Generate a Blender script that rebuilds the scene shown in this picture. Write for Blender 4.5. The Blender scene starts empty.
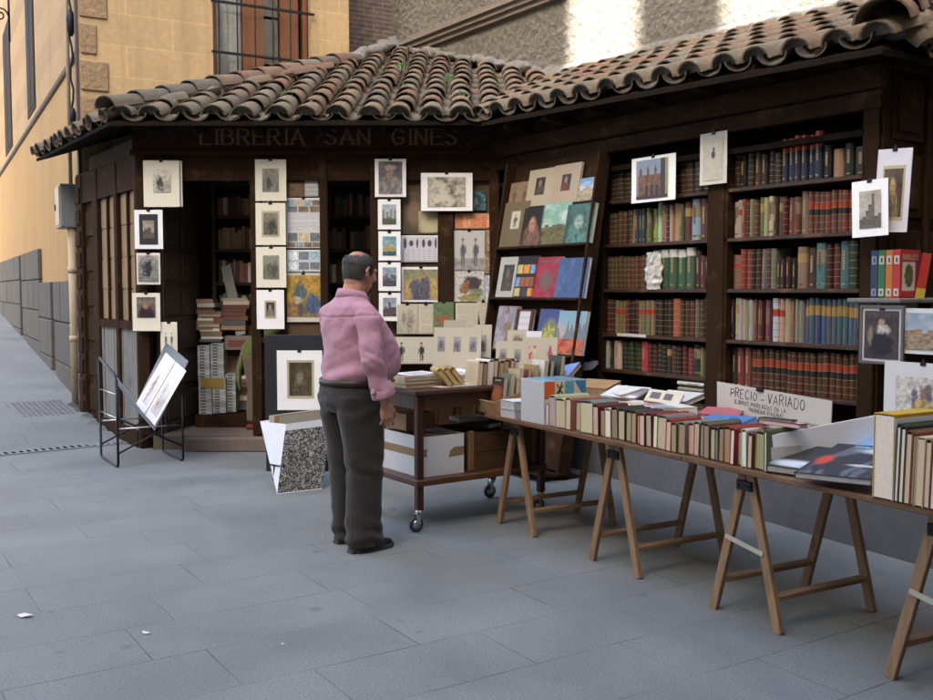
import bpy, math, random
from mathutils import Vector, Matrix, noise as mnoise

# ------------------------------------------------------------------ scene, camera, light
SC = bpy.context.scene
COL = SC.collection
R = math.radians
F_PX = 980.0                      # focal length in photograph pixels (933 wide)
PITCH = R(3.5)
EYE = 1.5
cam_d = bpy.data.cameras.new('camera')
cam = bpy.data.objects.new('camera', cam_d)
COL.objects.link(cam)
cam.location = (0, 0, EYE)
cam.rotation_euler = (R(90) - PITCH, 0, 0)
cam_d.sensor_width = 36.0
cam_d.lens = 36.0 * F_PX / 933.0
cam_d.clip_start = 0.05
cam_d.clip_end = 2000
SC.camera = cam

SUN_EL = R(33)
SUN_DIR = Vector((-0.55, -0.835, 0)).normalized()      # horizontal direction towards the sun
to_sun = Vector((SUN_DIR.x * math.cos(SUN_EL), SUN_DIR.y * math.cos(SUN_EL), math.sin(SUN_EL)))
world = bpy.data.worlds.new('World')
SC.world = world
world.use_nodes = True
wn = world.node_tree
wn.nodes.clear()
w_out = wn.nodes.new('ShaderNodeOutputWorld')
w_bg = wn.nodes.new('ShaderNodeBackground')
w_sky = wn.nodes.new('ShaderNodeTexSky')
w_sky.sky_type = 'NISHITA'
w_sky.sun_disc = False
w_sky.sun_elevation = SUN_EL
w_sky.sun_rotation = math.atan2(to_sun.x, to_sun.y)
w_sky.air_density = 1.0
w_sky.dust_density = 4.0
w_sky.ozone_density = 0.6
w_bg.inputs['Strength'].default_value = 0.12
wn.links.new(w_sky.outputs[0], w_bg.inputs[0])
wn.links.new(w_bg.outputs[0], w_out.inputs[0])
sun_d = bpy.data.lights.new('sun', 'SUN')
sun_d.energy = 5.0
sun_d.angle = R(0.4)
sun_d.color = (1.0, 0.97, 0.92)
sun = bpy.data.objects.new('sun', sun_d)
COL.objects.link(sun)
sun.rotation_euler = to_sun.to_track_quat('Z', 'Y').to_euler()
sun.location = (-10, -10, 30)
SC.view_settings.view_transform = 'Standard'
SC.view_settings.look = 'None'
SC.view_settings.gamma = 1.0
SC.view_settings.use_curve_mapping = False
SC.view_settings.exposure = 3.15
SC.cycles.use_denoising = True
SC.cycles.max_bounces = 8
SC.cycles.diffuse_bounces = 5
SC.cycles.glossy_bounces = 3
SC.cycles.transmission_bounces = 4
SC.cycles.sample_clamp_indirect = 6.0

# ------------------------------------------------------------------ places: photograph rays met with real planes
CP, SP = math.cos(PITCH), math.sin(PITCH)
def ray(u, v):
    x = (u - 466.5) / F_PX; y = (350.0 - v) / F_PX
    return Vector((x, CP + y * SP, -SP + y * CP))
def on_y(u, v, Y):
    d = ray(u, v); return Vector((0, 0, EYE)) + d * (Y / d.y)
def on_z(u, v, z):
    d = ray(u, v); return Vector((0, 0, EYE)) + d * ((z - EYE) / d.z)
C0 = Vector((0.3, 9.2, 0))                                   # where the two wings of the shop meet
WD = Vector((math.sin(R(35)), -math.cos(R(35)), 0))           # along the long wing, towards the viewer
WE = Vector((math.cos(R(35)), math.sin(R(35)), 0))            # into the long wing
W_ROT = R(-55)
def wing(t, s, z):
    p = C0 + WD * t + WE * s; return Vector((p.x, p.y, z))
def on_wing(u, v, s=0.0):
    d = ray(u, v); o = Vector((0, 0, EYE))
    k = (s - (o - C0).dot(WE)) / d.dot(WE)
    p = o + d * k
    return (p - C0).dot(WD), p.z
T0 = wing(2.45, -1.87, 0); T0.z = 0                           # front corner of the trestle tables
T_ROT = R(-60.5)
TX = Vector((math.cos(T_ROT), math.sin(T_ROT), 0)); TY = Vector((-math.sin(T_ROT), math.cos(T_ROT), 0))
def tab(x, y, z):
    p = T0 + TX * x + TY * y; return Vector((p.x, p.y, z))
def on_tab(u, v, z=0.72):
    p = on_z(u, v, z) - T0
    return p.dot(TX), p.dot(TY)
def on_taby(u, v, y=0.0):
    d = ray(u, v); o = Vector((0, 0, EYE))
    k = (y - (o - T0).dot(TY)) / d.dot(TY)
    p = o + d * k
    return (p - T0).dot(TX), p.z

# ------------------------------------------------------------------ helpers
def lin(r, g, b):
    f = lambda c: (c / 255 / 12.92) if c / 255 <= 0.04045 else ((c / 255 + 0.055) / 1.055) ** 2.4
    return (f(r), f(g), f(b))
def mixc(a, b, k): return tuple(a[i] * (1 - k) + b[i] * k for i in range(3))
def scl(a, k): return tuple(c * k for c in a)

class MB:
    """collects faces; build() links them as one mesh object"""
    def __init__(s): s.v = []; s.f = []; s.c = []; s.m = []; s.sm = []; s.col = None; s.mi = 0; s.smooth = False; s.vc = {}
    def face(s, idx, col=None, mi=None):
        s.f.append(tuple(idx)); s.c.append(col if col is not None else s.col); s.m.append(s.mi if mi is None else mi); s.sm.append(s.smooth)
    def add(s, pts):
        n = len(s.v); s.v.extend(Vector(p) for p in pts); return n
    def poly(s, pts, col=None, mi=None):
        n = s.add(pts); s.face(range(n, n + len(pts)), col, mi)
    def box(s, lo, hi, M=None, col=None, mi=None, bev=0.0, top=None):
        x0, y0, z0 = lo; x1, y1, z1 = hi
        if bev <= 0:
            P = [(x0, y0, z0), (x1, y0, z0), (x1, y1, z0), (x0, y1, z0), (x0, y0, z1), (x1, y0, z1), (x1, y1, z1), (x0, y1, z1)]
            FS = [(0, 3, 2, 1), (4, 5, 6, 7), (0, 1, 5, 4), (1, 2, 6, 5), (2, 3, 7, 6), (3, 0, 4, 7)]
        else:
            b = min(bev, (x1 - x0) * .45, (y1 - y0) * .45, (z1 - z0) * .45)
            P = []; FS = []
            def ring(z, i):
                k = len(P)
                P.extend([(x0 + i, y0 + b, z), (x0 + b, y0 + i, z), (x1 - b, y0 + i, z), (x1 - i, y0 + b, z), (x1 - i, y1 - b, z), (x1 - b, y1 - i, z), (x0 + b, y1 - i, z), (x0 + i, y1 - b, z)]); return k
            def ringin(z):
                k = len(P); P.extend([(x0 + b, y0 + b, z), (x1 - b, y0 + b, z), (x1 - b, y1 - b, z), (x0 + b, y1 - b, z)]); return k
            a = ringin(z0); r0 = ring(z0 + b, 0); r1 = ring(z1 - b, 0); t = ringin(z1)
            FS.append((a + 3, a + 2, a + 1, a)); FS.append((t, t + 1, t + 2, t + 3))
            for i in range(8): FS.append((r0 + i, r0 + (i + 1) % 8, r1 + (i + 1) % 8, r1 + i))
            cm = {0: 0, 1: 0, 2: 1, 3: 1, 4: 2, 5: 2, 6: 3, 7: 3}
            for i in range(8):
                j = (i + 1) % 8
                if cm[i] == cm[j]:
                    FS.append((a + cm[i], r0 + j, r0 + i)); FS.append((t + cm[i], r1 + i, r1 + j))
                else:
                    FS.append((a + cm[i], a + cm[j], r0 + j, r0 + i)); FS.append((t + cm[j], t + cm[i], r1 + i, r1 + j))
        n = s.add([M @ Vector(p) for p in P] if M is not None else P)
        for k, f in enumerate(FS):
            s.face([n + i for i in f], top if (top is not None and k == 1) else col, mi)
    def bar(s, a, b, w, h, up=(0, 0, 1), col=None, mi=None, bev=0.0):
        """square bar from a to b"""
        a = Vector(a); b = Vector(b); d = b - a; L = d.length; z = d.normalized(); u = Vector(up)
        if abs(z.dot(u)) > .98: u = Vector((1, 0, 0))
        x = u.cross(z).normalized(); y = z.cross(x)
        M = Matrix(((x.x, y.x, z.x, a.x), (x.y, y.y, z.y, a.y), (x.z, y.z, z.z, a.z), (0, 0, 0, 1)))
        s.box((-w / 2, -h / 2, 0), (w / 2, h / 2, L), M, col, mi, bev)
    def loft(s, rings, cap=True, col=None, mi=None, closed=True):
        n = len(rings[0]); ids = [s.add(r) for r in rings]
        for a, b in zip(ids[:-1], ids[1:]):
            for i in range(n if closed else n - 1):
                j = (i + 1) % n; s.face((a + i, a + j, b + j, b + i), col, mi)
        if cap:
            s.face([ids[0] + i for i in reversed(range(n))], col, mi); s.face([ids[-1] + i for i in range(n)], col, mi)
    def tube(s, pts, rad, n=8, col=None, mi=None, round_ends=False, flat=1.0, upv=None):
        pts = [Vector(p) for p in pts]
        rad = list(rad) if hasattr(rad, '__len__') else [rad] * len(pts)
        if round_ends:
            d0 = (pts[0] - pts[1]).normalized(); d1 = (pts[-1] - pts[-2]).normalized()
            A = [pts[0] + d0 * rad[0] * k for k in (.95, .75, .4)]; B = [pts[-1] + d1 * rad[-1] * k for k in (.4, .75, .95)]
            ra = [rad[0] * math.sqrt(max(.01, 1 - k * k)) for k in (.95, .75, .4)]; rb = [rad[-1] * math.sqrt(max(.01, 1 - k * k)) for k in (.4, .75, .95)]
            pts = A + pts + B; rad = ra + rad + rb
        rings = []; px = None
        for i, p in enumerate(pts):
            d = (pts[min(i + 1, len(pts) - 1)] - pts[max(i - 1, 0)]).normalized()
            if px is None:
                u = Vector(upv) if upv else (Vector((0, 0, 1)) if abs(d.z) < .9 else Vector((0, 1, 0)))
                px = (u - d * u.dot(d)).normalized()
            else:
                px = (px - d * px.dot(d)).normalized()
            py = d.cross(px)
            rings.append([p + (px * math.cos(2 * math.pi * k / n) + py * math.sin(2 * math.pi * k / n) * flat) * rad[i] for k in range(n)])
        s.loft(rings, True, col, mi)
    def ell(s, c, r, M=None, nu=14, nv=9, col=None, mi=None):
        c = Vector(c); rings = []
        for j in range(1, nv):
            th = math.pi * j / nv
            rings.append([Vector((r[0] * math.sin(th) * math.cos(2 * math.pi * i / nu), r[1] * math.sin(th) * math.sin(2 * math.pi * i / nu), -r[2] * math.cos(th))) for i in range(nu)])
        rings = [[(M @ p if M else p) + c for p in r_] for r_ in rings]
        s.loft(rings, True, col, mi)
    def build(s, name, mats, parent=None, loc=None, rot=None, M=None):
        me = bpy.data.meshes.new(name)
        me.from_pydata([tuple(p) for p in s.v], [], s.f)
        mats = mats if isinstance(mats, (list, tuple)) else [mats]
        for m in mats: me.materials.append(m)
        if max(s.m, default=0): me.polygons.foreach_set('material_index', s.m)
        if any(s.sm): me.polygons.foreach_set('use_smooth', s.sm)
        if s.vc or any(c is not None for c in s.c):
            at = me.color_attributes.new('Col', 'FLOAT_COLOR', 'CORNER')
            buf = []
            for p, c in zip(s.f, s.c):
                for vi in p:
                    q = s.vc.get(vi, c)
                    if q is None: buf.extend((0.5, 0.5, 0.5, 0.0))
                    else: buf.extend((q[0], q[1], q[2], 1.0))
            at.data.foreach_set('color', buf)
        me.update()
        o = bpy.data.objects.new(name, me)
        COL.objects.link(o)
        if parent is not None: o.parent = parent
        if loc is not None: o.location = loc
        if rot is not None: o.rotation_euler = rot
        if M is not None: o.matrix_local = M
        return o

def tag(o, label=None, cat=None, group=None, kind=None):
    if label: o['label'] = label
    if cat: o['category'] = cat
    if group: o['group'] = group
    if kind: o['kind'] = kind
    return o
def thing(name, label, cat, loc=(0, 0, 0), rz=0.0, group=None):
    o = bpy.data.objects.new(name, None); COL.objects.link(o)
    o.location = loc; o.rotation_euler = (0, 0, rz); o.empty_display_size = .1
    return tag(o, label, cat, group)
def RZ(a, loc=(0, 0, 0)): return Matrix.Translation(loc) @ Matrix.Rotation(a, 4, 'Z')

def organic(mb, name, mat, parent, voxel, smooth=6, wrinkle=None, fac=.5):
    """one continuous skin grown over overlapping volumes"""
    me = bpy.data.meshes.new('tmp'); me.from_pydata([tuple(p) for p in mb.v], [], mb.f)
    o = bpy.data.objects.new('tmp', me); COL.objects.link(o)
    r = o.modifiers.new('r', 'REMESH'); r.mode = 'VOXEL'; r.voxel_size = voxel
    if smooth: s = o.modifiers.new('s', 'SMOOTH'); s.factor = fac; s.iterations = smooth
    dg = bpy.context.evaluated_depsgraph_get(); dg.update()
    m2 = bpy.data.meshes.new_from_object(o.evaluated_get(dg)); m2.name = name
    bpy.data.objects.remove(o); bpy.data.meshes.remove(me)
    if wrinkle:
        nr = [v.normal.copy() for v in m2.vertices]
        for v, n in zip(m2.vertices, nr): v.co += n * wrinkle(v.co, n)
    m2.materials.clear(); m2.materials.append(mat)
    m2.polygons.foreach_set('use_smooth', [True] * len(m2.polygons)); m2.update()
    ob = bpy.data.objects.new(name, m2); COL.objects.link(ob)
    if parent: ob.parent = parent
    return ob

# ------------------------------------------------------------------ materials
class NT:
    def __init__(s, name):
        s.m = bpy.data.materials.new(name); s.m.use_nodes = True; s.t = s.m.node_tree; s.n = s.t.nodes
        s.b = s.n['Principled BSDF']; s.b.inputs['Specular IOR Level'].default_value = .3
    def new(s, ty, **kw):
        x = s.n.new(ty)
        for k, v in kw.items(): setattr(x, k, v)
        return x
    def link(s, a, b): s.t.links.new(a, b)
    def coord(s, kind='Object', scale=(1, 1, 1), rot=(0, 0, 0)):
        c = s.new('ShaderNodeTexCoord'); mp = s.new('ShaderNodeMapping')
        mp.inputs['Scale'].default_value = scale; mp.inputs['Rotation'].default_value = rot
        s.link(c.outputs[kind], mp.inputs[0]); return mp.outputs[0]
    def pos(s, scale=(1, 1, 1), rot=(0, 0, 0)):
        c = s.new('ShaderNodeNewGeometry'); mp = s.new('ShaderNodeMapping')
        mp.inputs['Scale'].default_value = scale; mp.inputs['Rotation'].default_value = rot
        s.link(c.outputs['Position'], mp.inputs[0]); return mp.outputs[0]
    def noise(s, vec, scale, detail=4, rough=.55, dist=0.0):
        x = s.new('ShaderNodeTexNoise'); x.inputs['Scale'].default_value = scale; x.inputs['Detail'].default_value = detail
        x.inputs['Roughness'].default_value = rough; x.inputs['Distortion'].default_value = dist
        s.link(vec, x.inputs['Vector']); return x.outputs['Fac']
    def ramp(s, fac, stops):
        r = s.new('ShaderNodeValToRGB'); e = r.color_ramp.elements
        while len(e) < len(stops): e.new(.5)
        for k, (p, c) in enumerate(stops):
            e[k].position = p; e[k].color = (c, c, c, 1) if not hasattr(c, '__len__') else (c[0], c[1], c[2], 1)
        s.link(fac, r.inputs[0]); return r.outputs[0]
    def mix(s, fac, a, b, mode='MIX'):
        x = s.new('ShaderNodeMix', data_type='RGBA', blend_type=mode)
        for sock, val in ((x.inputs[0], fac), (x.inputs[6], a), (x.inputs[7], b)):
            if isinstance(val, (int, float)): sock.default_value = val
            elif isinstance(val, tuple): sock.default_value = (val[0], val[1], val[2], 1)
            else: s.link(val, sock)
        return x.outputs[2]
    def math(s, op, a, b=None):
        x = s.new('ShaderNodeMath', operation=op)
        for sock, val in ((x.inputs[0], a), (x.inputs[1], b)):
            if val is None: continue
            if isinstance(val, (int, float)): sock.default_value = val
            else: s.link(val, sock)
        return x.outputs[0]
    def bump(s, h, strength=.3, dist=.01):
        x = s.new('ShaderNodeBump'); x.inputs['Strength'].default_value = strength; x.inputs['Distance'].default_value = dist
        s.link(h, x.inputs['Height']); s.link(x.outputs[0], s.b.inputs['Normal'])
    def col(s, c):
        if isinstance(c, tuple): s.b.inputs['Base Color'].default_value = (c[0], c[1], c[2], 1)
        else: s.link(c, s.b.inputs['Base Color'])
    def rough(s, r):
        if isinstance(r, (int, float)): s.b.inputs['Roughness'].default_value = r
        else: s.link(r, s.b.inputs['Roughness'])
    def attr(s):
        a = s.new('ShaderNodeVertexColor'); a.layer_name = 'Col'; return a

def mat_plain(name, c, rough=.6, var=.25, scale=12, bump=.1, metal=0.0, bscale=None, spec=.3):
    n = NT(name); v = n.coord()
    f = n.noise(v, scale, 5)
    n.col(n.mix(f, scl(c, 1 - var), scl(c, 1 + var)))
    n.rough(rough); n.b.inputs['Metallic'].default_value = metal; n.b.inputs['Specular IOR Level'].default_value = spec
    if bump: n.bump(n.noise(v, bscale or scale * 4, 4), bump, .005)
    return n.m
def mat_wood(name, c, rough=.5, axis=2, var=.45, scale=1.0, worn=None, spec=.3):
    n = NT(name)
    st = [26 * scale] * 3; st[axis] = 1.6 * scale
    v = n.coord(scale=tuple(st))
    f = n.noise(v, 1.6, 6, .6, .6)
    big = n.noise(n.coord(), 2.2, 3)
    base = n.mix(f, scl(c, 1 - var), scl(c, 1 + var))
    base = n.mix(n.ramp(big, [(.3, .0), (.75, .55)]), base, scl(c, .62))
    if worn:
        w = n.ramp(n.noise(n.pos(), 5.5, 6, .7), [(.56, 0.0), (.74, 1.0)])
        base = n.mix(w, base, worn)
    kn = n.new('ShaderNodeTexVoronoi'); kn.inputs['Scale'].default_value = 1.0; sk = [9.0] * 3; sk[axis] = 2.6; n.link(n.coord(scale=tuple(sk)), kn.inputs['Vector'])
    base = n.mix(n.ramp(kn.outputs['Distance'], [(.06, .75), (.16, 0.0)]), base, scl(c, .38))
    n.col(base); n.rough(rough); n.b.inputs['Specular IOR Level'].default_value = spec
    n.bump(f, .35, .005)
    return n.m
def mat_vcol(name, rough=.6, var=.18, scale=30, bump=.0, spec=.3, coat=0.0):
    """paint or print whose own colours are stored on the mesh"""
    n = NT(name); a = n.attr(); v = n.coord()
    f = n.noise(v, scale, 4)
    n.col(n.mix(1.0, a.outputs['Color'], n.mix(f, (1 - var,) * 3, (1 + var * .6,) * 3), 'MULTIPLY'))
    n.rough(rough); n.b.inputs['Specular IOR Level'].default_value = spec
    n.b.inputs['Coat Weight'].default_value = coat
    if bump: n.bump(f, bump, .004)
    return n.m
def mat_cover(name, rough=.5, var=.35):
    """binding cloth or leather: the colour of each book, marks of its own on the mesh"""
    n = NT(name); a = n.attr(); oi = n.new('ShaderNodeObjectInfo')
    v = n.coord(scale=(60, 14, 9))
    c = n.new('ShaderNodeCombineXYZ'); n.link(oi.outputs['Random'], c.inputs[0]); n.link(oi.outputs['Random'], c.inputs[2])
    add = n.new('ShaderNodeVectorMath', operation='MULTIPLY_ADD')
    n.link(c.outputs[0], add.inputs[0]); add.inputs[1].default_value = (40, 40, 40); n.link(v, add.inputs[2])
    f = n.noise(add.outputs[0], .55, 5, .65)
    base = n.mix(a.outputs['Alpha'], oi.outputs['Color'], a.outputs['Color'])
    base = n.mix(1.0, base, n.mix(f, (1 - var,) * 3, (1 + var,) * 3), 'MULTIPLY')
    worn = n.ramp(f, [(.60, 0.0), (.78, .30)])
    n.col(n.mix(worn, base, (.28, .20, .13)))
    n.rough(rough); n.bump(f, .2, .002)
    return n.m

DARKWOOD = (.033, .0185, .0105)
M_DARK = mat_wood('dark_stained_wood', DARKWOOD, .75, 2, worn=(.085, .048, .026), spec=.03)
M_DARKH = mat_wood('dark_stained_wood_along', DARKWOOD, .75, 0, worn=(.085, .048, .026), spec=.03)
M_SHELF = mat_wood('shelf_wood', (.050, .024, .012), .5, 0, worn=(.17, .085, .038))
M_NEARBLACK = mat_plain('near_black_boards', (.015, .011, .008), .9, .4, 6, spec=.02)  # one near-black tone for case backs, openings and roof boarding
M_PINE = mat_wood('weathered_pine', (.25, .155, .088), .7, 2, .55, 1.2, worn=(.13, .085, .055))
M_PINEH = mat_wood('weathered_pine_along', (.215, .118, .058), .6, 0, .35, 1.2, worn=(.13, .08, .045))
M_REDWOOD = mat_wood('red_brown_wood', (.060, .024, .013), .38, 2, .4, 1.0, worn=(.10, .05, .03))
M_REDWOODH = mat_wood('red_brown_wood_along', (.11, .045, .022), .4, 0, .4, 1.0, worn=(.16, .09, .05))
M_GREYWOOD = mat_wood('grey_weathered_planks', (.17, .165, .155), .75, 2, .4, 1.0, worn=(.09, .085, .08))
M_BROWNPANE = mat_wood('brown_papered_boards', (.24, .16, .085), .7, 2, .45, .6, worn=(.28, .19, .11))
M_PAPER = mat_vcol('paper', .65, .06, 14)
M_PRINT = mat_vcol('printed_paper', .42, .16, 70, spec=.4)
M_GLOSSY = mat_vcol('glossy_printed_card', .42, .14, 40, spec=.28)
M_COVER = mat_cover('book_cover')
M_PAGES = mat_vcol('page_edges', .8, .16, 55)
M_IRON = mat_plain('black_iron', (.012, .012, .014), .45, .4, 20, .15, .3)
M_CHROME = mat_plain('scuffed_chrome', (.55, .55, .55), .25, .15, 30, 0, 1.0)
M_RUBBER = mat_plain('grey_rubber', (.05, .05, .05), .7)
M_CARD = mat_plain('white_cardboard', (.62, .61, .60), .75, .08, 9, .05)
M_TAPE = mat_plain('brown_tape', (.27, .17, .085), .35, .15, 12, .05)
M_BROWNCARD = mat_plain('brown_cardboard', (.28, .17, .09), .75, .2, 9, .05)
M_BLACKBOARD = mat_plain('black_board', (.018, .019, .023), .6, .25, 8, .05)
M_VC = mat_vcol('painted', .55, .2, 25, .05)
# ------------------------------------------------------------------ setting materials
def mat_ground():
    n = NT('granite_slabs'); v = n.pos(rot=(0, 0, R(-33)))
    br = n.new('ShaderNodeTexBrick'); n.link(v, br.inputs['Vector'])
    br.offset = .37; br.offset_frequency = 2; br.squash = 1.35; br.squash_frequency = 3
    br.inputs['Scale'].default_value = 1.0; br.inputs['Mortar Size'].default_value = .0035; br.inputs['Mortar Smooth'].default_value = .3
    br.inputs['Brick Width'].default_value = .78; br.inputs['Row Height'].default_value = .44; br.inputs['Bias'].default_value = 0.0
    br.inputs['Color1'].default_value = (.176, .186, .180, 1); br.inputs['Color2'].default_value = (.189, .200, .194, 1); br.inputs['Mortar'].default_value = (.16, .17, .17, 1)
    p = n.pos()
    grain = n.noise(p, 105, 3, .8)
    c = n.mix(1.0, br.outputs['Color'], n.ramp(grain, [(.30, .58), (.70, 1.34)]), 'MULTIPLY')
    blot = n.noise(p, 1.1, 6, .62, .4)
    c = n.mix(1.0, c, n.ramp(blot, [(.28, .76), (.66, 1.10)]), 'MULTIPLY')
    # joints: open and dark in places, filled in others
    jopen = n.ramp(n.noise(p, 1.7, 3), [(.42, .06), (.62, .9)])
    c = n.mix(n.math('MULTIPLY', br.outputs['Fac'], jopen), c, (.055, .057, .06))
    spots = n.ramp(n.noise(p, 4.6, 2, .4), [(.755, 0.0), (.775, .75)])
    c = n.mix(spots, c, (.10, .105, .11))
    gum = n.new('ShaderNodeTexVoronoi', voronoi_dimensions='2D'); gum.inputs['Scale'].default_value = 1.7
    wob = n.mix(.04, n.pos(), n.new('ShaderNodeTexNoise').outputs['Color'], 'ADD'); n.link(wob, gum.inputs['Vector'])
    sel = n.ramp(n.noise(n.pos(), .9, 2), [(.52, 0.0), (.58, 1.0)])
    c = n.mix(n.math('MULTIPLY', n.ramp(gum.outputs['Distance'], [(.035, .45), (.07, 0.0)]), sel), c, (.075, .08, .085))
    gum2 = n.new('ShaderNodeTexVoronoi', voronoi_dimensions='2D'); gum2.inputs['Scale'].default_value = 4.3; n.link(n.pos(), gum2.inputs['Vector'])
    c = n.mix(n.math('MULTIPLY', n.ramp(gum2.outputs['Distance'], [(.05, .45), (.085, 0.0)]), n.ramp(n.noise(n.pos(), 1.6, 2), [(.58, 0.0), (.63, 1.0)])), c, (.09, .095, .10))
    n.col(c)
    n.rough(n.ramp(blot, [(.3, .55), (.7, .75)]))
    n.bump(n.math('SUBTRACT', grain, n.math('MULTIPLY', br.outputs['Fac'], 1.5)), .22, .003)
    return n.m
M_GROUND = mat_ground()

def mat_render(name, base, lines=None, rot=0.0, bump=.15):
    """painted lime render, with scored false ashlar joints when LINES = (block width, row height)"""
    n = NT(name); v = n.coord()
    blot = n.noise(v, .9, 6, .6); fine = n.noise(v, 14, 5, .6)
    c = n.mix(blot, scl(base, .80), scl(base, 1.14))
    c = n.mix(1.0, c, n.ramp(fine, [(.3, .90), (.7, 1.08)]), 'MULTIPLY')
    streak = n.noise(n.coord(scale=(5, 5, .25)), 1.4, 5, .6)
    c = n.mix(n.ramp(streak, [(.48, 0.0), (.78, .55)]), c, scl(base, .50))
    h = fine
    if lines:
        br = n.new('ShaderNodeTexBrick'); n.link(n.coord(rot=(R(90), 0, 0)), br.inputs['Vector'])
        br.inputs['Scale'].default_value = 1.0; br.inputs['Brick Width'].default_value = lines[0]; br.inputs['Row Height'].default_value = lines[1]
        br.inputs['Mortar Size'].default_value = .008; br.inputs['Mortar Smooth'].default_value = .4
        br.inputs['Color1'].default_value = (.93, .93, .93, 1); br.inputs['Color2'].default_value = (1.05, 1.03, 1.0, 1); br.inputs['Mortar'].default_value = (1.15, 1.15, 1.12, 1)
        c = n.mix(1.0, c, br.outputs['Color'], 'MULTIPLY')
        h = n.math('ADD', fine, n.math('MULTIPLY', br.outputs['Fac'], .8))
    n.col(c); n.rough(.85); n.bump(h, bump, .006)
    return n.m
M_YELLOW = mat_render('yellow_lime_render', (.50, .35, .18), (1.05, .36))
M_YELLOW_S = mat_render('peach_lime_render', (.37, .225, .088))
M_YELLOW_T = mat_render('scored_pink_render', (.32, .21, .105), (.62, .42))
M_TRIM = mat_plain('cream_trim', (.55, .43, .27), .8, .2, 4, .15)
M_OPPOSITE = mat_render('pale_facade_render', (.60, .53, .42))

def mat_rough(name, base, cell=14, bump=.9, dist=.03, streak=0.0):
    n = NT(name); v = n.coord()
    vo = n.new('ShaderNodeTexVoronoi'); vo.inputs['Scale'].default_value = cell; n.link(v, vo.inputs['Vector'])
    f = n.noise(v, cell * 1.3, 6, .7, .5); big = n.noise(v, .8, 5, .6)
    c = n.mix(f, scl(base, .62), scl(base, 1.35))
    c = n.mix(n.ramp(big, [(.35, 0.0), (.75, .6)]), c, scl(base, .7))
    n.col(c); n.rough(.92)
    n.bump(n.math('ADD', f, n.math('MULTIPLY', vo.outputs['Distance'], .6)), bump, dist)
    return n.m
M_STUCCO = mat_rough('rough_cast_stucco', (.27, .24, .19), 12, 1.0, .12)
M_QUOIN = mat_rough('rusticated_stone', (.34, .235, .125), 18, .8, .02)
M_GRANITE = mat_rough('grey_granite_blocks', (.105, .095, .083), 10, .5, .02)
M_PLINTHW = mat_rough('damp_stone_plinth', (.115, .12, .13), 7, .35, .012)
M_MORTAR = mat_rough('grey_lime_mortar', (.20, .19, .165), 18, .9, .02)

def mat_brick():
    n = NT('old_brick'); v = n.coord(rot=(R(90), 0, 0))
    br = n.new('ShaderNodeTexBrick'); n.link(v, br.inputs['Vector'])
    br.inputs['Scale'].default_value = 1.0; br.inputs['Brick Width'].default_value = .28; br.inputs['Row Height'].default_value = .062
    br.inputs['Mortar Size'].default_value = .008; br.inputs['Color1'].default_value = (.19, .12, .085, 1); br.inputs['Color2'].default_value = (.13, .09, .07, 1); br.inputs['Mortar'].default_value = (.22, .19, .155, 1)
    f = n.noise(n.coord(), 9, 5)
    n.col(n.mix(1.0, br.outputs['Color'], n.ramp(f, [(.3, .7), (.7, 1.25)]), 'MULTIPLY')); n.rough(.9)
    n.bump(n.math('SUBTRACT', f, br.outputs['Fac']), .6, .01)
    return n.m
M_BRICK = mat_brick()

def mat_tile():
    n = NT('weathered_roof_tile'); a = n.attr(); v = n.pos()
    f = n.noise(v, 26, 6, .7); big = n.noise(v, 5, 5, .65)
    c = n.mix(1.0, a.outputs['Color'], n.ramp(f, [(.25, .6), (.75, 1.3)]), 'MULTIPLY')
    lich = n.ramp(big, [(.44, 0.0), (.64, .6)])
    c = n.mix(n.math('MULTIPLY', lich, n.ramp(f, [(.35, .3), (.6, 1.0)])), c, (.105, .10, .075))
    pale = n.ramp(n.noise(v, 11, 6, .75), [(.60, 0.0), (.70, .75)])
    c = n.mix(pale, c, (.27, .255, .22))
    moss = n.ramp(n.noise(v, 8, 4, .6), [(.62, 0.0), (.72, .6)])
    c = n.mix(moss, c, (.07, .075, .035))
    n.col(c); n.rough(.88); n.bump(f, .6, .008)
    return n.m
M_TILE = mat_tile()

def mat_glass():
    n = NT('window_glass')
    tr = n.new('ShaderNodeBsdfTransparent'); gl = n.new('ShaderNodeBsdfGlossy'); gl.inputs['Roughness'].default_value = .03
    mx = n.new('ShaderNodeMixShader'); fr = n.new('ShaderNodeFresnel'); fr.inputs['IOR'].default_value = 1.5
    n.link(fr.outputs[0], mx.inputs[0]); n.link(tr.outputs[0], mx.inputs[1]); n.link(gl.outputs[0], mx.inputs[2])
    n.link(mx.outputs[0], n.n['Material Output'].inputs['Surface'])
    return n.m
M_GLASS = mat_glass()
M_CASEMENT = mat_wood('orange_brown_joinery', (.20, .082, .035), .45, 2, .3)

# ------------------------------------------------------------------ ground: one sheet to the horizon, the lane climbs away on one side
STREET = Vector((-.574, .819, 0)); BREAK = 9.87
SIDE_P = Vector((-3.03, 9.2, 0)); SIDE_N = Vector((-.819, -.574, 0))
def ground_z(x, y):
    p = Vector((x, y, 0)); d = p.dot(STREET) - BREAK
    if d <= 0: return 0.0
    lat = (p - SIDE_P).dot(SIDE_N)
    lat += 40.0 * min(1.0, max(0.0, (d - 2.25) / .2))
    m = min(1.0, max(0.0, (lat + .10) / .12))
    return m * (.055 * min(d, 60) + .095 * (1 - math.exp(-d / 1.0)))
def axis(lo, hi, fine_lo, fine_hi, fine):
    a = []; x = fine_lo
    while x < fine_hi + 1e-6: a.append(x); x += fine
    step = fine; x = fine_lo; left = []
    while x > lo: step *= 1.6; x -= step; left.append(max(x, lo))
    step = fine; x = a[-1]; right = []
    while x < hi: step *= 1.6; x += step; right.append(min(x, hi))
    return left[::-1] + a + right
mb = MB(); xs = axis(-300, 300, -9, 3.2, .2); ys = axis(-300, 400, 8.2, 18, .2)
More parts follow.
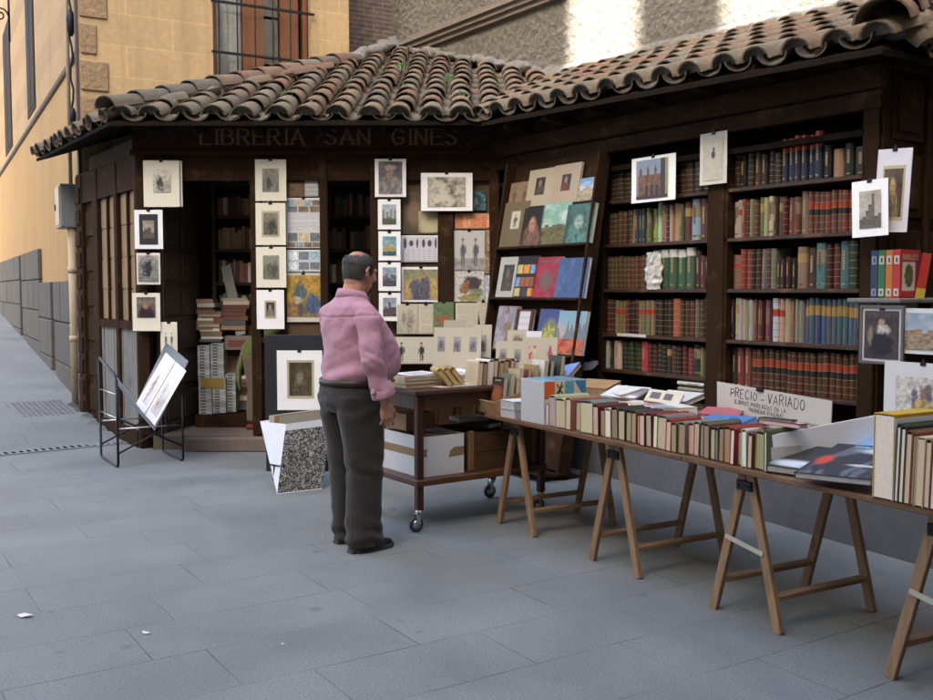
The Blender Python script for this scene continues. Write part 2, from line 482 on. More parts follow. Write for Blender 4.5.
for y in ys:
    for x in xs: mb.v.append(Vector((x, y, ground_z(x, y))))
for j in range(len(ys) - 1):
    for i in range(len(xs) - 1):
        a = j * len(xs) + i; mb.face((a, a + 1, a + 1 + len(xs), a + len(xs)))
tag(mb.build('ground', M_GROUND), 'grey granite slab paving of the small square and climbing lane', 'paving', kind='structure')

# drain across the foot of the lane
dr = thing('drain_grate', 'narrow slotted drain channel across the paving at the foot of the lane', 'drain', (0, 0, 0))
a = on_z(-30, 455, .004); b = on_z(123, 440.5, .004)
dx = (b - a).normalized(); dy = Vector((-dx.y, dx.x, 0)); L = (b - a).length
f = MB(); g = MB()
MD = Matrix(((dx.x, dy.x, 0, a.x), (dx.y, dy.y, 0, a.y), (0, 0, 1, 0), (0, 0, 0, 1)))
f.box((0, -.205, .001), (L, -.175, .010), MD); f.box((0, .175, .001), (L, .205, .010), MD)
k = 0.0
while k < L - .05:
    f.box((k + .038, -.175, .001), (k + .066, .175, .005), MD); k += .066
g.box((0, -.175, .0006), (L, .175, .0016), MD)  # flat black strip painted in for the shade inside the slots
f.build('grating', mat_plain('grey_cast_iron', (.20, .21, .21), .7, .3, 18, .1), dr); g.build('channel', mat_plain('black_depth_paint', (.004, .004, .004), 1.0, .2, 5, 0, spec=0), dr)

# manhole cover further up the lane
mh = thing('manhole_cover', 'flat rectangular iron cover set in the lane beyond the drain', 'manhole cover')
p = on_z(42, 407, .20)
z = ground_z(p.x, p.y)
slope = math.atan(.11)
MM = Matrix.Translation((p.x, p.y, z + .012)) @ Matrix.Rotation(R(125), 4, 'Z') @ Matrix.Rotation(-slope, 4, 'Y')
q = MB(); q.box((-.42, -.30, -.03), (.42, .30, 0), MM, bev=.004)
for i in range(14):
    for j in range(10): q.box((-.38 + i * .0555, -.27 + j * .055, 0), (-.38 + i * .0555 + .03, -.27 + j * .055 + .03, .004), MM)
q.build('lid', mat_plain('worn_iron_lid', (.16, .165, .17), .6, .3, 15, .2), mh)

# ------------------------------------------------------------------ yellow corner building
YC = Vector((-4.4, 11.3, 0))
UB = Vector((.876, .482, 0)).normalized(); UL = Vector((-.482, .876, 0)).normalized()
yb = thing('corner_building', 'ochre yellow corner building with grey stone base behind the bookshop', 'building', YC, math.atan2(UB.y, UB.x))
# local: x along the facade above the shop, y along the lane facade (away), so the lane facade is the plane x = 0
H = 15.0
m = MB()
w0, w1, wz0, wz1 = 1.53, 2.77, 3.6, 6.4
m.box((.003, 0, 0), (w0, .4, H)); m.box((w1, 0, 0), (3.29, .4, H)); m.box((w0, 0, 0), (w1, .4, wz0)); m.box((w0, 0, wz1), (w1, .4, H))
m.box((2.9, .4, 0), (3.29, 9, H))
m.build('facade_wall', M_YELLOW, yb)
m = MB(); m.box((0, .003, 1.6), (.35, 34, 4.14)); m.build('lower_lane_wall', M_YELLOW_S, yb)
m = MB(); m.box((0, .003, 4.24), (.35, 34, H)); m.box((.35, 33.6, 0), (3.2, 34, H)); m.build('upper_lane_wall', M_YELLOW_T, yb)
m = MB(); m.box((-.03, .003, 4.14), (.35, 34, 4.24), bev=.02); m.build('string_course', mat_plain('dark_ledge', (.085, .06, .04), .9, .5, 6, .3), yb)
m = MB()
def blocks(m, y0, y1, z0, z1, nz):
    rnd = random.Random(5); hz = (z1 - z0) / nz
    for k in range(nz):
        y = y0 - rnd.random() * .4
        while y < y1:
            e = y + .75 + rnd.random() * .6
            a_, b_ = max(y, y0), min(e, y1)
            if b_ - a_ > .05: m.box((-.06 - rnd.random() * .012, a_ + .006, z0 + k * hz + .006), (.2, b_ - .006, z0 + (k + 1) * hz - .006), bev=.012)
            y = e
blocks(m, .02, 2.55, 0, 1.62, 3); blocks(m, 2.95, 4.6, 0, 1.62, 3); blocks(m, 4.6, 7.6, .2, 2.15, 4); blocks(m, 8.1, 34, .3, 2.15, 4)
m.box((.0, .02, 0), (.3, 34, 1.6))
m.build('stone_base', M_GRANITE, yb)
for (y0, y1, z0, z1) in ((2.56, 2.94, .75, 1.55), (7.62, 8.08, 1.2, 2.0)):
    m = MB(); m.box((-.02, y0, z0), (.1, y1, z1)); m.build('cellar_window', M_NEARBLACK, yb)
m = MB(); rnd = random.Random(3)
for k in range(34):
    z = .9 + k * .41; wdt = .30 if k % 2 else .18
    m.box((.02, -.022 - rnd.random() * .006, z), (.02 + wdt, .1, z + .34), bev=.014)
m.build('quoin', M_QUOIN, yb)
m = MB(); m.box((-.03, -.012, 0), (.0, .09, H)); m.build('corner_bead', mat_plain('dark_corner_pipe', (.075, .05, .045), .6, .3, 8), yb)
M_SHUT = mat_wood('dark_brown_shutters', (.020, .012, .010), .7, 2, spec=.1)
for (y0, y1, z0, z1) in ((4.85, 6.15, 4.36, 7.4), (9.55, 11.35, 4.36, 6.9), (15.5, 17.2, 4.36, 7.2), (21, 23, 4.36, 7.2), (4.85, 6.15, 8.8, 11.2), (9.55, 11.35, 8.8, 11.2), (15.5, 17.2, 8.8, 11.2)):
    m = MB(); m.box((-.014, y0, z0), (.1, y1, z1), bev=.004); m.box((-.02, y0 + .06, z0 + .08), (-.0142, (y0 + y1) / 2 - .03, z1 - .08)); m.box((-.02, (y0 + y1) / 2 + .03, z0 + .08), (-.0142, y1 - .06, z1 - .08)); m.build('shutter', M_SHUT, yb)
m = MB(); m.box((.03, .1, H), (3.35, 34, H + .3)); m.box((-.5, -.5, H - .05), (3.4, 34, H + .06)); m.build('roof', M_TILE, yb)
# window over the shop roof
fr = MB(); M0 = w0 + .06
fr.box((w0, .10, wz0), (w0 + .07, .22, wz1)); fr.box((w1 - .07, .10, wz0), (w1, .22, wz1)); fr.box((w0 + .07, .10, wz1 - .08), (w1 - .07, .22, wz1)); fr.box((w0 + .07, .10, wz0), (w1 - .07, .22, wz0 + .08))
xm = w0 + .40
fr.box((xm, .10, wz0 + .08), (xm + .26, .21, wz1 - .08)); fr.box((w1 - .36, .10, wz0 + .08), (w1 - .13, .21, wz1 - .08))
wf = fr.build('window', M_CASEMENT, yb)
g = MB(); g.box((w0 + .07, .155, wz0 + .08), (xm, .161, wz1 - .08)); g.box((xm + .26, .155, wz0 + .08), (w1 - .36, .161, wz1 - .08)); g.build('pane', M_GLASS, wf)
g = MB()
for k in range(14):
    x = w0 + .075 + k * .025
    g.box((x, .20 + .004 * (k % 3), wz0), (x + .0245, .215 + .004 * (k % 3), wz1))
g.build('curtain', mat_plain('lace_curtain', (.55, .56, .5), .9, .35, 26, .3), wf)
g = MB(); g.box((w0, .8, wz0), (w1, .82, wz1)); g.build('unlit_room_sheet', M_NEARBLACK, wf)  # near-black sheet in place of the unlit room behind
gr = MB()
for k in range(6):
    x = w0 + .06 + k * (w1 - w0 - .12) / 5
    gr.tube([(x, -.05, wz0), (x, -.05, wz1)], .009, 6)
for z in (4.35, 4.95, 5.55): gr.box((w0 - .03, -.062, z), (w1 + .03, -.040, z + .03))
gr.build('window_grille', M_IRON, yb)
# conduits at the corner
pp = thing('drainpipe', 'thin cream downpipe at the corner of the yellow building', 'pipe')
pb = YC + UL * .22 + Vector((UB.x, UB.y, 0)) * -.09
gz = ground_z(pb.x, pb.y)
m = MB(); m.smooth = True; m.tube([(pb.x, pb.y, gz - .02), (pb.x, pb.y, 2.25)], .048, 12); m.tube([(pb.x, pb.y, 2.25), (pb.x, pb.y, 9)], .022, 10)
for z in (.9, 1.7): m.tube([(pb.x, pb.y, z), (pb.x, pb.y, z + .07)], .056, 12)
pipe = m.build('pipe', mat_plain('cream_painted_pipe', (.40, .33, .225), .5, .15, 8), pp)
m = MB(); m.smooth = True
c = pb + Vector((.05, -.02, 0))
m.tube([(c.x + .02 * math.sin(k * 1.7), c.y, 3.2 + k * .12) for k in range(34)], .012, 6); m.ell((c.x, c.y, 4.55), (.05, .05, .16)); m.ell((c.x, c.y, 3.5), (.04, .04, .1))
m.build('cable_bundle', M_IRON, pp)
eb = thing('meter_box', 'grey metal meter box on the lane wall above the downpipe', 'utility box', YC + UL * .36, math.atan2(UB.y, UB.x))
m = MB(); m.box((-.22, -.22, 2.22), (-.03, .22, 2.72), bev=.012); m.build('case', mat_plain('grey_painted_metal', (.20, .215, .22), .4, .1, 6, .03), eb)
m = MB(); m.box((-.23, -.19, 2.25), (-.2205, .19, 2.69), bev=.004); d = m.build('door', mat_plain('grey_painted_door', (.22, .235, .24), .4, .1, 6, .03), eb)
m = MB(); m.box((-.242, .13, 2.43), (-.2305, .15, 2.50)); m.build('handle', M_IRON, d)
ib = thing('iron_bracket', 'scrolled black iron bracket high on the lane wall', 'bracket', YC + UL * 9.4 + Vector((0, 0, 1.35)), math.atan2(UB.y, UB.x))
m = MB(); m.smooth = True
def spiral(c, r, t0, n, sgn=1): return [(c[0] + (r * (1 - .8 * k / n)) * math.cos(t0 + sgn * k * .5), c[1], c[2] + (r * (1 - .8 * k / n)) * math.sin(t0 + sgn * k * .5)) for k in range(n)]
m.tube([(-.02, 0, 5.0), (-.02, 0, 6.4)], .022, 6); m.tube([(-.02, 0, 6.2), (-1.1, 0, 6.2)], .022, 6)
for cx, cz, r in ((-.22, 5.95, .2), (-.52, 6.0, .18), (-.82, 6.04, .15), (-.18, 5.5, .15)): m.tube(spiral((cx, 0, cz), r, 0, 18), .016, 6)
m.build('scrollwork', M_IRON, ib)

# ------------------------------------------------------------------ church wall behind the long wing
CH = 1.6
cw = thing('church_wall', 'tall grey rough cast church wall rising above the tiled roof', 'wall', C0, W_ROT)
m = MB(); m.box((-4.70, CH, 0), (12, CH + .8, 11)); m.build('rough_wall', M_STUCCO, cw)
m = MB(); m.box((-4.72, CH - .10, 4.74), (-.85, CH, 4.80)); m.box((-4.72, CH - .06, 4.68), (-.85, CH, 4.74)); m.box((-4.72, CH - .14, 4.80), (-.85, CH, 4.86)); m.build('moulding', mat_rough('grey_stone_moulding', (.21, .175, .14), 20, .6, .01), cw)
bw = thing('brick_wall', 'strip of old brown brick wall between yellow building and church wall', 'wall', YC + UL * .65, math.atan2(UB.y, UB.x))
m = MB(); m.box((2.6, 0, 0), (4.2, .4, 13)); m.build('brickwork', M_BRICK, bw)

# ------------------------------------------------------------------ unseen houses, placed and sized to shade the square and cut low sky
SUNH = math.tan(SUN_EL)
def house(name_label, t0, t1, h, s0=-9.5, depth=7.0, chim=None, wm=None):
    hb = thing('unseen_shade_house', name_label, 'building', C0, W_ROT, 'unseen houses shading the square')
    m = MB(); m.box((t0, s0 - depth, 0), (t1, s0, h)); m.build('wall', wm or M_OPPOSITE, hb)
    n = max(1, int((t1 - t0) / 2.6)); fl = int((h - 1) / 3.3); first = None
    for i in range(n):
        x = t0 + (i + .5) * (t1 - t0) / n
        for k in range(fl):
            z = .9 + k * 3.3
            if first is None:
                wn_ = MB(); wn_.box((-.5, -.02, 0), (.5, .02, 1.9)); sl = MB(); sl.box((-.62, .003, -.1), (.62, .14, -.003))
                w = wn_.build('window', M_NEARBLACK, hb); q = sl.build('sill', M_TRIM, w); first = (w.data, q.data)
            else:
                w = bpy.data.objects.new('window', first[0]); q = bpy.data.objects.new('sill', first[1])
                for o_ in (w, q): COL.objects.link(o_)
                w.parent = hb; q.parent = w
            w.location = (x, s0, z)
    r_ = MB(); r_.box((t0 - .02, s0 - depth - .3, h), (t1 + .02, s0 + .0, h + .12)); r = r_.build('roof', M_TILE, hb)
    if chim:
        c_ = MB(); c_.box((chim[0], s0 - .9, h + .12), (chim[1], s0 - .1, chim[2])); c_.build('shade_chimney', M_OPPOSITE, r)  # unseen stack added to throw a shadow band on the church wall
    return hb
house('tall pale house out of view across the square, sized to shade the shop', -16, 10.9, 29.0, s0=-28.0, depth=10.0)
house('lower pale house out of view beside the tall one, roofline set for shade', 10.92, 26.5, 24.4, s0=-28.0, depth=10.0, chim=(12.25, 13.05, 28.5))
house('unseen low ochre house added to block low light beyond the tables', 8.0, 15.0, 9.0, s0=-4.0, depth=16.0, wm=M_YELLOW_T)  # out of view, added to darken the ground under the tables
house('unseen brick house added to block low sky light past the long wing', 15.2, 24, 15.0, s0=9.0, depth=25.0, wm=M_BRICK)  # added against low sky at the street end; brick keeps bounce down
house('unseen house added to block low sky light at the top of the lane', -60, -52, 15.0, s0=12.0, depth=34.0, wm=M_YELLOW_T)  # out of view, put up to shut off low sky along the lane

# ------------------------------------------------------------------ the bookshop
shop = thing('bookshop', 'dark timber bookshop of two angled wings under a mossy barrel tile roof', 'bookshop', (0, 0, 0))
YF = 9.2
def LX(u, v=290, Y=YF): return on_y(u, v, Y).x
def LZ(v, u=466, Y=YF): return on_y(u, v, Y).z
FL = .13
XL, XR = -3.03, .33
# floor and doorstep
m = MB(); m.box((-2.95, 9.16, 0), (.33, 11.0, FL)); m.box((-2.62, 9.02, 0), (-1.3, 9.158, FL - .004), bev=.01)
m.build('doorstep', mat_rough('worn_brown_step', (.16, .125, .095), 20, .3, .01), shop)
# posts and rails of the short wing
po = MB()
def post(u0, u1, z0=FL, z1=2.78, y0=YF - .05, y1=YF + .07): po.box((LX(u0), y0, z0), (LX(u1), y1, z1), bev=.008)
post(140.5, 150); post(252, 262); post(281, 287, y0=YF - .02); post(321, 329); post(371, 379); post(438, 454); post(489, 499)
po.build('post', M_DARK, shop)
ra = MB()
ra.box((LX(150), YF - .03, LZ(181)), (LX(498), YF + .05, 2.775)); ra.box((LX(262), YF - .06, 1.0), (LX(489), YF + .10, 1.055), bev=.006)
ra.box((LX(329), YF - .03, LZ(340)), (LX(371), YF + .05, 1.0))
ra.build('rail', M_DARKH, shop)
bp = MB(); bp.box((LX(262), YF, FL), (LX(499), YF + .05, 1.0))
for u in range(266, 495, 22): bp.box((LX(u), YF - .012, FL + .1), (LX(u + 18), YF, .94), bev=.006)
bp.build('base_panel', M_DARK, shop)
bp = MB(); bp.box((LX(287), YF + .02, 1.055), (LX(321), YF + .05, LZ(181))); bp.box((LX(379), YF + .02, 1.055), (LX(438), YF + .05, LZ(181))); bp.box((LX(454), YF + .02, 1.055), (LX(489), YF + .05, LZ(181)))
bp.build('display_panel', mat_wood('brown_board_panel', (.10, .06, .03), .6, 2), shop)
# sign board
sg = MB(); sg.box((-3.08, YF - .075, 2.775), (.345, YF + .05, 3.00)); sg.box((-3.10, YF - .105, 2.745), (.35, YF - .03, 2.785), bev=.006); sg.box((-3.10, YF - .10, 2.985), (.35, YF - .02, 3.01))
sign = sg.build('sign_board', M_DARKH, shop)

STROKE = {
 'A': [[(0, 0), (.36, 1), (.72, 0)], [(.14, .36), (.58, .36)]], 'B': [[(0, 0), (0, 1), (.4, 1), (.56, .88), (.56, .66), (.4, .54), (0, .54)], [(.4, .54), (.64, .4), (.64, .14), (.46, 0), (0, 0)]],
 'C': [[(.66, .82), (.5, .97), (.28, 1), (.08, .8), (0, .5), (.08, .2), (.28, 0), (.5, .03), (.66, .18)]],
 'D': [[(0, 0), (0, 1), (.36, 1), (.6, .82), (.68, .5), (.6, .18), (.36, 0), (0, 0)]], 'E': [[(.56, 1), (0, 1), (0, 0), (.58, 0)], [(0, .53), (.44, .53)]],
 'G': [[(.66, .82), (.5, .97), (.28, 1), (.08, .8), (0, .5), (.08, .2), (.28, 0), (.5, .02), (.66, .14), (.66, .44), (.4, .44)]], 'I': [[(.12, 0), (.12, 1)]],
 'L': [[(0, 1), (0, 0), (.54, 0)]], 'M': [[(0, 0), (.06, 1), (.4, .3), (.74, 1), (.8, 0)]], 'N': [[(0, 0), (0, 1), (.64, 0), (.64, 1)]],
 'O': [[(.34, 0), (.1, .16), (0, .5), (.1, .84), (.34, 1), (.58, .84), (.68, .5), (.58, .16), (.34, 0)]], 'P': [[(0, 0), (0, 1), (.42, 1), (.6, .86), (.6, .62), (.42, .48), (0, .48)]],
 'R': [[(0, 0), (0, 1), (.42, 1), (.6, .86), (.6, .64), (.42, .5), (0, .5)], [(.3, .5), (.64, 0)]], 'S': [[(.56, .86), (.42, .98), (.2, 1), (.04, .86), (.06, .66), (.3, .52), (.52, .38), (.58, .18), (.42, .02), (.18, 0), (.02, .14)]],
 'V': [[(0, 1), (.34, 0), (.68, 1)]], '(': [[(.22, 1.1), (.06, .75), (.06, .25), (.22, -.1)]], ')': [[(.02, 1.1), (.18, .75), (.18, .25), (.02, -.1)]], '-': [[(.04, .48), (.4, .48)]],
 'Y': [[(0, 1), (.34, .5), (.68, 1)], [(.34, .5), (.34, 0)]], 'T': [[(0, 1), (.68, 1)], [(.34, 1), (.34, 0)]], 'U': [[(0, 1), (.02, .2), (.2, 0), (.44, 0), (.62, .2), (.64, 1)]], 'X': [[(0, 0), (.6, 1)], [(0, 1), (.6, 0)]],
 'H': [[(0, 0), (0, 1)], [(.62, 0), (.62, 1)], [(0, .52), (.62, .52)]], '2': [[(.02, .8), (.2, 1), (.46, .96), (.54, .74), (.4, .5), (0, 0), (.56, 0)]],
}
def write(mb, text, M, h, w, th=.12, y=-.001, gap=.32, seed=None, col=None, serif=False, depth=.0012):
    """letters on the local x/z plane of M, fitted to width w"""
    rnd = random.Random(seed)
    adv = []; x = 0
    for ch in text:
        if ch == ' ': x += .62; continue
        st = STROKE[ch]; wd = max(p[0] for s_ in st for p in s_)
        adv.append((ch, x)); x += wd + gap
    x -= gap
    sx = w / x; t = th * h
    for ch, x0 in adv:
        dz = (rnd.random() - .5) * .16 if seed is not None else 0; sl = (rnd.random() - .5) * .14 if seed is not None else 0; sc = 1 + ((rnd.random() - .5) * .22 if seed is not None else 0)
        for st in STROKE[ch]:
            P = [Vector(((x0 + px + sl * pz) * sx, 0, (pz * sc + dz) * h)) for px, pz in st]
            for a_, b_ in zip(P[:-1], P[1:]):
                d = (b_ - a_); n = Vector((-d.z, 0, d.x)).normalized() * t / 2 * (((.5 + .85 * abs(d.z) / max(1e-6, d.length)) if serif else (.8 + .4 * rnd.random()))); e = d.normalized() * t * .35
                q = [a_ - e - n, b_ + e - n, b_ + e + n, a_ - e + n]
                mb.poly([M @ (Vector((p.x, y - depth * .5 * rnd.random(), p.z))) for p in q], col)
            if serif:
                for p in (P[0], P[-1]):
                    mb.poly([M @ Vector((p.x + a_ * t, y - .0007, p.z + b_ * t)) for a_, b_ in ((-1.15, -.3), (1.15, -.3), (1.15, .3), (-1.15, .3))], col)
lc = (.13, .085, .045)
for word, u0, u1 in (('LIBRERIA', 203, 305), ('SAN', 327, 370), ('GINES', 393, 456)):
    lt = MB(); write(lt, word, Matrix.Translation((LX(u0, 145), YF - .0755, 2.84)), .135, LX(u1, 145) - LX(u0, 145), th=.135, serif=True, col=lc)
    lt.build('lettering', M_VC, sign)
# brackets under the eave
for u in (160, 204, 263, 326, 387, 447):
    b = MB(); x = LX(u, 130)
    b.loft([[(x - .04, YF - .08, 2.93), (x + .04, YF - .08, 2.93), (x + .04, YF - .08, 3.05), (x - .04, YF - .08, 3.05)], [(x - .04, YF - .22, 2.95), (x + .04, YF - .22, 2.95), (x + .04, YF - .22, 3.06), (x - .04, YF - .22, 3.06)], [(x - .04, YF - .36, 3.0), (x + .04, YF - .36, 3.0), (x + .04, YF - .36, 3.06), (x - .04, YF - .36, 3.06)]])
    b.ell((x, YF - .25, 2.93), (.03, .05, .04))
    b.build('rafter_end', M_DARKH, shop)

# lane side of the short wing
SM = RZ(R(125), SIDE_P)          # local x back along the lane, local y outwards
sw = MB()
for a_, b_ in ((.03, .11), (.70, .80), (1.42, 1.62), (2.05, 2.3)): sw.box((a_, -.07, .0), (b_, .04, 2.76), SM, bev=.008)
sw.box((.11, -.06, 2.45), (2.3, .03, 2.78), SM); sw.box((.11, -.06, 1.12), (1.42, .035, 1.20), SM); sw.box((.11, -.04, .0), (1.42, .05, .16), SM)
sw.box((1.62, -.07, 0), (2.05, -.01, 2.5), SM)
for k in range(6): sw.box((1.68, -.02, .18 + k * .38), (1.99, .012, .46 + k * .38), SM, bev=.012)
for k in range(11): sw.box((2.09, .04, .1 + k * .235), (2.26, .058, .27 + k * .235), SM, bev=.008)
side = sw.build('side_frame', M_DARK, shop)
for a_, b_ in ((.11, .70), (.80, 1.42)):
    w = MB(); w.box((a_, -.03, 1.20), (b_, -.012, 2.45), SM)
    for k in range(2):
        for j in range(4):
            x0 = a_ + k * (b_ - a_) / 2; z0 = 1.2 + j * .3125
            w.box((x0 + .008, -.012, z0 + .006), (x0 + (b_ - a_) / 2 - .008, -.004 - .003 * ((j + k) % 2), z0 + .30), SM)
    wo = w.build('window_board', M_BROWNPANE, shop)
    w = MB(); c_ = (a_ + b_) / 2; w.box((c_ - .014, -.012, 1.2), (c_ + .014, .022, 2.45), SM)
    w.build('window_bar', M_DARK, wo)
w = MB(); k = .11; rnd = random.Random(8)
while k < 1.40:
    e = min(k + .12 + rnd.random() * .05, 1.415); w.box((k + .004, -.03, .16), (e - .004, .006 + rnd.random() * .012, 1.12), SM); k = e
w.build('plank_panel', M_GREYWOOD, shop)

# inside: walls, back, ceiling and the open door leaf
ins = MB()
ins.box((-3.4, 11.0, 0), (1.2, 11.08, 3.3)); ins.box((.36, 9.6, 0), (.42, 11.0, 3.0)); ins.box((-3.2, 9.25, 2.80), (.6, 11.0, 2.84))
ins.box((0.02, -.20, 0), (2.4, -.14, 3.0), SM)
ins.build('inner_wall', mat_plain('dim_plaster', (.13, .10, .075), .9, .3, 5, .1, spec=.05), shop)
dl = MB(); MD2 = RZ(R(78), (LX(150) + .05, YF + .08, 0))
dl.box((0, -.02, FL + .01), (.78, .02, 2.5), MD2)
for i in range(2):
    for j in range(7):
        dl.box((.08 + i * .34, -.036, FL + .12 + j * .335), (.36 + i * .34, -.02, FL + .38 + j * .335), MD2, bev=.012)
dl.build('door', mat_wood('dark_panelled_door', (.060, .040, .026), .5, 2, worn=(.11, .08, .055)), shop)
# inside shelving with boards (their books are one crowded mass)
sh = MB(); 
for x in (-2.62, -1.78, -.95, -.15): sh.box((x, 10.12, FL), (x + .04, 10.5, 2.75))
for k in range(8): sh.box((-2.58, 10.13, FL + .06 + k * .34), (-.15, 10.49, FL + .09 + k * .34))
sh.box((-2.62, 10.5, FL), (-.1, 10.52, 2.75))
sh.build('inner_shelving', M_SHELF, shop)

# ---- long wing: plinth, bookcases, end panel, beam
def wbuild(mb, name, mats, parent=shop): return mb.build(name, mats, parent, loc=C0, rot=(0, 0, W_ROT))
m = MB()
m.loft([[(.35, -.02, 0), (.35, .4, 0), (.35, .4, .62), (.35, -.02, .62)], [(2.0, -.15, 0), (2.0, .4, 0), (2.0, .4, .62), (2.0, -.15, .62)], [(4.5, -.48, 0), (4.5, .4, 0), (4.5, .4, .62), (4.5, -.48, .62)], [(7.5, -.85, 0), (7.5, .4, 0), (7.5, .4, .62), (7.5, -.85, .62)]])
wbuild(m, 'stone_plinth', M_PLINTHW)
tA, tB = on_wing(603, 300)[0], on_wing(707, 300)[0]
tC, tD = on_wing(727, 300)[0], on_wing(860, 300)[0]
tE = on_wing(881, 300)[0]
SHZ = (2.215, 1.867, 1.508, 1.148, .80)
DEP = .28
m = MB()
m.box((.02, .30, .62), (tE, .34, 3.0)); 
m.box((.03, -.02, 2.45), (tE - .003, .30, 2.49)); 
m.box((.02, .10, .62), (tA - .06, .30, 2.45))
m.box((.1, .34, 0), (tE, 1.5, 2.9))
wbuild(m, 'back_board', M_NEARBLACK)
m = MB()
m.box((tA - .06, 0, .62), (tA, DEP + .02, 2.73), bev=.006); m.box((tB, -.012, .62), (tC, DEP + .02, 2.73), bev=.006); m.box((tD, -.02, .45), (tE, DEP + .02, 2.95), bev=.008)
m.box((tD + .02, -.035, .5), (tE - .02, -.02, 2.7), bev=.006)
m.box((tB + .02, -.024, .66), (tC - .02, -.012, 2.6), bev=.005)
wbuild(m, 'upright', M_DARK)
for (a_, b_, name, zs) in ((tA, tB, 'bookcase', SHZ[:4] + (.86,)), (tC, tD, 'bookcase', SHZ)):
    cs = MB(); cs.box((a_, DEP - .005, .64), (b_, DEP + .015, 2.6)); cs.box((a_, .0, 2.60), (b_, DEP, 2.62))
    case = wbuild(cs, name, M_NEARBLACK)
    for z in (zs if a_ > tB else SHZ[:3] + (1.148, .86)):
        s_ = MB(); s_.box((a_ + .002, -.008, z - .028), (b_ - .002, DEP - .01, z), bev=.004)
        s_.build('shelf', M_SHELF, case)
m = MB(); m.box((-.05, -.10, 2.715), (tE + .03, .02, 2.865), bev=.012); m.box((-.05, -.06, 2.865), (tE + .02, .02, 2.97)); m.box((.0, -.05, 2.60), (tE, .0, 2.712), bev=.006)
wbuild(m, 'beam', M_DARKH)
for t in [.55 + .52 * k for k in range(7)]:
    b = MB(); b.loft([[(t - .035, -.05, 2.87), (t + .035, -.05, 2.87), (t + .035, -.05, 2.98), (t - .035, -.05, 2.98)], [(t - .035, -.34, 2.89), (t + .035, -.34, 2.89), (t + .035, -.34, 2.95), (t - .035, -.34, 2.95)]])
    wbuild(b, 'rafter_end', M_DARKH)
# end of the wing: panelled shutters standing at right angles
e = MB(); e.box((tE - .06, -.02, .40), (tE, 1.55, 2.95))
for (s0, s1, z0, z1) in ((.06, .40, 2.42, 2.80), (.06, .40, 1.95, 2.34), (.06, .40, 1.45, 1.87), (.50, .90, 2.42, 2.80), (.50, .90, 1.95, 2.34), (.50, .90, 1.45, 1.87), (.06, .9, .6, 1.35)):
    e.box((tE, s0, z0), (tE + .012, s1, z1), bev=.004); e.box((tE + .012, s0 + .05, z0 + .05), (tE + .026, s1 - .05, z1 - .05), bev=.012)
e.box((tE, .42, .5), (tE + .03, .47, 2.9), bev=.006); e.box((tE, .0, 2.84), (tE + .04, 1.5, 2.94), bev=.008)
wbuild(e, 'end_shutter', M_DARK)
es = MB(); es.box((tE + .003, -.36, 1.425), (tE + .34, 1.2, 1.452), bev=.006)
for s_ in (-.1, .5): es.loft([[(tE + .03, s_, 1.2), (tE + .03, s_ + .03, 1.2), (tE + .03, s_ + .03, 1.424), (tE + .03, s_, 1.424)], [(tE + .28, s_, 1.40), (tE + .28, s_ + .03, 1.40), (tE + .28, s_ + .03, 1.424), (tE + .28, s_, 1.424)]])
wbuild(es, 'outer_shelf', M_GREYWOOD)

# ---- roof: barrel tiles in courses
P0 = Vector((-3.16, 8.75, 2.99))
def zF(p): return 2.99 + .36 * (p.y - 8.75)
def zS(p): return 2.99 + .36 * (Vector((p.x, p.y, 0)) - Vector((P0.x, P0.y, 0))).dot(WE)
def ts(p):
    q = Vector((p.x, p.y, 0)) - C0; return q.dot(WD), q.dot(WE)
def ezR(t): return 2.99 - .030 * (t - .27)
T_END = 4.12
def zRr(p):
    t, s = ts(p); return ezR(t) + .385 * (s + .4)
def zE(p):
    t, s = ts(p); return 2.87 + 1.0 * (T_END - t)
TILE_COLS = [(.15, .075, .05), (.18, .105, .07), (.17, .15, .11), (.10, .085, .07), (.155, .070, .042), (.13, .075, .05), (.185, .095, .058), (.115, .09, .068), (.14, .10, .07), (.20, .12, .075), (.10, .075, .06), (.17, .08, .05), (.12, .105, .085)]
rt = random.Random(21)
tiles = MB(); tiles.smooth = True
def tile(mb, P, U, W, N, L, r0, r1, up=True, col=None):
    """one barrel tile: U across, W up the slope, N outwards; P = centre of its lower end"""
    n = 8; th = .012; ring = []
    for (l, r) in ((0, r0), (L * .5, (r0 + r1) / 2), (L, r1)):
        for rr in (r, r - th):
            ring.append([P + W * l + U * (rr * 1.05 * math.cos(math.pi * k / n)) + N * ((1 if up else -1) * rr * (.88 if up else .72) * math.sin(math.pi * k / n)) for k in range(n + 1)])
    o0, i0, o1, i1, o2, i2 = [mb.add(r) for r in ring]
    for a, b in ((o0, o1), (o1, o2)):
        for k in range(n): mb.face((a + k, a + k + 1, b + k + 1, b + k) if up else (a + k, b + k, b + k + 1, a + k + 1), col)
    for a, b in ((i0, i1), (i1, i2)):
        for k in range(n): mb.face((a + k, b + k, b + k + 1, a + k + 1) if up else (a + k, a + k + 1, b + k + 1, b + k), col)
    mb.smooth = False
    for k in range(n): mb.face((o0 + k, i0 + k, i0 + k + 1, o0 + k + 1), scl(col, .8))
    mb.smooth = True
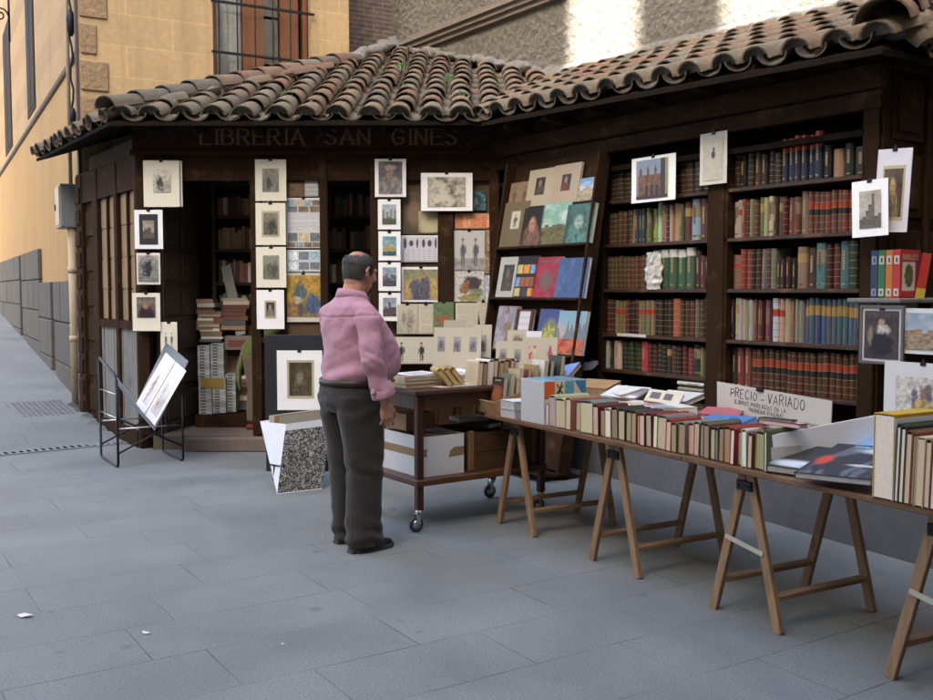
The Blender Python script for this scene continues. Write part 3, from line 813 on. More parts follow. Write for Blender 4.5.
def slope_tiles(E0, U, W, N, width, rows, inside, pitch=.274, exposure=.375, skip_low=0):
    n = int(width / pitch) + 1
    for i in range(n):
        for ch in (0, 1):
            x = (i + (.5 if ch else 0)) * pitch
            if x > width: continue
            jx = (rt.random() - .5) * .018
            for k in range(rows):
                if rt.random() < .0: continue
                c = rt.choice(TILE_COLS); c = mixc(c, (.165, .135, .092), (.55 if k < 1 else .22) + rt.random() * .45)
                l = k * exposure + (rt.random() - .5) * .06
                P = E0 + U * (x + jx + (rt.random() - .5) * .022) + W * l
                mid = P + W * .2
                if not inside(mid): continue
                Wt = (W + N * ((.022 if not ch else .02) + (rt.random() - .5) * .012) * 0 + U * (rt.random() - .5) * .085).normalized()
                if ch: tile(tiles, P + N * .072, U, (Wt - N * .03).normalized(), N, .48, .106, .094, False, scl(c, .85))
                else:
                    if k == 0: tiles.poly([P + N * .045 + W * .05 + U * (.098 * math.cos(math.pi * q / 8)) + N * (.084 * math.sin(math.pi * q / 8)) for q in range(9)], (.13, .12, .09))
                    tile(tiles, P + N * .045, U, (Wt - N * .045).normalized(), N, .47, .106, .088, True, c)
def yel(p):    # distance in front of the yellow facade and the lane wall
    q = Vector((p.x, p.y, 0)) - YC
    return not (q.dot(UB) > 0 and q.dot(UL) > 0)
def frame3(U, up): 
    W = up.normalized(); U = (U - W * U.dot(W)).normalized(); return U, W, U.cross(W)
# front slope of the short wing
U, W, N = frame3(Vector((1, 0, 0)), Vector((0, 1, .36)))
slope_tiles(P0 + Vector((.10, 0, .0)), U, W, N, 4.8, 15, lambda p: zF(p) <= zS(p) + .05 and zF(p) >= zRr(p) - .03 and ts(p)[1] < CH - .1 and yel(p))
# lane side slope
U, W, N = frame3(WD, Vector((WE.x, WE.y, .36)))
E1 = P0 - WD * 2.95
slope_tiles(E1, U, W, N, 2.9, 8, lambda p: zS(p) <= zF(p) + .05 and yel(p))
# long wing front slope
ud = (wing(T_END, -.4, ezR(T_END)) - wing(.27, -.4, ezR(.27))).normalized()
U, W, N = frame3(ud, Vector((WE.x, WE.y, .385)))
slope_tiles(wing(-.6, -.4, ezR(-.6)), U, W, N, 4.75, 6, lambda p: zRr(p) > zF(p) - .02 and zRr(p) <= zE(p) + .06 and ts(p)[1] < CH - .02)
# end slope
U, W, N = frame3(WE, Vector((-WD.x, -WD.y, 1.0)))
slope_tiles(wing(T_END, -.3, 2.87), U, W, N, 3.0, 6, lambda p: zE(p) <= zRr(p) + .05, exposure=.34)
# hip caps
def caps(a, b, r=.125, lift=.10):
    d = (b - a); L = d.length; W = d.normalized(); U = W.cross(Vector((0, 0, 1))).normalized(); N = U.cross(W)
    k = 0.0
    while k < L:
        c = mixc(rt.choice(TILE_COLS), (.15, .13, .10), .35)
        tile(tiles, a + W * k + N * lift, U, (W - N * .05).normalized(), N, .46, r * (1 + (rt.random() - .5) * .08), r * .84, True, c); k += .36
H1 = Vector((-1.47, 12.0, 2.99 + .36 * 3.25))
caps(P0 + Vector((0, 0, .01)), H1)
hE = wing(T_END, -.4, 2.87); hE1 = wing(T_END - .385 * 1.9, 1.5, 2.87 + .385 * 1.9)
caps(hE + Vector((0, 0, .02)), hE1, .15, .11)
roof = tiles.build('roof', M_TILE, shop)
# bedding mortar under the caps, in the valley and along the walls
rm = random.Random(4)
def lumps(a, b, r, step=.09, lift=0):
    mo = MB(); mo.smooth = True; L = (b - a).length; k = 0.0
    while k < L:
        p = a.lerp(b, k / L) + Vector(((rm.random() - .5) * r, (rm.random() - .5) * r, lift + (rm.random() - .5) * r * .4)); q = r * (.7 + rm.random() * .6)
        mo.ell(p, (q, q, q * .7), Matrix.Rotation(rm.random() * 3, 3, 'Z'), 9, 6); k += step * .8
    organic(mo, 'mortar', M_MORTAR, roof, .02, 2, lambda p, n: .012 * mnoise.noise(p * 16))
lumps(P0 + Vector((.1, .2, .10)), H1 + Vector((0, 0, .08)), .07, .11)
lumps(hE + (hE1 - hE) * .12 + Vector((0, 0, .03)), hE1 + Vector((0, 0, .03)), .065, .08)
Wt1 = wing(-4.4, CH - .06, 0); Wt1.z = min(zF(Wt1), 4.95); V1 = wing(-1.35, CH - .06, 0); V1.z = zF(V1) + .10
lumps(H1 + Vector((.1, .1, .15)), Wt1 + Vector((0, 0, .12)), .09, .10); lumps(Wt1 + Vector((0, 0, .06)), V1, .085, .10)
Vb = wing(T_END - 1.0, CH - .05, 0); Vb.z = zRr(Vb) + .10
V2 = wing(-1.3, CH - .05, 0); V2.z = zRr(V2) + .10
lumps(V1, V2, .08, .10); lumps(V2, Vb, .06, .07)
fl = MB()
def flash(t0, t1):
    for t in [t0 + .25 * k for k in range(int((t1 - t0) / .25))]:
        A = wing(t, CH - .20, 0); B = wing(t, CH - .002, 0); C = wing(t + .25, CH - .002, 0); D = wing(t + .25, CH - .20, 0)
        zt = [max(zRr(p), zF(p) if ts(p)[0] < -1 else -9) + .08 for p in (A, B, C, D)]
        fl.poly([Vector((A.x, A.y, zt[0])), Vector((D.x, D.y, zt[3])), Vector((C.x, C.y, zt[2] + .09)), Vector((B.x, B.y, zt[1] + .09))])
flash(-1.2, T_END - .6)
fl.build('flashing', mat_rough('pale_lime_fillet', (.24, .22, .185), 14, 1.0, .05), roof)
# roof boarding below the tiles
dk = MB()
def P3(x, y, f): p = Vector((x, y, 0)); p.z = f(p) - .0; return p
V0 = wing(.27, -.4, 2.99); V0b = Vector((V0.x, 8.75, 2.99))
Wv = wing(-1.0, CH, 0)
def deck(pts):
    lo = [p - Vector((0, 0, .035)) for p in pts]
    dk.poly(pts); dk.poly(list(reversed(lo)))
    for i in range(len(pts)):
        j = (i + 1) % len(pts); dk.poly([pts[i], lo[i], lo[j], pts[j]])
vtop = Vector((.92, 10.95, 0)); vtop.z = zF(vtop)
deck([P0 + Vector((0, 0, -.01)), V0b, vtop, P3(-1.0, 13.5, zF), P3(H1.x, H1.y, zF)])
e3 = E1 + Vector((0, 0, -.01)); e4 = e3 + WE * 1.6; e4.z = zS(e4)
deck([e3, P0 + Vector((0, 0, -.012)), H1 + Vector((0, 0, -.012)), e4])
r1 = wing(T_END, -.4, ezR(T_END)); r2 = hE1 - Vector((0, 0, .02)); r3 = wing(-.9, CH, 0); r3.z = zRr(r3)
deck([V0 + Vector((0, 0, -.014)), r1 + Vector((0, 0, -.014)), r2, vtop + Vector((0, 0, -.02))])
r5 = wing(T_END, 2.6, 2.87); r6 = wing(T_END - .9, 2.6, 3.77)
deck([hE + Vector((0, 0, -.016)), r5, r6, hE1 + Vector((0, 0, -.03))])
dk.build('boarding', M_NEARBLACK, roof)

# weeds rooted in the tile channels
wd = MB(); rwd = random.Random(6)
for (x, y) in ((-.75, 11.4), (-.62, 9.9), (-1.2, 10.3), (-.05, 9.4), (-1.75, 9.6), (-.9, 10.9), (-.2, 10.6)):
    for k in range(12):
        b_ = Vector((x + (rwd.random() - .5) * .09, y + (rwd.random() - .5) * .09, 0)); b_.z = zF(b_) + .06
        d_ = Vector(((rwd.random() - .5), (rwd.random() - .5), .9)).normalized(); l_ = .05 + rwd.random() * .07; n_ = d_.cross(Vector((rwd.random(), 1, 0))).normalized() * .012
        wd.poly([b_, b_ + d_ * l_ * .5 + n_, b_ + d_ * l_, b_ + d_ * l_ * .5 - n_], scl((.07, .13, .045), .7 + rwd.random() * .8))
tag(wd.build('weeds', M_VC), 'small green weeds sprouting between the tiles of the short wing roof', 'weeds', kind='stuff')
# ------------------------------------------------------------------ pictures: small printed images laid out cell by cell
def fbm(u, v, seed, o=3):
    a = 0; k = 1.0
    for i in range(o): a += k * mnoise.noise(Vector((u * 2 ** i, v * 2 ** i, seed * 7.31))); k *= .55
    return a
def clamp(x, a=0.0, b=1.0): return max(a, min(b, x))
def ss(a, b, x):
    t = clamp((x - a) / (b - a)); return t * t * (3 - 2 * t)
def inell(u, v, cx, cy, rx, ry, soft=.25):
    return 1 - ss(1 - soft, 1 + soft, math.hypot((u - cx) / rx, (v - cy) / ry))
def c_engrave(seed, paper=(.50, .46, .36), ink=(.05, .048, .045), fx=5, fy=6, k=1.1, b=.42, arch=False):
    r = random.Random(seed * 13 + 1); F = [(.25 + .5 * r.random(), .2 + .4 * r.random(), .05 + .12 * r.random(), .12 + .24 * r.random(), .35 + .5 * r.random()) for _ in range(5)]
    def f(u, v):
        d = b - .22 + .22 * k * fbm(u * fx, v * fy, seed) + .42 * k * fbm(u * 17, v * 21, seed + 1, 2)
        d += (.30 - .42 * ss(.35, .85, v)) * (1 if not arch else .4)
        for (cx, cy, rx, ry, w_) in F: d += w_ * inell(u, v, cx, cy, rx, ry, .3) * (.6 + .8 * fbm(u * 13, v * 11, seed + 3))
        if arch and v > .62: d *= 1 - ss(.95, 1.05, math.hypot((u - .5) / .5, (v - .62) / .38))
        return mixc(paper, ink, clamp(d))
    return f
def c_view(seed, sky, sky2, wall, roof, ground, hor=.3, hi=.75, tower=None):
    r = random.Random(seed); n = 7; hs = [hor + r.random() * (hi - hor) for _ in range(n)]
    if tower is not None: hs[tower] = hi + .12
    def f(u, v):
        q = mixc(sky2, sky, v)
        q = mixc(q, (.6, .6, .58), clamp(.5 * fbm(u * 3, v * 5, seed) + .1))
        h = hs[min(n - 1, int(u * n))]
        if v < h: q = mixc(wall, roof, clamp(.4 + .9 * fbm(u * 9, v * 9, seed + 1))) if v < h - .05 else roof
        if v < hor: q = mixc(ground, scl(ground, .4), clamp(.4 + fbm(u * 8, v * 12, seed + 2)))
        return q
    return f
def c_portrait(seed, bg, skin, cloth, cy=.66, hat=None, body=.42):
    def f(u, v):
        q = mixc(bg, scl(bg, .5), clamp(.5 + fbm(u * 3, v * 3, seed)))
        q = mixc(q, mixc(cloth, scl(cloth, .45), clamp(.5 + fbm(u * 9, v * 7, seed + 4))), inell(u, v, .5, .12, body, .46, .15))
        q = mixc(q, scl(skin, .5), inell(u, v, .5, cy, .17, .2, .2)); q = mixc(q, skin, inell(u, v, .47, cy - .01, .14, .17, .4))
        q = mixc(q, scl(skin, .35), inell(u, v, .44, cy + .03, .03, .015, .5)); q = mixc(q, scl(skin, .35), inell(u, v, .54, cy + .03, .03, .015, .5)); q = mixc(q, scl(skin, .5), inell(u, v, .49, cy - .09, .05, .015, .5))
        if hat: q = mixc(q, hat, inell(u, v, .5, cy + .16, .24, .08, .2))
        return scl(q, clamp(1 + .45 * fbm(u * 15, v * 13, seed + 6), .4, 1.5))
    return f
def c_figures(bg, ink, n, ground=None, h=.62, w=.09, spread=.5):
    def f(u, v):
        q = bg
        if ground and v < .3: q = mixc(ground, scl(ground, .6), clamp(.5 + fbm(u * 6, v * 9, 3)))
        for i in range(n):
            cx = .5 if n == 1 else .5 - spread / 2 + spread * i / (n - 1)
            q = mixc(q, ink, inell(u, v, cx, .50, w * .85, .17, .2)); q = mixc(q, mixc(ink, bg, .35), inell(u, v, cx, .735, w * .36, .05, .2))
            q = mixc(q, ink, inell(u, v, cx, .79, w * .5, .03, .2)); q = mixc(q, ink, inell(u, v, cx - w * .42, .24, w * .3, .17, .2)); q = mixc(q, ink, inell(u, v, cx + w * .42, .24, w * .3, .17, .2))
            q = mixc(q, ink, inell(u, v, cx + w * 1.05, .52, w * .22, .13, .2)); q = mixc(q, mixc(ink, bg, .5), inell(u, v, cx - w * 1.0, .46, w * .2, .15, .2))
        return q
    return f
def c_blobs(cols, seed, s=3.0):
    def f(u, v):
        q = cols[0]
        for i, c in enumerate(cols[1:]): q = mixc(q, c, ss(.05, .25, fbm(u * s, v * s, seed + i * 2.7)))
        return q
    return f
def c_cells(bg, rows, seed, fill=None):
    """a sheet with rows of little pictures; rows = (v0, v1, n)"""
    r = random.Random(seed); P = [[(r.random(), r.random()) for _ in range(n)] for _, _, n in rows]
    fill = fill or [(.14, .10, .07), (.30, .24, .17), (.20, .26, .28), (.10, .12, .12), (.34, .28, .16)]
    def f(u, v):
        for k, (v0, v1, n) in enumerate(rows):
            if v0 < v < v1:
                i = min(n - 1, int(u * n)); fr = u * n - i
                if .06 < fr < .94:
                    c = fill[int(P[k][i][0] * len(fill)) % len(fill)]
                    return mixc(c, scl(c, 2.0), clamp(.5 + fbm(u * 20, v * 20, seed)))
        ln = (v * 26) % 1.0
        return scl(bg, .78) if ln < .35 and fbm(u * 12, int(v * 26) * 1.7, seed) > -.15 else bg
    return f
def c_arch(sky, stone, dark, seed=1):
    """a red brick church front with a row of pinnacles"""
    def f(u, v):
        q = mixc(scl(sky, .8), sky, v)
        top = .62 + (.16 if abs(((u * 4.2 - .1) % 1) - .5) < .16 else 0) + (.06 if abs(((u * 4.2 - .1) % 1) - .5) < .07 else 0)
        if .06 < u < .94 and v < top: q = mixc(stone, dark, clamp(.35 + 1.0 * fbm(u * 10, v * 10, seed)))
        if u > .78: q = mixc(dark, (.02, .02, .03), .6) if u < .92 else mixc(q, (.28, .26, .06), .7)
        for cx in (.34, .5, .66):
            if abs(u - cx) < .045 and .08 < v < .34: q = scl(dark, .4)
        if v < .08: q = scl(dark, .6)
        return q
    return f
def paint(fn, seed=1, w=.05):
    def f(u, v):
        q = fn(u + w * fbm(u * 7, v * 7, seed) + w * .4 * fbm(u * 19, v * 19, seed + 1), v + w * fbm(u * 7, v * 7, seed + 5))
        return scl(q, clamp(1 + .5 * fbm(u * 16, v * 12, seed + 9), .4, 1.6))
    return f
def picture(mb, M, w, h, fn, nx=None, nz=None, y=0.0, zoff=0.0, xoff=0.0):
    nx = nx or max(12, min(56, int(w * 230))); nz = nz or max(12, min(56, int(h * 230)))
    ids = []
    for j in range(nz + 1):
        for i in range(nx + 1):
            u, v = i / nx, j / nz
            k = mb.add([M @ Vector((xoff + (u - .5) * w, y, zoff + (v - .5) * h))]); ids.append(k)
            mb.vc[k] = fn(min(max(u, .004), .996), min(max(v, .004), .996))
    for j in range(nz):
        for i in range(nx):
            a = j * (nx + 1) + i; mb.face((ids[a], ids[a + 1], ids[a + nx + 2], ids[a + nx + 1]))

WHITE = (.84, .84, .82); CREAM = (.74, .70, .56); GREYP = (.42, .42, .40); KRAFT = (.30, .24, .15)
def print_at(P, rz, w, h, label, fn, mat=WHITE, inner=(.62, .62), off=(0, 0), group=None, name='art_print', cat='print', ring=None, th=.006, tilt=0.0, roll=0.0, frame=None, lean=0.0, clip=True):
    """a mounted print, its centre at P and its face towards local -y"""
    o = MB(); o.box((-w / 2, -th / 2, -h / 2), (w / 2, th / 2, h / 2), col=mat)
    if frame: 
        for a_ in ((-w / 2 - .012, -h / 2 - .012, w / 2 + .012, -h / 2 + .003), (-w / 2 - .012, h / 2 - .003, w / 2 + .012, h / 2 + .012), (-w / 2 - .012, -h / 2 + .003, -w / 2 + .003, h / 2 - .003), (w / 2 - .003, -h / 2 + .003, w / 2 + .012, h / 2 - .003)):
            o.box((a_[0], -th / 2 - .008, a_[1]), (a_[2], th / 2 + .004, a_[3]), col=frame)
    r = o.build(name, M_PAPER)
    r.matrix_world = Matrix.Translation(P) @ Matrix.Rotation(rz, 4, 'Z') @ Matrix.Rotation(lean, 4, 'X') @ Matrix.Rotation(roll, 4, 'Y')
    tag(r, label, cat, group)
    if ring:
        q = MB(); q.box((off[0] * w - ring[0] * w / 2, -th / 2 - .003, off[1] * h - ring[1] * h / 2), (off[0] * w + ring[0] * w / 2, -th / 2 - .0005, off[1] * h + ring[1] * h / 2), col=ring[2]); q.build('mount', M_PAPER, r)
    q = MB(); picture(q, Matrix.Identity(4), w * inner[0], h * inner[1], fn, y=-th / 2 - .0045, xoff=off[0] * w, zoff=off[1] * h)
    q.build('picture', M_PRINT, r)
    if clip and h > .26:
        q = MB(); q.box((-.016, -th / 2 - .006, h / 2 - .016), (.016, th / 2 + .004, h / 2 + .006), bev=.002); q.box((-.006, -th / 2 - .002, h / 2 + .006), (.006, th / 2, h / 2 + .022)); q.build('clip', M_IRON, r)
    return r
def print_px(u0, v0, u1, v1, label, fn, Y=9.10, **kw):
    a = on_y(u0, v1, Y); b = on_y(u1, v0, Y)
    return print_at((a + b) / 2, kw.pop('rz', 0.0), b.x - a.x, b.z - a.z, label, fn, **kw)
SKY1, SKY2 = (.17, .30, .42), (.40, .46, .46); SAND = (.36, .27, .16); BRWN = (.13, .085, .05); OLV = (.12, .13, .06)

# prints hung at the corner of the shop
YP = 9.085
print_px(144, 160.5, 179, 207, 'cream print of a grey rider engraving hung topmost at the shop corner', c_engrave(1, CREAM, (.06, .06, .06)), YP, mat=CREAM, inner=(.50, .50), off=(.02, .06))
print_px(172, 161, 182, 206.5, 'edge of a cream sheet showing behind the topmost corner print', c_engrave(2, CREAM, (.2, .2, .17)), YP + .03, mat=CREAM, inner=(.3, .4))
print_px(135, 210, 162.5, 249, 'white print with broad black mount round a small brown photo', c_view(3, (.25, .21, .15), (.3, .26, .2), (.12, .10, .07), (.06, .05, .04), (.15, .13, .1)), YP, inner=(.40, .46), ring=(.66, .78, (.03, .03, .035)))
print_px(137, 253, 160, 284.5, 'small arched dark engraving on the corner post, above the seated figure', c_engrave(4, (.38, .38, .35), (.03, .03, .03), b=.62, arch=True), YP, mat=CREAM, inner=(.86, .84))
print_px(133, 293, 160, 331, 'cream print of a dark seated figure, lowest at the shop corner', c_portrait(5, (.22, .19, .16), (.34, .2, .13), (.04, .025, .03), .62), YP, mat=CREAM, inner=(.68, .54), off=(0, .12))
print_px(161, 322, 177, 357, 'narrow cream sheet with small marks hanging beside the open door', c_figures(CREAM, (.12, .11, .08), 2, h=.5), YP + .02, mat=CREAM, inner=(.7, .6))
# column by the doorway
cols_ = [((255.5, 159.5, 286, 201), 'cream print of a grey arched window, top of the column beside the doorway', c_engrave(6, (.36, .34, .28), (.06, .06, .06), arch=True, b=.6), (.54, .56)),
         ((256, 203, 285.5, 245), 'cream print with a dark olive scene, second in the doorway column', c_engrave(7, (.26, .25, .18), (.05, .05, .04), b=.55), (.48, .52)),
         ((256.5, 247, 286, 287.5), 'cream print of a grey green landscape, third in the doorway column', c_engrave(8, (.30, .31, .23), (.08, .085, .065), b=.5), (.54, .58)),
         ((257, 290, 284, 329), 'white print with a tiny framed portrait, bottom of the doorway column', c_portrait(9, (.05, .045, .04), (.4, .3, .2), (.30, .27, .22)), (.30, .36))]
for px, lb, fn, inn in cols_:
    print_px(*px, lb, fn, 9.125, mat=CREAM if 'white' not in lb else WHITE, inner=inn, ring=(inn[0] + .12, inn[1] + .1, (.46, .41, .29)) if 'olive' in lb or 'tiny' in lb else None)
# notices on the panel beside it
YN = 9.205
print_px(287, 182, 304.5, 197, 'brown card at the top of the notice panel', c_blobs([(.17, .10, .05), (.12, .075, .04)], 3), YN, mat=(.15, .10, .05), inner=(.96, .92), th=.003)
print_px(305, 181, 318, 196.5, 'small pale slip at the top of the notice panel', c_cells((.50, .50, .48), [], 3), YN, mat=(.52, .52, .50), inner=(.9, .9), th=.003)
print_px(286.5, 198, 321, 248, 'white leaflet with rows of tiny photos on the notice panel', c_cells((.60, .60, .60), [(.86, .98, 4), (.72, .84, 2.0 and 3), (.12, .30, 3), (.0, .10, 4)], 11), YN, mat=WHITE, inner=(.96, .96), th=.003)
print_px(287, 250, 321, 272, 'pale leaflet with blue pictures, just above the yellow poster', c_cells((.58, .60, .60), [(.55, .95, 3), (.08, .45, 3)], 12, [(.22, .33, .38), (.50, .54, .54), (.12, .14, .16), (.28, .38, .36)]), YN, mat=WHITE, inner=(.96, .94), th=.003)
def seated(u, v):
    q = mixc((.47, .29, .05), (.36, .21, .04), clamp(.5 + fbm(u * 4, v * 4, 2)))
    if v < .38: q = mixc((.30, .17, .07), (.20, .13, .07), clamp(.5 + fbm(u * 6, v * 6, 5)))
    q = mixc(q, (.09, .12, .13), inell(u, v, .40, .60, .20, .20, .15)); q = mixc(q, (.22, .15, .09), inell(u, v, .40, .84, .07, .07, .2))
    q = mixc(q, (.07, .11, .18), inell(u, v, .78, .30, .22, .26, .15)); q = mixc(q, (.42, .38, .28), inell(u, v, .34, .40, .12, .07, .3))
    q = mixc(q, (.10, .09, .08), inell(u, v, .42, .14, .10, .20, .2))
    return q
print_px(285, 273, 322.5, 322, 'yellow poster of a seated figure in grey, lowest on the notice panel', paint(seated, 3), YN - .01, mat=(.56, .53, .44), inner=(.88, .84), off=(0, .03), name='poster', cat='poster', th=.004)
# column by the inner window
print_px(375, 159, 406, 197, 'portrait print of a man in a flat cap, above the small white prints', c_portrait(14, (.17, .155, .17), (.30, .20, .15), (.30, .28, .27), .66, hat=(.36, .32, .30), body=.55), 9.11, mat=WHITE, inner=(.76, .86))
VW = [((378, 199.5, 400.5, 229.5), 'small white print of a pale blue town view under the flat cap portrait', c_view(15, (.24, .34, .42), (.42, .46, .48), (.26, .24, .18), (.15, .17, .12), (.12, .15, .09))),
      ((378.5, 231.5, 400.5, 260.5), 'small white print of yellow sails on teal water, second of four', c_view(16, (.10, .26, .33), (.25, .40, .40), (.48, .36, .08), (.30, .22, .05), (.05, .16, .20), .22, .6, 3)),
      ((378.5, 262.5, 400.5, 291), 'small white print of a blue grey city fountain, third of four', c_view(17, (.16, .25, .34), (.30, .36, .42), (.20, .21, .22), (.05, .06, .08), (.10, .10, .12), .3, .7)),
      ((379, 293, 400.5, 321), 'small white print of a dark domed building, lowest of four', c_view(18, (.20, .26, .32), (.34, .38, .42), (.12, .10, .11), (.04, .04, .05), (.13, .09, .09), .3, .66, 3))]
for px, lb, fn in VW: print_px(*px, lb, fn, 9.12, inner=(.62, .66), group='small white prints by the inner window')
# display panel behind the man
print_px(403, 192, 440, 234, 'dark brown picture of a crouching figure and pale moor on the display panel', (lambda u, v: mixc(mixc((.10, .075, .04), (.06, .05, .03), clamp(.5 + fbm(u * 5, v * 5, 4))), (.45, .42, .24) if u > .42 and v < .55 else (.20, .13, .08), max(inell(u, v, .74, .22, .34, .3, .4), inell(u, v, .3, .5, .22, .3, .4)))), 9.2, mat=(.12, .10, .05), inner=(.94, .94), th=.004)
print_px(421, 173, 472.5, 211, 'large white drawing of pale cathedral arches pinned over the dark post', (lambda u, v: mixc((.55, .52, .42), (.13, .115, .085), clamp(.30 + .55 * math.sin(9 * (u + .55 * v) + 4 * fbm(u * 2, v * 2, 20)) * ss(.9, .3, abs(u - .5) * 2) + .5 * fbm(u * 15, v * 9, 21)))), 9.11, inner=(.74, .78), th=.004)
def silh(u, v):
    q = (.56, .56, .58)
    if v > .45:
        k = u * 6; i = int(k); fr = k - i
        q = mixc(q, (.06, .06, .08), inell(fr, v, .5, .72, .26 + .1 * math.sin(i * 2.1), .17 + .05 * math.cos(i * 3.7), .15))
    else:
        q = mixc(q, (.40, .40, .45), 1.0 if (u * 7) % 1 < .5 and (v * 12) % 1 < .4 else 0.0)
    return q
print_px(401, 235.5, 440, 262, 'white calendar sheet with a row of black silhouettes', silh, 9.195, inner=(.94, .92), th=.004, name='calendar', cat='calendar')
print_px(401.5, 267, 440.5, 302, 'print of two figures in blue standing in a yellow field', paint(lambda u, v: mixc(mixc(mixc((.46, .33, .14), (.24, .24, .14), ss(.55, .8, v)), (.10, .10, .13), max(inell(u, v, .34, .42, .15, .26, .2), inell(u, v, .60, .40, .17, .34, .2), inell(u, v, .5, .12, .3, .16, .3))), (.30, .2, .13), max(inell(u, v, .34, .72, .06, .07, .3), inell(u, v, .61, .80, .07, .08, .3))), 5), 9.195, mat=WHITE, inner=(.88, .86), th=.004)
print_px(473, 191, 486, 211, 'teal card beside the large cathedral drawing', c_blobs([(.05, .13, .15), (.12, .22, .24), (.03, .06, .07)], 8), 9.2, mat=(.07, .12, .13), inner=(.95, .95), th=.003)
print_px(455, 213.5, 491, 229, 'strip of orange red photo cards under the cathedral drawing', c_cells((.50, .26, .15), [(.05, .95, 9)], 23, [(.42, .16, .08), (.50, .24, .13), (.38, .14, .07)]), 9.19, mat=(.48, .26, .16), inner=(.97, .9), th=.003)
print_px(453.5, 230.5, 485, 270.5, 'grey print of two soldiers standing side by side', c_figures((.50, .49, .46), (.10, .10, .11), 2, (.40, .39, .36), spread=.42, w=.085), 9.18, mat=(.50, .49, .46), inner=(.96, .96), th=.003)
def skiers(u, v):
    q = (.52, .51, .48)
    q = mixc(q, (.07, .055, .06), inell(u, v, .62, .62, .30, .24, .2)); q = mixc(q, (.26, .15, .06), inell(u, v, .35, .42, .14, .20, .2)); q = mixc(q, (.32, .09, .04), inell(u, v, .45, .62, .08, .08, .3))
    q = mixc(q, (.18, .22, .12), inell(u, v, .75, .28, .24, .14, .3)); q = mixc(q, (.30, .26, .10), inell(u, v, .5, .1, .4, .1, .3))
    return q
print_px(454, 271, 484.5, 302, 'colour print of dark huddled birds below the two soldiers', paint(skiers, 7, .07), 9.18, mat=(.52, .51, .48), inner=(.97, .97), th=.003)
for px, lb, c in (((486, 230, 500, 252), 'tan wrapped packet beside the two soldiers', (.30, .23, .13)), ((485, 253, 500, 274), 'crumpled brown packet below the tan packet', (.27, .20, .12)), ((485, 275, 500, 302), 'pale bluish packet, lowest of the hanging packets', (.44, .46, .50))):
    print_px(*px, lb, c_blobs([c, scl(c, 1.4), scl(c, .7)], c[2] * 40, 4), 9.165, mat=c, inner=(.95, .95), th=.012, name='packet', cat='packet')
# lower row on the ledge
YL = 9.12
print_px(397, 304, 418, 334, 'plastic wrapped cream sheet with an engraved view on the ledge', c_engrave(26, (.50, .46, .36), (.24, .2, .15), b=.2), YL, mat=(.52, .48, .37), inner=(.95, .95), th=.004)
print_px(418.5, 304, 433.5, 334, 'cream title page with blue spine edge on the ledge', c_cells((.52, .48, .36), [], 27), YL, mat=(.52, .48, .37), inner=(.8, .9), off=(.06, 0), th=.004)
print_px(433.5, 302, 454, 331, 'green card with a red flower standing on the ledge', lambda u, v: mixc(mixc((.08, .15, .05), (.17, .21, .12), clamp(.5 + fbm(u * 6, v * 6, 3))), (.45, .07, .03), inell(u, v, .5, .38, .36, .15, .6) * (.6 + .8 * fbm(u * 9, v * 5, 7))), YL - .02, mat=(.10, .16, .07), inner=(.97, .97), th=.004)
print_px(455.5, 303, 478, 331, 'cream broadsheet of printed text next to the green card', c_cells((.54, .51, .40), [], 29), YL - .02, mat=(.55, .52, .42), inner=(.86, .88), th=.004)
print_px(479, 301, 492, 331, 'slanting folded cream sheet at the end of the ledge row', c_cells((.53, .49, .37), [], 30), YL - .03, mat=(.55, .50, .38), inner=(.9, .9), th=.004, roll=R(-9))
print_px(386, 337, 437, 364, 'long cream poster with two small black figures below the ledge', c_figures((.54, .51, .40), (.03, .03, .03), 2, spread=.40, w=.05), 9.10, mat=(.55, .52, .41), inner=(.97, .95), off=(0, 0), name='poster', cat='poster', th=.004)

# prints on the long wing
def print_wing(pts, label, fn, s=-.06, **kw):
    """pts: (u0, v_top0, v_bot0, u1, v_top1, v_bot1) as the print stands on the plane of the long wing"""
    u0, a0, b0, u1, a1, b1 = pts
    t0, za = on_wing(u0, a0, s); _, zb = on_wing(u0, b0, s); t1, zc = on_wing(u1, a1, s); _, zd = on_wing(u1, b1, s)
    zt, zb_ = (za + zc) / 2, (zb + zd) / 2
    return print_at(wing((t0 + t1) / 2, s, (zt + zb_) / 2), W_ROT, t1 - t0, zt - zb_, label, fn, **kw)
print_wing((632, 159, 203, 676, 153, 200), 'print of a red brick church with pinnacles pinned over the narrow bookcase', c_arch((.22, .27, .36), (.19, .085, .04), (.06, .03, .025)), -.05, inner=(.72, .86), off=(-.02, 0), th=.004)
print_wing((700.5, 133.5, 185.5, 727.5, 131.5, 183), 'tall pale print of a tiny dark bird hanging from the beam', lambda u, v: mixc(mixc((.50, .46, .36), (.45, .40, .32), clamp(.5 + fbm(u * 4, v * 6, 3))), (.05, .035, .03), max(inell(u, v, .52, .58, .10, .09, .2), inell(u, v, .54, .70, .05, .05, .3))), -.06, mat=(.60, .58, .50), inner=(.74, .84), th=.004)
print_wing((853, 182, 237, 889, 178, 236), 'white print of a sepia city street, overlapping the woman portrait', c_view(31, (.33, .29, .22), (.38, .34, .27), (.16, .13, .10), (.07, .06, .05), (.14, .12, .09), .25, .8, 4), -.16, inner=(.60, .66), off=(.02, -.02), th=.006, roll=R(-2))
print_wing((877, 147, 229, 911, 151, 235), 'white print of a pale woman portrait at the end of the long wing', c_portrait(32, (.10, .065, .04), (.50, .34, .18), (.30, .24, .15), .62, body=.34), -.10, mat=(.62, .61, .66), inner=(.56, .58), off=(.02, -.03), ring=(.66, .66, (.45, .39, .24)), th=.006, roll=R(3))
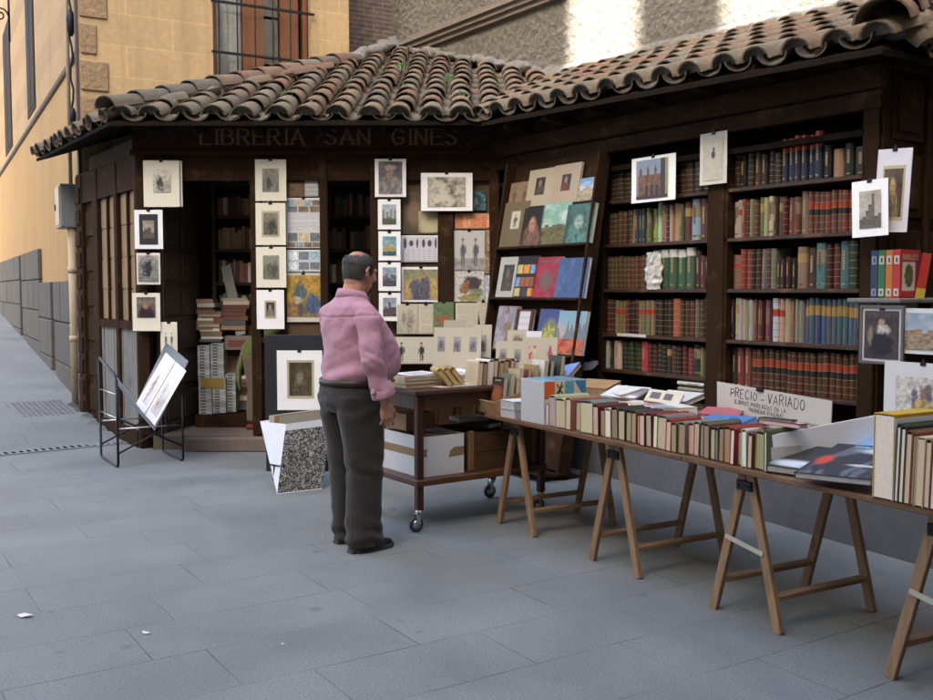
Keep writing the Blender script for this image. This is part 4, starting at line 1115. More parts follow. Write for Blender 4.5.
def sitter(u, v):
    q = mixc((.035, .025, .03), (.055, .04, .045), clamp(.5 + fbm(u * 3, v * 3, 5)))
    q = mixc(q, (.42, .40, .36), inell(u, v, .55, .60, .18, .12, .3)); q = mixc(q, (.36, .23, .15), inell(u, v, .52, .76, .08, .08, .3)); q = mixc(q, (.015, .012, .02), inell(u, v, .5, .30, .32, .24, .2)); q = mixc(q, (.2, .15, .11), inell(u, v, .18, .5, .06, .2, .4))
    return q
sE = -.42
print_wing((863, 308, 363, 903, 307, 361), 'dark print of a seated figure in white sleeves under the outer shelf', paint(sitter, 8, .05), sE, inner=(.86, .88), mat=(.52, .52, .52), frame=(.10, .10, .10))
print_wing((903.5, 309, 354, 950, 308, 355), 'white framed print of a sandy town square under blue sky', c_view(33, (.20, .29, .38), (.44, .45, .44), (.34, .22, .15), (.24, .15, .10), (.36, .27, .18), .4, .6), sE + .01, inner=(.90, .80), mat=(.60, .60, .60))
def gunners(u, v):
    q = (.53, .51, .46)
    for cx, cy, rx, ry, c in ((.30, .50, .05, .26, (.10, .09, .13)), (.42, .58, .045, .22, (.22, .10, .08)), (.52, .62, .07, .26, (.12, .10, .09)), (.66, .52, .05, .25, (.20, .18, .22)), (.80, .55, .06, .28, (.09, .08, .12)), (.92, .5, .05, .22, (.25, .12, .09)), (.42, .34, .14, .15, (.30, .21, .09)), (.66, .30, .2, .10, (.26, .19, .10)), (.5, .15, .42, .09, (.30, .27, .16))):
        q = mixc(q, mixc(c, scl(c, 1.9), clamp(.4 + fbm(u * 14, v * 14, cx * 9))), inell(u, v, cx, cy, rx, ry, .25))
    return q
print_wing((885, 364, 428, 965, 362, 432), 'large pale print of blue coated soldiers round a gun carriage', paint(gunners, 9, .03), sE - .03, inner=(.80, .66), off=(.06, -.05), mat=(.60, .60, .60))

# ------------------------------------------------------------------ black board and portfolio by the doorway
bY = 8.05
a = on_y(264.5, 335, bY); b = on_y(327, 335, bY)
bb = thing('easel_board', 'tall black board standing beside the doorway behind the man', 'board', ((a.x + b.x) / 2, bY, 0))
m = MB(); m.box((-(b.x - a.x) / 2, 0, 0), ((b.x - a.x) / 2, .03, a.z), bev=.004); m.build('panel', M_BLACKBOARD, bb)
m = MB(); m.bar((0, .03, a.z * .8), (0, .40, 0), .03, .03); m.build('strut', M_DARK, bb)
print_px(277.5, 350.5, 322, 410, 'white print of a sepia sculpted head on the black board', c_portrait(41, (.085, .07, .035), (.22, .19, .11), (.12, .10, .055), .55, body=.34), bY - .008, inner=(.50, .56), off=(.02, .02), ring=(.60, .64, (.46, .42, .30)))
pf = thing('portfolio', 'open portfolio with black marbled cover and white side standing on the paving', 'portfolio')
BL = on_z(277, 494.5, 0); BR = on_z(322, 489, 0); TL = on_y(286, 424, BL.y + .12); TR = on_y(331, 418, BR.y + .12); TBL = on_y(260, 421.5, BL.y + .40); TBR = on_y(308, 415, BR.y + .44)
def slab(mb, P, th, col=None):
    n = (P[1] - P[0]).cross(P[2] - P[1]).normalized() * th
    k = mb.add(list(P) + [p - n for p in P]); q = len(P)
    mb.face([k + i for i in range(q)], col); mb.face([k + q + i for i in reversed(range(q))], col)
    for i in range(q): mb.face((k + i, k + q + i, k + q + (i + 1) % q, k + (i + 1) % q), col)
nm = NT('marbled_paper'); vv = nm.coord(); nf = nm.noise(vv, 55, 3, .6, 1.6)
nm.col(nm.ramp(nf, [(.44, (.018, .018, .018)), (.52, (.17, .17, .15)), (.60, (.46, .45, .40))])); nm.rough(.55)
m = MB(); top = .10
slab(m, [BL, BR, BR.lerp(TR, 1 - top), BL.lerp(TL, 1 - top)], .004); m.build('marbled_cover', nm.m, pf)
m = MB(); slab(m, [BL.lerp(TL, 1 - top), BR.lerp(TR, 1 - top), TR, TL], .004, (.62, .64, .68)); slab(m, [TBL, BL, TL], .003, (.62, .64, .68)); slab(m, [BR, BL, TBL, TBR], .004, (.55, .56, .58)); m.build('white_lining', M_PAPER, pf)
m = MB(); tie = BL.lerp(TL, .40).lerp(BL.lerp(TBL, .40), .5)
n_ = (TBL - BL).cross(TL - BL).normalized(); n_ = n_ if n_.y < 0 else -n_
m.tube([BL.lerp(TBL, .40) + n_ * .006, BL.lerp(TL, .40) + n_ * .006], .005, 5); m.tube([tie + n_ * .01, tie + n_ * .012 - Vector((.004, 0, .09))], .005, 5); m.ell(tie + n_ * .01 - Vector((.002, 0, .10)), (.012, .01, .02))
m.build('ribbon_tie', M_IRON, pf)
m = MB(); 
for k, c in enumerate(((.36, .33, .26), (.30, .2, .12), (.55, .53, .46))):
    A = TL.lerp(TBL, .25 + .2 * k) - Vector((0, 0, .28)); B = TR.lerp(TBR, .25 + .2 * k) - Vector((0, 0, .28)); up = Vector((0, .02, .33))
    slab(m, [A, B, B + up, A + up], .004, c)
m.build('loose_sheet', M_PRINT, pf)

# ------------------------------------------------------------------ folding rack of prints at the shop corner
rk = thing('print_rack', 'folding black metal rack holding prints in a sling at the shop corner', 'print rack', (-2.94, 8.20, 0), R(33))
RW, RD = .55, .62
def legs(x, ztop):
    m = MB(); m.smooth = True
    m.tube([(x, 0, ztop - .04), (x, 0, .03), (x, .03, .010), (x, RD - .03, .010), (x, RD, .03), (x, RD, ztop + .09), (x, RD - .03, ztop + .10), (x, .03, ztop - .02), (x, 0, ztop - .04)], .011, 8)
    return m
legs(0, .80).build('leg_frame', M_IRON, rk); legs(RW, .62).build('leg_frame', M_IRON, rk)
for y in (0, RD):
    for za, zb, dy_ in ((.12, .38, 0), (.42, .14, .018)):
        m = MB(); m.smooth = True; m.tube([(0, y + dy_, za), (RW, y + dy_, zb)], .008, 6); m.build('brace', M_IRON, rk)
m = MB(); m.smooth = True; m.tube([(0, 0, .33), (RW * .95, 0, .33)], .007, 6); m.tube([(0, RD, .33), (RW * .95, RD, .33)], .007, 6); m.tube([(0, 0, .62), (0, RD, .62)], .007, 6); m.tube([(0, 0, .42), (0, RD, .42)], .007, 6); m.build('rail', M_CHROME, rk)
m = MB(); 
RISE = .13
slab(m, [Vector((.0, -.02, .76)), Vector((.0, RD + .02, .76 + RISE)), Vector((.30, RD + .02, .30 + RISE)), Vector((.30, -.02, .30))], .008, (.34, .36, .42))
slab(m, [Vector((.31, -.02, .30)), Vector((.31, RD + .02, .30 + RISE)), Vector((.61, RD + .02, .88 + RISE)), Vector((.61, -.02, .88))], .008, (.10, .105, .11))
m.build('sling', M_PRINT, rk)
ydir = Vector((0, RD, RISE)).normalized(); d_ = Vector((.30, 0, .58)).normalized(); nn = ydir.cross(d_).normalized(); nn = nn if nn.x < 0 else -nn; d_ = nn.cross(ydir); d_ = d_ if d_.z > 0 else -d_
for k, (y0, lb, fn) in enumerate(((.02, 'white print of a brown tree lying in the sling of the rack', c_engrave(43, (.60, .60, .60), (.25, .18, .12), 4, 4, 1.1, .0)), (.33, 'white print with a small brown figure in the sling, nearer the wall', c_engrave(44, (.60, .58, .60), (.22, .15, .10), 4, 4, 1.1, -.05)))):
    o = MB(); base = Vector((.312, y0, .315 + RISE * y0 / RD)) + nn * .010
    Mx = Matrix(((ydir.x, nn.x, d_.x, 0), (ydir.y, nn.y, d_.y, 0), (ydir.z, nn.z, d_.z, 0), (0, 0, 0, 1)))
    Mx = Matrix.Translation(base + d_ * .285 + ydir * .145) @ Mx
    o.box((-.148, -.004, -.27), (.148, 0.0, .27), Mx, col=(.80, .80, .80))
    r = o.build('art_print', M_PAPER); r.matrix_world = RZ(R(33), (-2.94, 8.20, 0)); tag(r, lb, 'print')
    q = MB(); picture(q, Mx, .21, .42, fn, y=.0015); q.build('picture', M_PRINT, r)

# litter on the paving
rl = random.Random(12)
for (u, v, sx, sy, lb, c) in ((26, 617, .045, .03, 'crumpled scrap of white paper on the paving', (.62, .62, .62)), (146, 634, .03, .012, 'thin folded slip of white paper on the paving', (.66, .66, .66)), (283, 646, .009, .007, 'tiny white scrap in front of the man', (.62, .62, .60)), (546, 563, .016, .007, 'small buff scrap by the trestle feet', (.42, .36, .24))):
    p = on_z(u, v, .0); o = MB()
    pts = [Vector((p.x + sx * math.cos(k * 1.05) * (.6 + rl.random() * .5), p.y + sy * math.sin(k * 1.05) * (.6 + rl.random() * .5), .004 + rl.random() * .012)) for k in range(6)]
    c0 = Vector((p.x, p.y, .012))
    for k in range(6): o.poly([c0, pts[k], pts[(k + 1) % 6]], c)
    tag(o.build('paper_scrap', M_PAPER), lb, 'litter')
# ------------------------------------------------------------------ books
GOLD = (.28, .18, .06); REDL = (.30, .035, .02); BLKL = (.018, .016, .015)
def spine_mesh(style):
    """unit book, spine rounded towards -y: thickness x, depth y, height z"""
    mb = MB(); n = 5
    prof = [(-.5, .16)] + [(-.5 * math.cos(math.pi * k / n), .12 - .12 * math.sin(math.pi * k / n)) for k in range(n + 1)] + [(.5, .16)]
    S = {'plain': [(0, 1, None)],
         'bands': [], 'label': [], 'two': [], 'title': [(0, .62, None), (.62, .84, GOLD), (.84, 1, None)],
         'whitetop': [(0, .80, None), (.80, 1.0, (.50, .50, .46))], 'redtop': [(0, .68, None), (.68, .99, (.42, .06, .03)), (.99, 1, None)],
         'paper': [(0, .08, None), (.08, .13, (.2, .16, .1)), (.13, .55, None), (.55, .86, (.20, .15, .10)), (.86, 1, None)]}
    def banded(labels):
        L = []; e = [0, .10, .26, .42, .58, .74, .90, 1.0]
        for k in range(7):
            a, b = e[k], e[k + 1]; c = labels.get(k)
            if k: L.append((a, a + .014, GOLD)); a += .014
            L.append((a, b, c))
        return L
    S['bands'] = banded({}); S['label'] = banded({4: REDL}); S['two'] = banded({4: (.26, .04, .02), 3: BLKL})
    zs = S[style]
    for (z0, z1, c) in zs:
        a = [mb.add([(x, y - (.012 if c == GOLD else 0), z)])for z in (z0, z1) for (x, y) in prof]
        m_ = len(prof)
        for i in range(m_ - 1): mb.face((a[i], a[i + 1], a[m_ + i + 1], a[m_ + i]), c)
    # boards and page block
    for x0, x1 in ((-.5, -.42), (.42, .5)):
        mb.box((x0, .16, 0), (x1, 1, 1))
    mb.box((-.42, .14, .015), (.42, .97, .975), col=(.34, .29, .20))
    if style in ('plain', 'title', 'whitetop', 'redtop', 'paper'):
        r = random.Random(len(style)); z = .40 if style != 'title' else .64; ink = (.30, .22, .10) if style in ('plain', 'redtop', 'whitetop') else (.06, .045, .035)
        while z < (.78 if style != 'title' else .82):
            l = .018 + r.random() * .03; mb.poly([(-.13, -.004, z), (.11, -.004, z), (.11, -.004, z + l), (-.13, -.004, z + l)], ink); z += l + .014
        mb.poly([(-.16, -.004, .08), (.16, -.004, .08), (.16, -.004, .115), (-.16, -.004, .115)], ink)
    return mb
_bm = {}
def shelf_book(t, s, z, th, dep, h, col, style, label, lean=0.0, group=None, yaw=0.0):
    if style not in _bm:
        o = spine_mesh(style).build('book', M_COVER); _bm[style] = o.data
    else:
        o = bpy.data.objects.new('book', _bm[style]); COL.objects.link(o)
    o.matrix_world = Matrix.Translation(wing(t, s, z)) @ Matrix.Rotation(W_ROT + yaw, 4, 'Z') @ Matrix.Rotation(lean, 4, 'Y') @ Matrix.Diagonal((th, dep, h, 1))
    o.color = (col[0], col[1], col[2], 1)
    return tag(o, label, 'book', group)
PAL = {'brown': (.065, .032, .018), 'dark brown': (.036, .02, .014), 'rust': (.13, .045, .02), 'tan': (.24, .15, .07), 'navy': (.022, .035, .07), 'blue': (.04, .085, .20), 'teal': (.06, .14, .16),
       'olive': (.13, .12, .06), 'yellow': (.36, .29, .07), 'white': (.52, .51, .47), 'rose': (.28, .11, .10), 'pale blue': (.28, .38, .40), 'plum': (.09, .035, .045), 'green': (.045, .09, .055),
       'maroon': (.085, .018, .018), 'red': (.24, .03, .022), 'orange': (.30, .13, .04), 'black': (.014, .013, .013), 'cream': (.44, .38, .25), 'grey': (.20, .18, .155), 'crimson': (.34, .02, .06), 'peach': (.46, .27, .18),
       'dark green': (.022, .035, .024), 'brick red': (.17, .05, .028), 'slate blue': (.07, .105, .18), 'sage': (.19, .20, .15), 'mahogany': (.095, .038, .02)}
ORD = ['', 'first', 'second', 'third', 'fourth', 'fifth', 'sixth', 'seventh', 'eighth', 'ninth', 'tenth', 'eleventh', 'twelfth', 'thirteenth', 'fourteenth']
LOOK = {'plain': 'cloth', 'bands': 'gilt banded leather', 'label': 'red labelled leather', 'two': 'double labelled leather', 'title': 'gilt titled', 'whitetop': 'white topped', 'redtop': 'red topped', 'paper': 'paperback'}
rb = random.Random(77)
def fill(t0, t1, z, hmax, spec, casename, e0, e1, shelfname, s=.02):
    """spec: list of (colour, style, relative thickness, relative height[, lean]) from the rack end to the corner post"""
    tot = sum(q[2] for q in spec); t = t0 + .004; k = (t1 - t0 - .008) / tot; n = len(spec)
    seen = {}
    for i, q in enumerate(spec):
        cn, st, w, h = q[:4]; lean = q[4] if len(q) > 4 else 0
        uni = q[5] if len(q) > 5 else None
        th = w * k
        c = PAL[cn]; g_ = sum(c) / 3; c = tuple((x * .78 + g_ * .22) * (.55 + rb.random() * .45) for x in c)
        if cn is None: t += th; continue
        if uni: lb = uni; g = uni
        else:
            j = i + 1
            pos = f'{ORD[j]} from the {e0}' if j <= n - i else f'{ORD[n - i]} from the {e1}'
            lb = f'{cn} {LOOK[st]} book {pos}, {shelfname}, {casename}'; g = f'books on the {shelfname} of {casename}'
        H_ = h * hmax * (1 + (rb.random() - .5) * .05)
        shelf_book(t + th / 2, s + rb.random() * .022 + (.01 if w > 1 else 0), z + .0015, th * (.965), .19 + rb.random() * .03, H_, c, st, lb, lean if lean else (rb.random() - .5) * .018, g, (rb.random() - .5) * .03)
        t += th
b = 'bands'
NA, WA = 'narrow bookcase', 'wide bookcase'
fill(tA, tB, 2.215, .25, [('dark brown', b, 1.3, .9)] * 3 + [('black', 'plain', 1, .85), ('dark brown', 'plain', 1.4, .8), ('black', b, 1, .9), ('dark brown', b, 1, .95), ('dark brown', b, 1.2, .95), ('brown', b, 1.2, .95), ('dark brown', b, 1.2, .95), ('brown', b, 1.2, .95), ('dark brown', b, 1.2, .93), ('black', 'plain', 1.4, .9)], NA, 'rack', 'divider', 'top shelf')
fill(tA, tB, 1.867, .30, [('brown', b, 1.2, .86)] * 5 + [('tan', 'plain', .8, .9, .06), ('navy', 'plain', 1, .92), ('navy', 'plain', 1, .88), ('dark green', 'plain', 1, .9), ('olive', 'paper', 1, .88), ('yellow', 'paper', 1.1, .86), ('white', 'plain', 1.1, 1.0), ('rose', 'title', 1.3, .94), ('brown', b, .9, .88), ('cream', 'plain', .7, .9), ('yellow', 'plain', 1.2, .95), ('olive', 'plain', 1, .93), ('rust', 'title', 1.4, .96), ('pale blue', 'paper', 1.9, 1.0), ('plum', 'plain', 1.6, .98), ('blue', 'plain', 1.1, 1.04)], NA, 'rack', 'divider', 'second shelf')
LU = 'rust leather volume in the even run, third shelf of narrow bookcase'
fill(tA, tB, 1.508, .30, [('mahogany', b, 1, .86, 0, LU)] * 11 + [('white', 'plain', 2.2, 1.0)] + [('green', 'whitetop', 1.9, 1.0, 0, 'green volume with white spine top, third shelf of narrow bookcase')] * 4 + [('maroon', 'plain', 1.4, .95), ('plum', 'plain', 1.0, .8), ('brick red', 'paper', 1.2, .78, -.16)], NA, 'rack', 'divider', 'third shelf')
fill(tA, tB, 1.148, .30, [('maroon', b, 1, .9), ('maroon', b, 1, .92)] + [('tan', 'label', .95, .88, 0, 'tan red labelled book, one of three together, fourth shelf, narrow bookcase')] * 3 + [('maroon', b, 1, .92), ('dark brown', b, 1, .93), ('maroon', b, .9, .92)] + [('tan', 'label', .95, .9, 0, 'tan red labelled book, one of four together, fourth shelf, narrow bookcase')] * 4 + [('black', b, 1, .93), ('dark brown', b, 1.1, .93), ('black', b, 1, .92), ('dark brown', b, 1, .9), ('orange', 'bands', 1.8, .94), ('brown', b, 1, .9), ('brown', b, 1, .9), ('mahogany', b, 1, .92), ('olive', b, 1, .95), ('brown', b, 1, .93), ('black', 'bands', 1.3, 1.0)], NA, 'rack', 'divider', 'fourth shelf')
fill(tA, tB, .86, .235, [('white', 'plain', .7, .95), ('dark brown', 'plain', 1, .9), ('white', 'plain', 1.8, 1.0)] + [('dark green', 'bands', 1.5, .98)] * 3 + [('crimson', 'plain', 1.8, 1.0), ('maroon', b, 1, .93), ('dark brown', b, 1, .95), ('dark green', b, 1, .97), ('black', b, 1, .95), ('dark green', 'title', 1, .96), ('brown', b, 1, .95), ('black', b, 1, .92), ('maroon', b, 1, .94), ('red', b, 1.2, .9), ('dark green', 'paper', 1.4, 1.0), ('tan', 'plain', .8, .92), ('rust', 'plain', 1.2, .85)], NA, 'rack', 'divider', 'bottom shelf')
fill(tC, tD, 2.215, .30, [('dark brown', b, 1.2, .8), ('black', 'plain', 1.2, .75), ('dark brown', b, 1.2, .8), ('brown', 'plain', 1.2, .78), ('dark brown', 'plain', 1.2, .72), ('black', b, 1.2, .76), ('dark brown', b, 1.2, .7)] + [('navy', 'redtop', 1.05, 1.0, 0, 'navy volume with red spine top, one of five, top shelf, wide bookcase')] * 5 + [('navy', 'redtop', 1.3, 1.05), ('black', 'plain', 1.4, .7), ('yellow', 'plain', 1.7, .62), ('black', 'plain', 1.6, .7), ('dark brown', 'plain', 2.0, .6)], WA, 'divider', 'corner post', 'top shelf')
fill(tC, tD, 1.867, .29, [('cream', 'paper', 1.2, .9), ('cream', 'label', 1.0, .9), ('red', 'plain', 1.1, .92), ('brown', b, .9, .88), ('grey', 'plain', 1, .88), ('rust', b, 1, .86), ('olive', 'title', 1.2, .9), ('cream', 'plain', .9, .9), ('cream', 'paper', 1.2, .94), ('brown', 'plain', 1, .88), ('brick red', 'title', 1, .9), ('maroon', b, 1, .9), ('red', 'plain', 1.3, .86), ('brick red', 'paper', 1.2, .88), ('tan', 'plain', 1.7, 1.0)] + [('brick red', 'two', 1.15, .93, 0, 'red brown leather volume with black label, second shelf run of wide bookcase')] * 8 + [('tan', 'plain', .6, 1.0), ('navy', 'plain', 1.6, 1.08)], WA, 'divider', 'corner post', 'second shelf')
fill(tC, tD, 1.508, .30, [('tan', 'label', 1.9, .80), ('red', b, 1.2, .92), ('red', b, 1.2, .93), ('dark brown', b, 1, .88), ('brown', b, 1, .9), ('grey', 'plain', 1, .9), ('plum', b, 1, .92), ('grey', b, 1.1, .9), ('dark brown', 'plain', 1, .7), ('dark brown', 'plain', 1, .68), ('dark brown', 'plain', 1, .7), ('black', 'plain', 1, .68), ('tan', 'title', 2.0, .9), ('brown', 'plain', 1.7, .88), ('teal', 'paper', 1.9, 1.0), ('maroon', b, 1, .94), ('maroon', b, 1.3, .95), ('teal', 'plain', 1.7, 1.0), ('dark green', 'bands', 1.6, 1.02), ('black', 'plain', 1.2, .95)], WA, 'divider', 'corner post', 'third shelf')
fill(tC, tD, 1.148, .31, [('dark brown', 'plain', 1, .92), ('cream', 'title', 1.1, .96), ('white', 'plain', .9, .95), ('cream', 'plain', 1, .92), ('grey', 'plain', .9, .9), ('cream', 'plain', 1, .92), ('brick red', 'plain', .9, .92), ('rust', 'plain', 1.1, .9), ('maroon', 'plain', .8, .88), ('crimson', 'plain', 1.1, .92), ('plum', 'plain', .8, .9), ('white', 'label', 1.6, .93), ('cream', 'label', 1.3, .93), ('peach', 'plain', 1.6, .93), ('rose', 'plain', .8, .9), ('sage', 'plain', 1.2, .93), ('sage', 'plain', 1.2, .92)] + [('slate blue', 'title', 1.2, .94, 0, 'slate blue volume in the even run, fourth shelf of wide bookcase')] * 10 + [('navy', 'plain', 1.0, .94)], WA, 'divider', 'corner post', 'fourth shelf')
fill(tC, tD, .80, .31, [('dark brown', 'plain', 1.2, .93), ('brick red', 'plain', 1.6, .95), ('brick red', 'plain', 1.5, .96)] + [('mahogany', 'two', 1.15, .93, 0, 'brown leather volume with red and black labels, bottom shelf of wide bookcase')] * 18, WA, 'divider', 'corner post', 'bottom shelf')
# wrapper on the white book
wr = MB(); wr.smooth = True
t_, z_ = on_wing(650, 290, -.03); nx_, nz_ = 16, 22; ids = []
for j in range(nz_ + 1):
    for i in range(nx_ + 1):
        a, b_ = i / nx_ - .5, j / nz_
        wdt = .17 * (.75 + .3 * math.sin(b_ * 2.6 + .4)) * (1 + .12 * mnoise.noise(Vector((0, b_ * 6, 2))))
        bul = .035 * math.cos(a * math.pi) + .020 * mnoise.noise(Vector((a * 7, b_ * 9, 1))) + .012 * abs(mnoise.noise(Vector((a * 17, b_ * 19, 5))))
        ids.append(wr.add([(t_ + a * wdt, .012 - bul, z_ + .004 + b_ * .285)]))
        wr.vc[ids[-1]] = mixc((.36, .35, .31), (.60, .60, .57), clamp(.5 + 1.2 * mnoise.noise(Vector((a * 9, b_ * 11, 7)))))
for j in range(nz_):
    for i in range(nx_):
        k = j * (nx_ + 1) + i; wr.face((ids[k], ids[k + 1], ids[k + nx_ + 2], ids[k + nx_ + 1]))
tag(wbuild(wr, 'plastic_bag', M_GLOSSY, None), 'crumpled clear bag hanging round a white book in the narrow bookcase', 'bag')
# paper tag on a shelf edge
sg_ = MB(); t0_, z0_ = on_wing(617, 334.5, -.012); t1_, _ = on_wing(646, 334.5, -.012)
sg_.box((t0_, -.014, z0_ - .012), (t1_, -.010, z0_ + .012), col=(.50, .50, .48))
wbuild(sg_, 'shelf_tag', M_PAPER, None); tag(bpy.context.scene.objects['shelf_tag'], 'white paper strip stuck on the shelf edge of the narrow bookcase', 'label')
# a few volumes lying on the lowest ledge
for k, (u, v, w_, c, lb) in enumerate(((690, 384, .26, 'white', 'pale grey book lying flat under the narrow bookcase, upper of two'), (690, 390, .25, 'sage', 'green grey book lying flat under the narrow bookcase, lower of two'))):
    t_, z_ = on_wing(u, v, -.0)
    o = spine_mesh('plain').build('book', M_COVER); o.color = (*PAL[c], 1)
    o.matrix_world = Matrix.Translation(wing(t_, .0, z_)) @ Matrix.Rotation(W_ROT, 4, 'Z') @ Matrix.Rotation(R(90), 4, 'Y') @ Matrix.Diagonal((.034, .18, w_, 1)) @ Matrix.Translation((0, 0, -.5)); tag(o, lb, 'book')
lg = MB(); lg.box((tA, -.02, .62), (tB, .28, .655)); wbuild(lg, 'ledge', M_SHELF)
# ------------------------------------------------------------------ leaning display rack between the wings
LEAN = R(9.3)
RM = Matrix.Translation(wing(0, -.42, .5)) @ Matrix.Rotation(W_ROT, 4, 'Z') @ Matrix.Rotation(-LEAN, 4, 'X')
RMI = RM.inverted()
def on_rack(u, v, y=0.0):
    o = RMI @ Vector((0, 0, EYE)); d = RMI.to_3x3() @ ray(u, v)
    k = (y - o.y) / d.y; p = o + d * k
    return p.x, p.z
x0r = on_rack(501, 270)[0]; x1r = on_rack(590, 270)[0]; ztop = on_rack(560, 158)[1]
rack = thing('display_rack', 'dark leaning display rack of face out books in the corner between the wings', 'display rack')
m = MB(); m.box((x0r, .02, -.45), (x1r, .05, ztop), RM); m.build('back_panel', M_DARK, rack)
m = MB(); m.box((x1r - .003, -.08, -.47), (x1r + .022, .05, ztop - .03), RM, bev=.004); m.build('side_panel', M_DARK, rack)
m = MB(); m.box((x0r - .03, -.08, -.47), (x0r - .003, .06, ztop), RM, bev=.004); m.build('side_panel', M_DARK, rack)
ledges = []
for (u, v) in ((545, 204.5), (545, 245.5), (540, 298), (535, 352)):
    z = on_rack(u, v, -.06)[1]; ledges.append(z)
    m = MB(); m.box((x0r, -.10 if v > 210 else -.05, z - .022), (x1r - .004, .019, z - .001), RM, bev=.003); m.build('shelf', M_DARKH, rack)
m = MB(); m.box((x0r, -.25, -.49), (x1r, .30, -.465), RM); m.build('base', M_DARK, rack)
def face_book(u0, u1, v0, led, label, fn, th=.022, y=-.055, edge=(.42, .38, .29), cover=(.1, .1, .1), inner=(.98, .98), roll=0.0, name='book', cat='book', w=None):
    z = ledges[led]; xa = on_rack(u0, 250, y)[0]; um = (u0 + u1) / 2
    vm = {0: 204, 1: 245, 2: 298, 3: 352}[led]
    xa = on_rack(u0, vm, y)[0]; xb = on_rack(u1, vm, y)[0]; zt = on_rack(um + 4, v0, y)[1]
    w = xb - xa; h = zt - z
    o = MB(); o.box((-w / 2 + .002, -th / 2 + .002, .003), (w / 2 - .002, th / 2 - .002, h - .003), col=edge); o.box((-w / 2, -th / 2, 0), (w / 2, -th / 2 + .0025, h), col=cover); o.box((-w / 2, th / 2 - .0025, 0), (w / 2, th / 2, h), col=cover); o.box((-w / 2, -th / 2 + .0025, 0), (-w / 2 + .003, th / 2 - .0025, h), col=cover)
    r = o.build(name, M_PAPER); r.matrix_world = RM @ Matrix.Translation(((xa + xb) / 2, y, z)) @ Matrix.Rotation(roll, 4, 'Y') @ Matrix.Rotation(R(-2), 4, 'X')
    tag(r, label, cat)
    q = MB(); picture(q, Matrix.Identity(4), w * inner[0], h * inner[1], fn, y=-th / 2 - .001, zoff=h / 2); q.build('cover_picture', M_GLOSSY, r)
    return r
def inset(bg, fn, x0, z0, x1, z1):
    return lambda u, v: fn((u - x0) / (x1 - x0), (v - z0) / (z1 - z0)) if x0 < u < x1 and z0 < v < z1 else bg
face_book(509, 529, 182, 0, 'brown book with a faint figure on the top ledge of the display rack', c_figures((.20, .14, .085), (.11, .07, .045), 2, h=.5), y=-.02, cover=(.2, .14, .09))
face_book(526, 551, 169, 0, 'buff book with small dark portrait, second on the top ledge of the rack', inset((.34, .29, .20), c_portrait(51, (.05, .04, .035), (.28, .17, .11), (.10, .07, .05)), .32, .30, .68, .78), y=-.025, cover=(.34, .29, .2))
face_book(550, 577, 164, 0, 'tan book with dark red portrait, third on the top ledge of the rack', inset((.33, .26, .18), c_portrait(52, (.04, .03, .03), (.30, .18, .12), (.14, .04, .03)), .34, .32, .68, .74), y=-.025, cover=(.33, .26, .18))
face_book(572, 596, 178, 0, 'blue and cream guide with castle view at the end of the top ledge', c_view(53, (.10, .22, .42), (.46, .44, .34), (.40, .33, .2), (.26, .18, .1), (.34, .30, .22), .3, .62), y=-.02, cover=(.3, .3, .28))
face_book(500, 524, 202, 1, 'olive brown book with a white figure label on the second ledge', inset((.13, .10, .055), c_figures((.44, .42, .34), (.12, .08, .06), 1, w=.2), .34, .40, .70, .80), cover=(.13, .1, .055))
face_book(520, 541, 207, 1, 'black book with a seated dancer on the second ledge', c_portrait(54, (.02, .018, .018), (.34, .18, .11), (.20, .10, .08), .56), cover=(.02, .02, .02))
face_book(539, 567, 203, 1, 'green book with a painted ruin landscape on the second ledge', c_view(55, (.14, .30, .23), (.24, .34, .22), (.15, .13, .06), (.08, .08, .04), (.13, .12, .05), .42, .5), cover=(.12, .25, .2))
face_book(564, 591, 204, 1, 'dark green book with a pale statue at the end of the second ledge', c_portrait(56, (.05, .12, .10), (.22, .30, .24), (.08, .18, .15), .55), edge=(.52, .50, .44), cover=(.06, .14, .12), th=.035)
face_book(496, 515, 257, 2, 'pale grey book with a dark oval picture on the third ledge', inset((.36, .36, .34), c_portrait(57, (.06, .055, .05), (.14, .12, .1), (.09, .08, .07)), .22, .16, .80, .82), cover=(.36, .36, .34))
face_book(513, 534, 256, 2, 'black book with small orange and blue pictures on the third ledge', c_cells((.02, .018, .02), [(.02, .22, 3), (.26, .50, 4), (.58, .80, 3)], 58, [(.34, .15, .03), (.10, .18, .28), (.30, .24, .08), (.03, .03, .04), (.16, .06, .03)]), cover=(.02, .02, .02))
face_book(531, 558, 257, 2, 'crimson book with a dark emblem on the third ledge', lambda u, v: mixc(mixc((.30, .028, .05), (.20, .02, .035), clamp(.5 + fbm(u * 4, v * 4, 3))), (.08, .10, .09), max(inell(u, v, .5, .42, .24, .24, .3) * (.5 + .9 * abs(fbm(u * 12, v * 12, 4))), .85 if .86 < v < .93 and .15 < u < .85 and fbm(u * 22, 3, 2) > -.1 else 0)), cover=(.28, .025, .045))
face_book(555, 585, 258, 2, 'plain blue cloth book at the end of the third ledge', c_blobs([(.05, .09, .20), (.065, .11, .23), (.04, .075, .17)], 60, 5), edge=(.55, .54, .50), cover=(.05, .09, .2), th=.03)
face_book(493, 514, 306, 3, 'violet grey book behind the folders on the fourth ledge', c_blobs([(.22, .20, .25), (.30, .28, .33), (.20, .14, .08)], 61, 3), cover=(.22, .2, .25))
face_book(511, 529, 309, 3, 'dark red book with a white paper label on the fourth ledge', inset((.06, .014, .014), c_cells((.50, .48, .50), [], 62), .22, .44, .82, .96), cover=(.06, .014, .014))
face_book(535, 557, 309, 3, 'blue book with a green and yellow garden picture on the fourth ledge', lambda u, v: mixc((.045, .06, .17), mixc((.12, .16, .05), (.42, .36, .08), clamp(.4 + fbm(u * 9, v * 9, 2))), inell(u, v, .55, .40, .34, .34, .4)), cover=(.05, .06, .16))
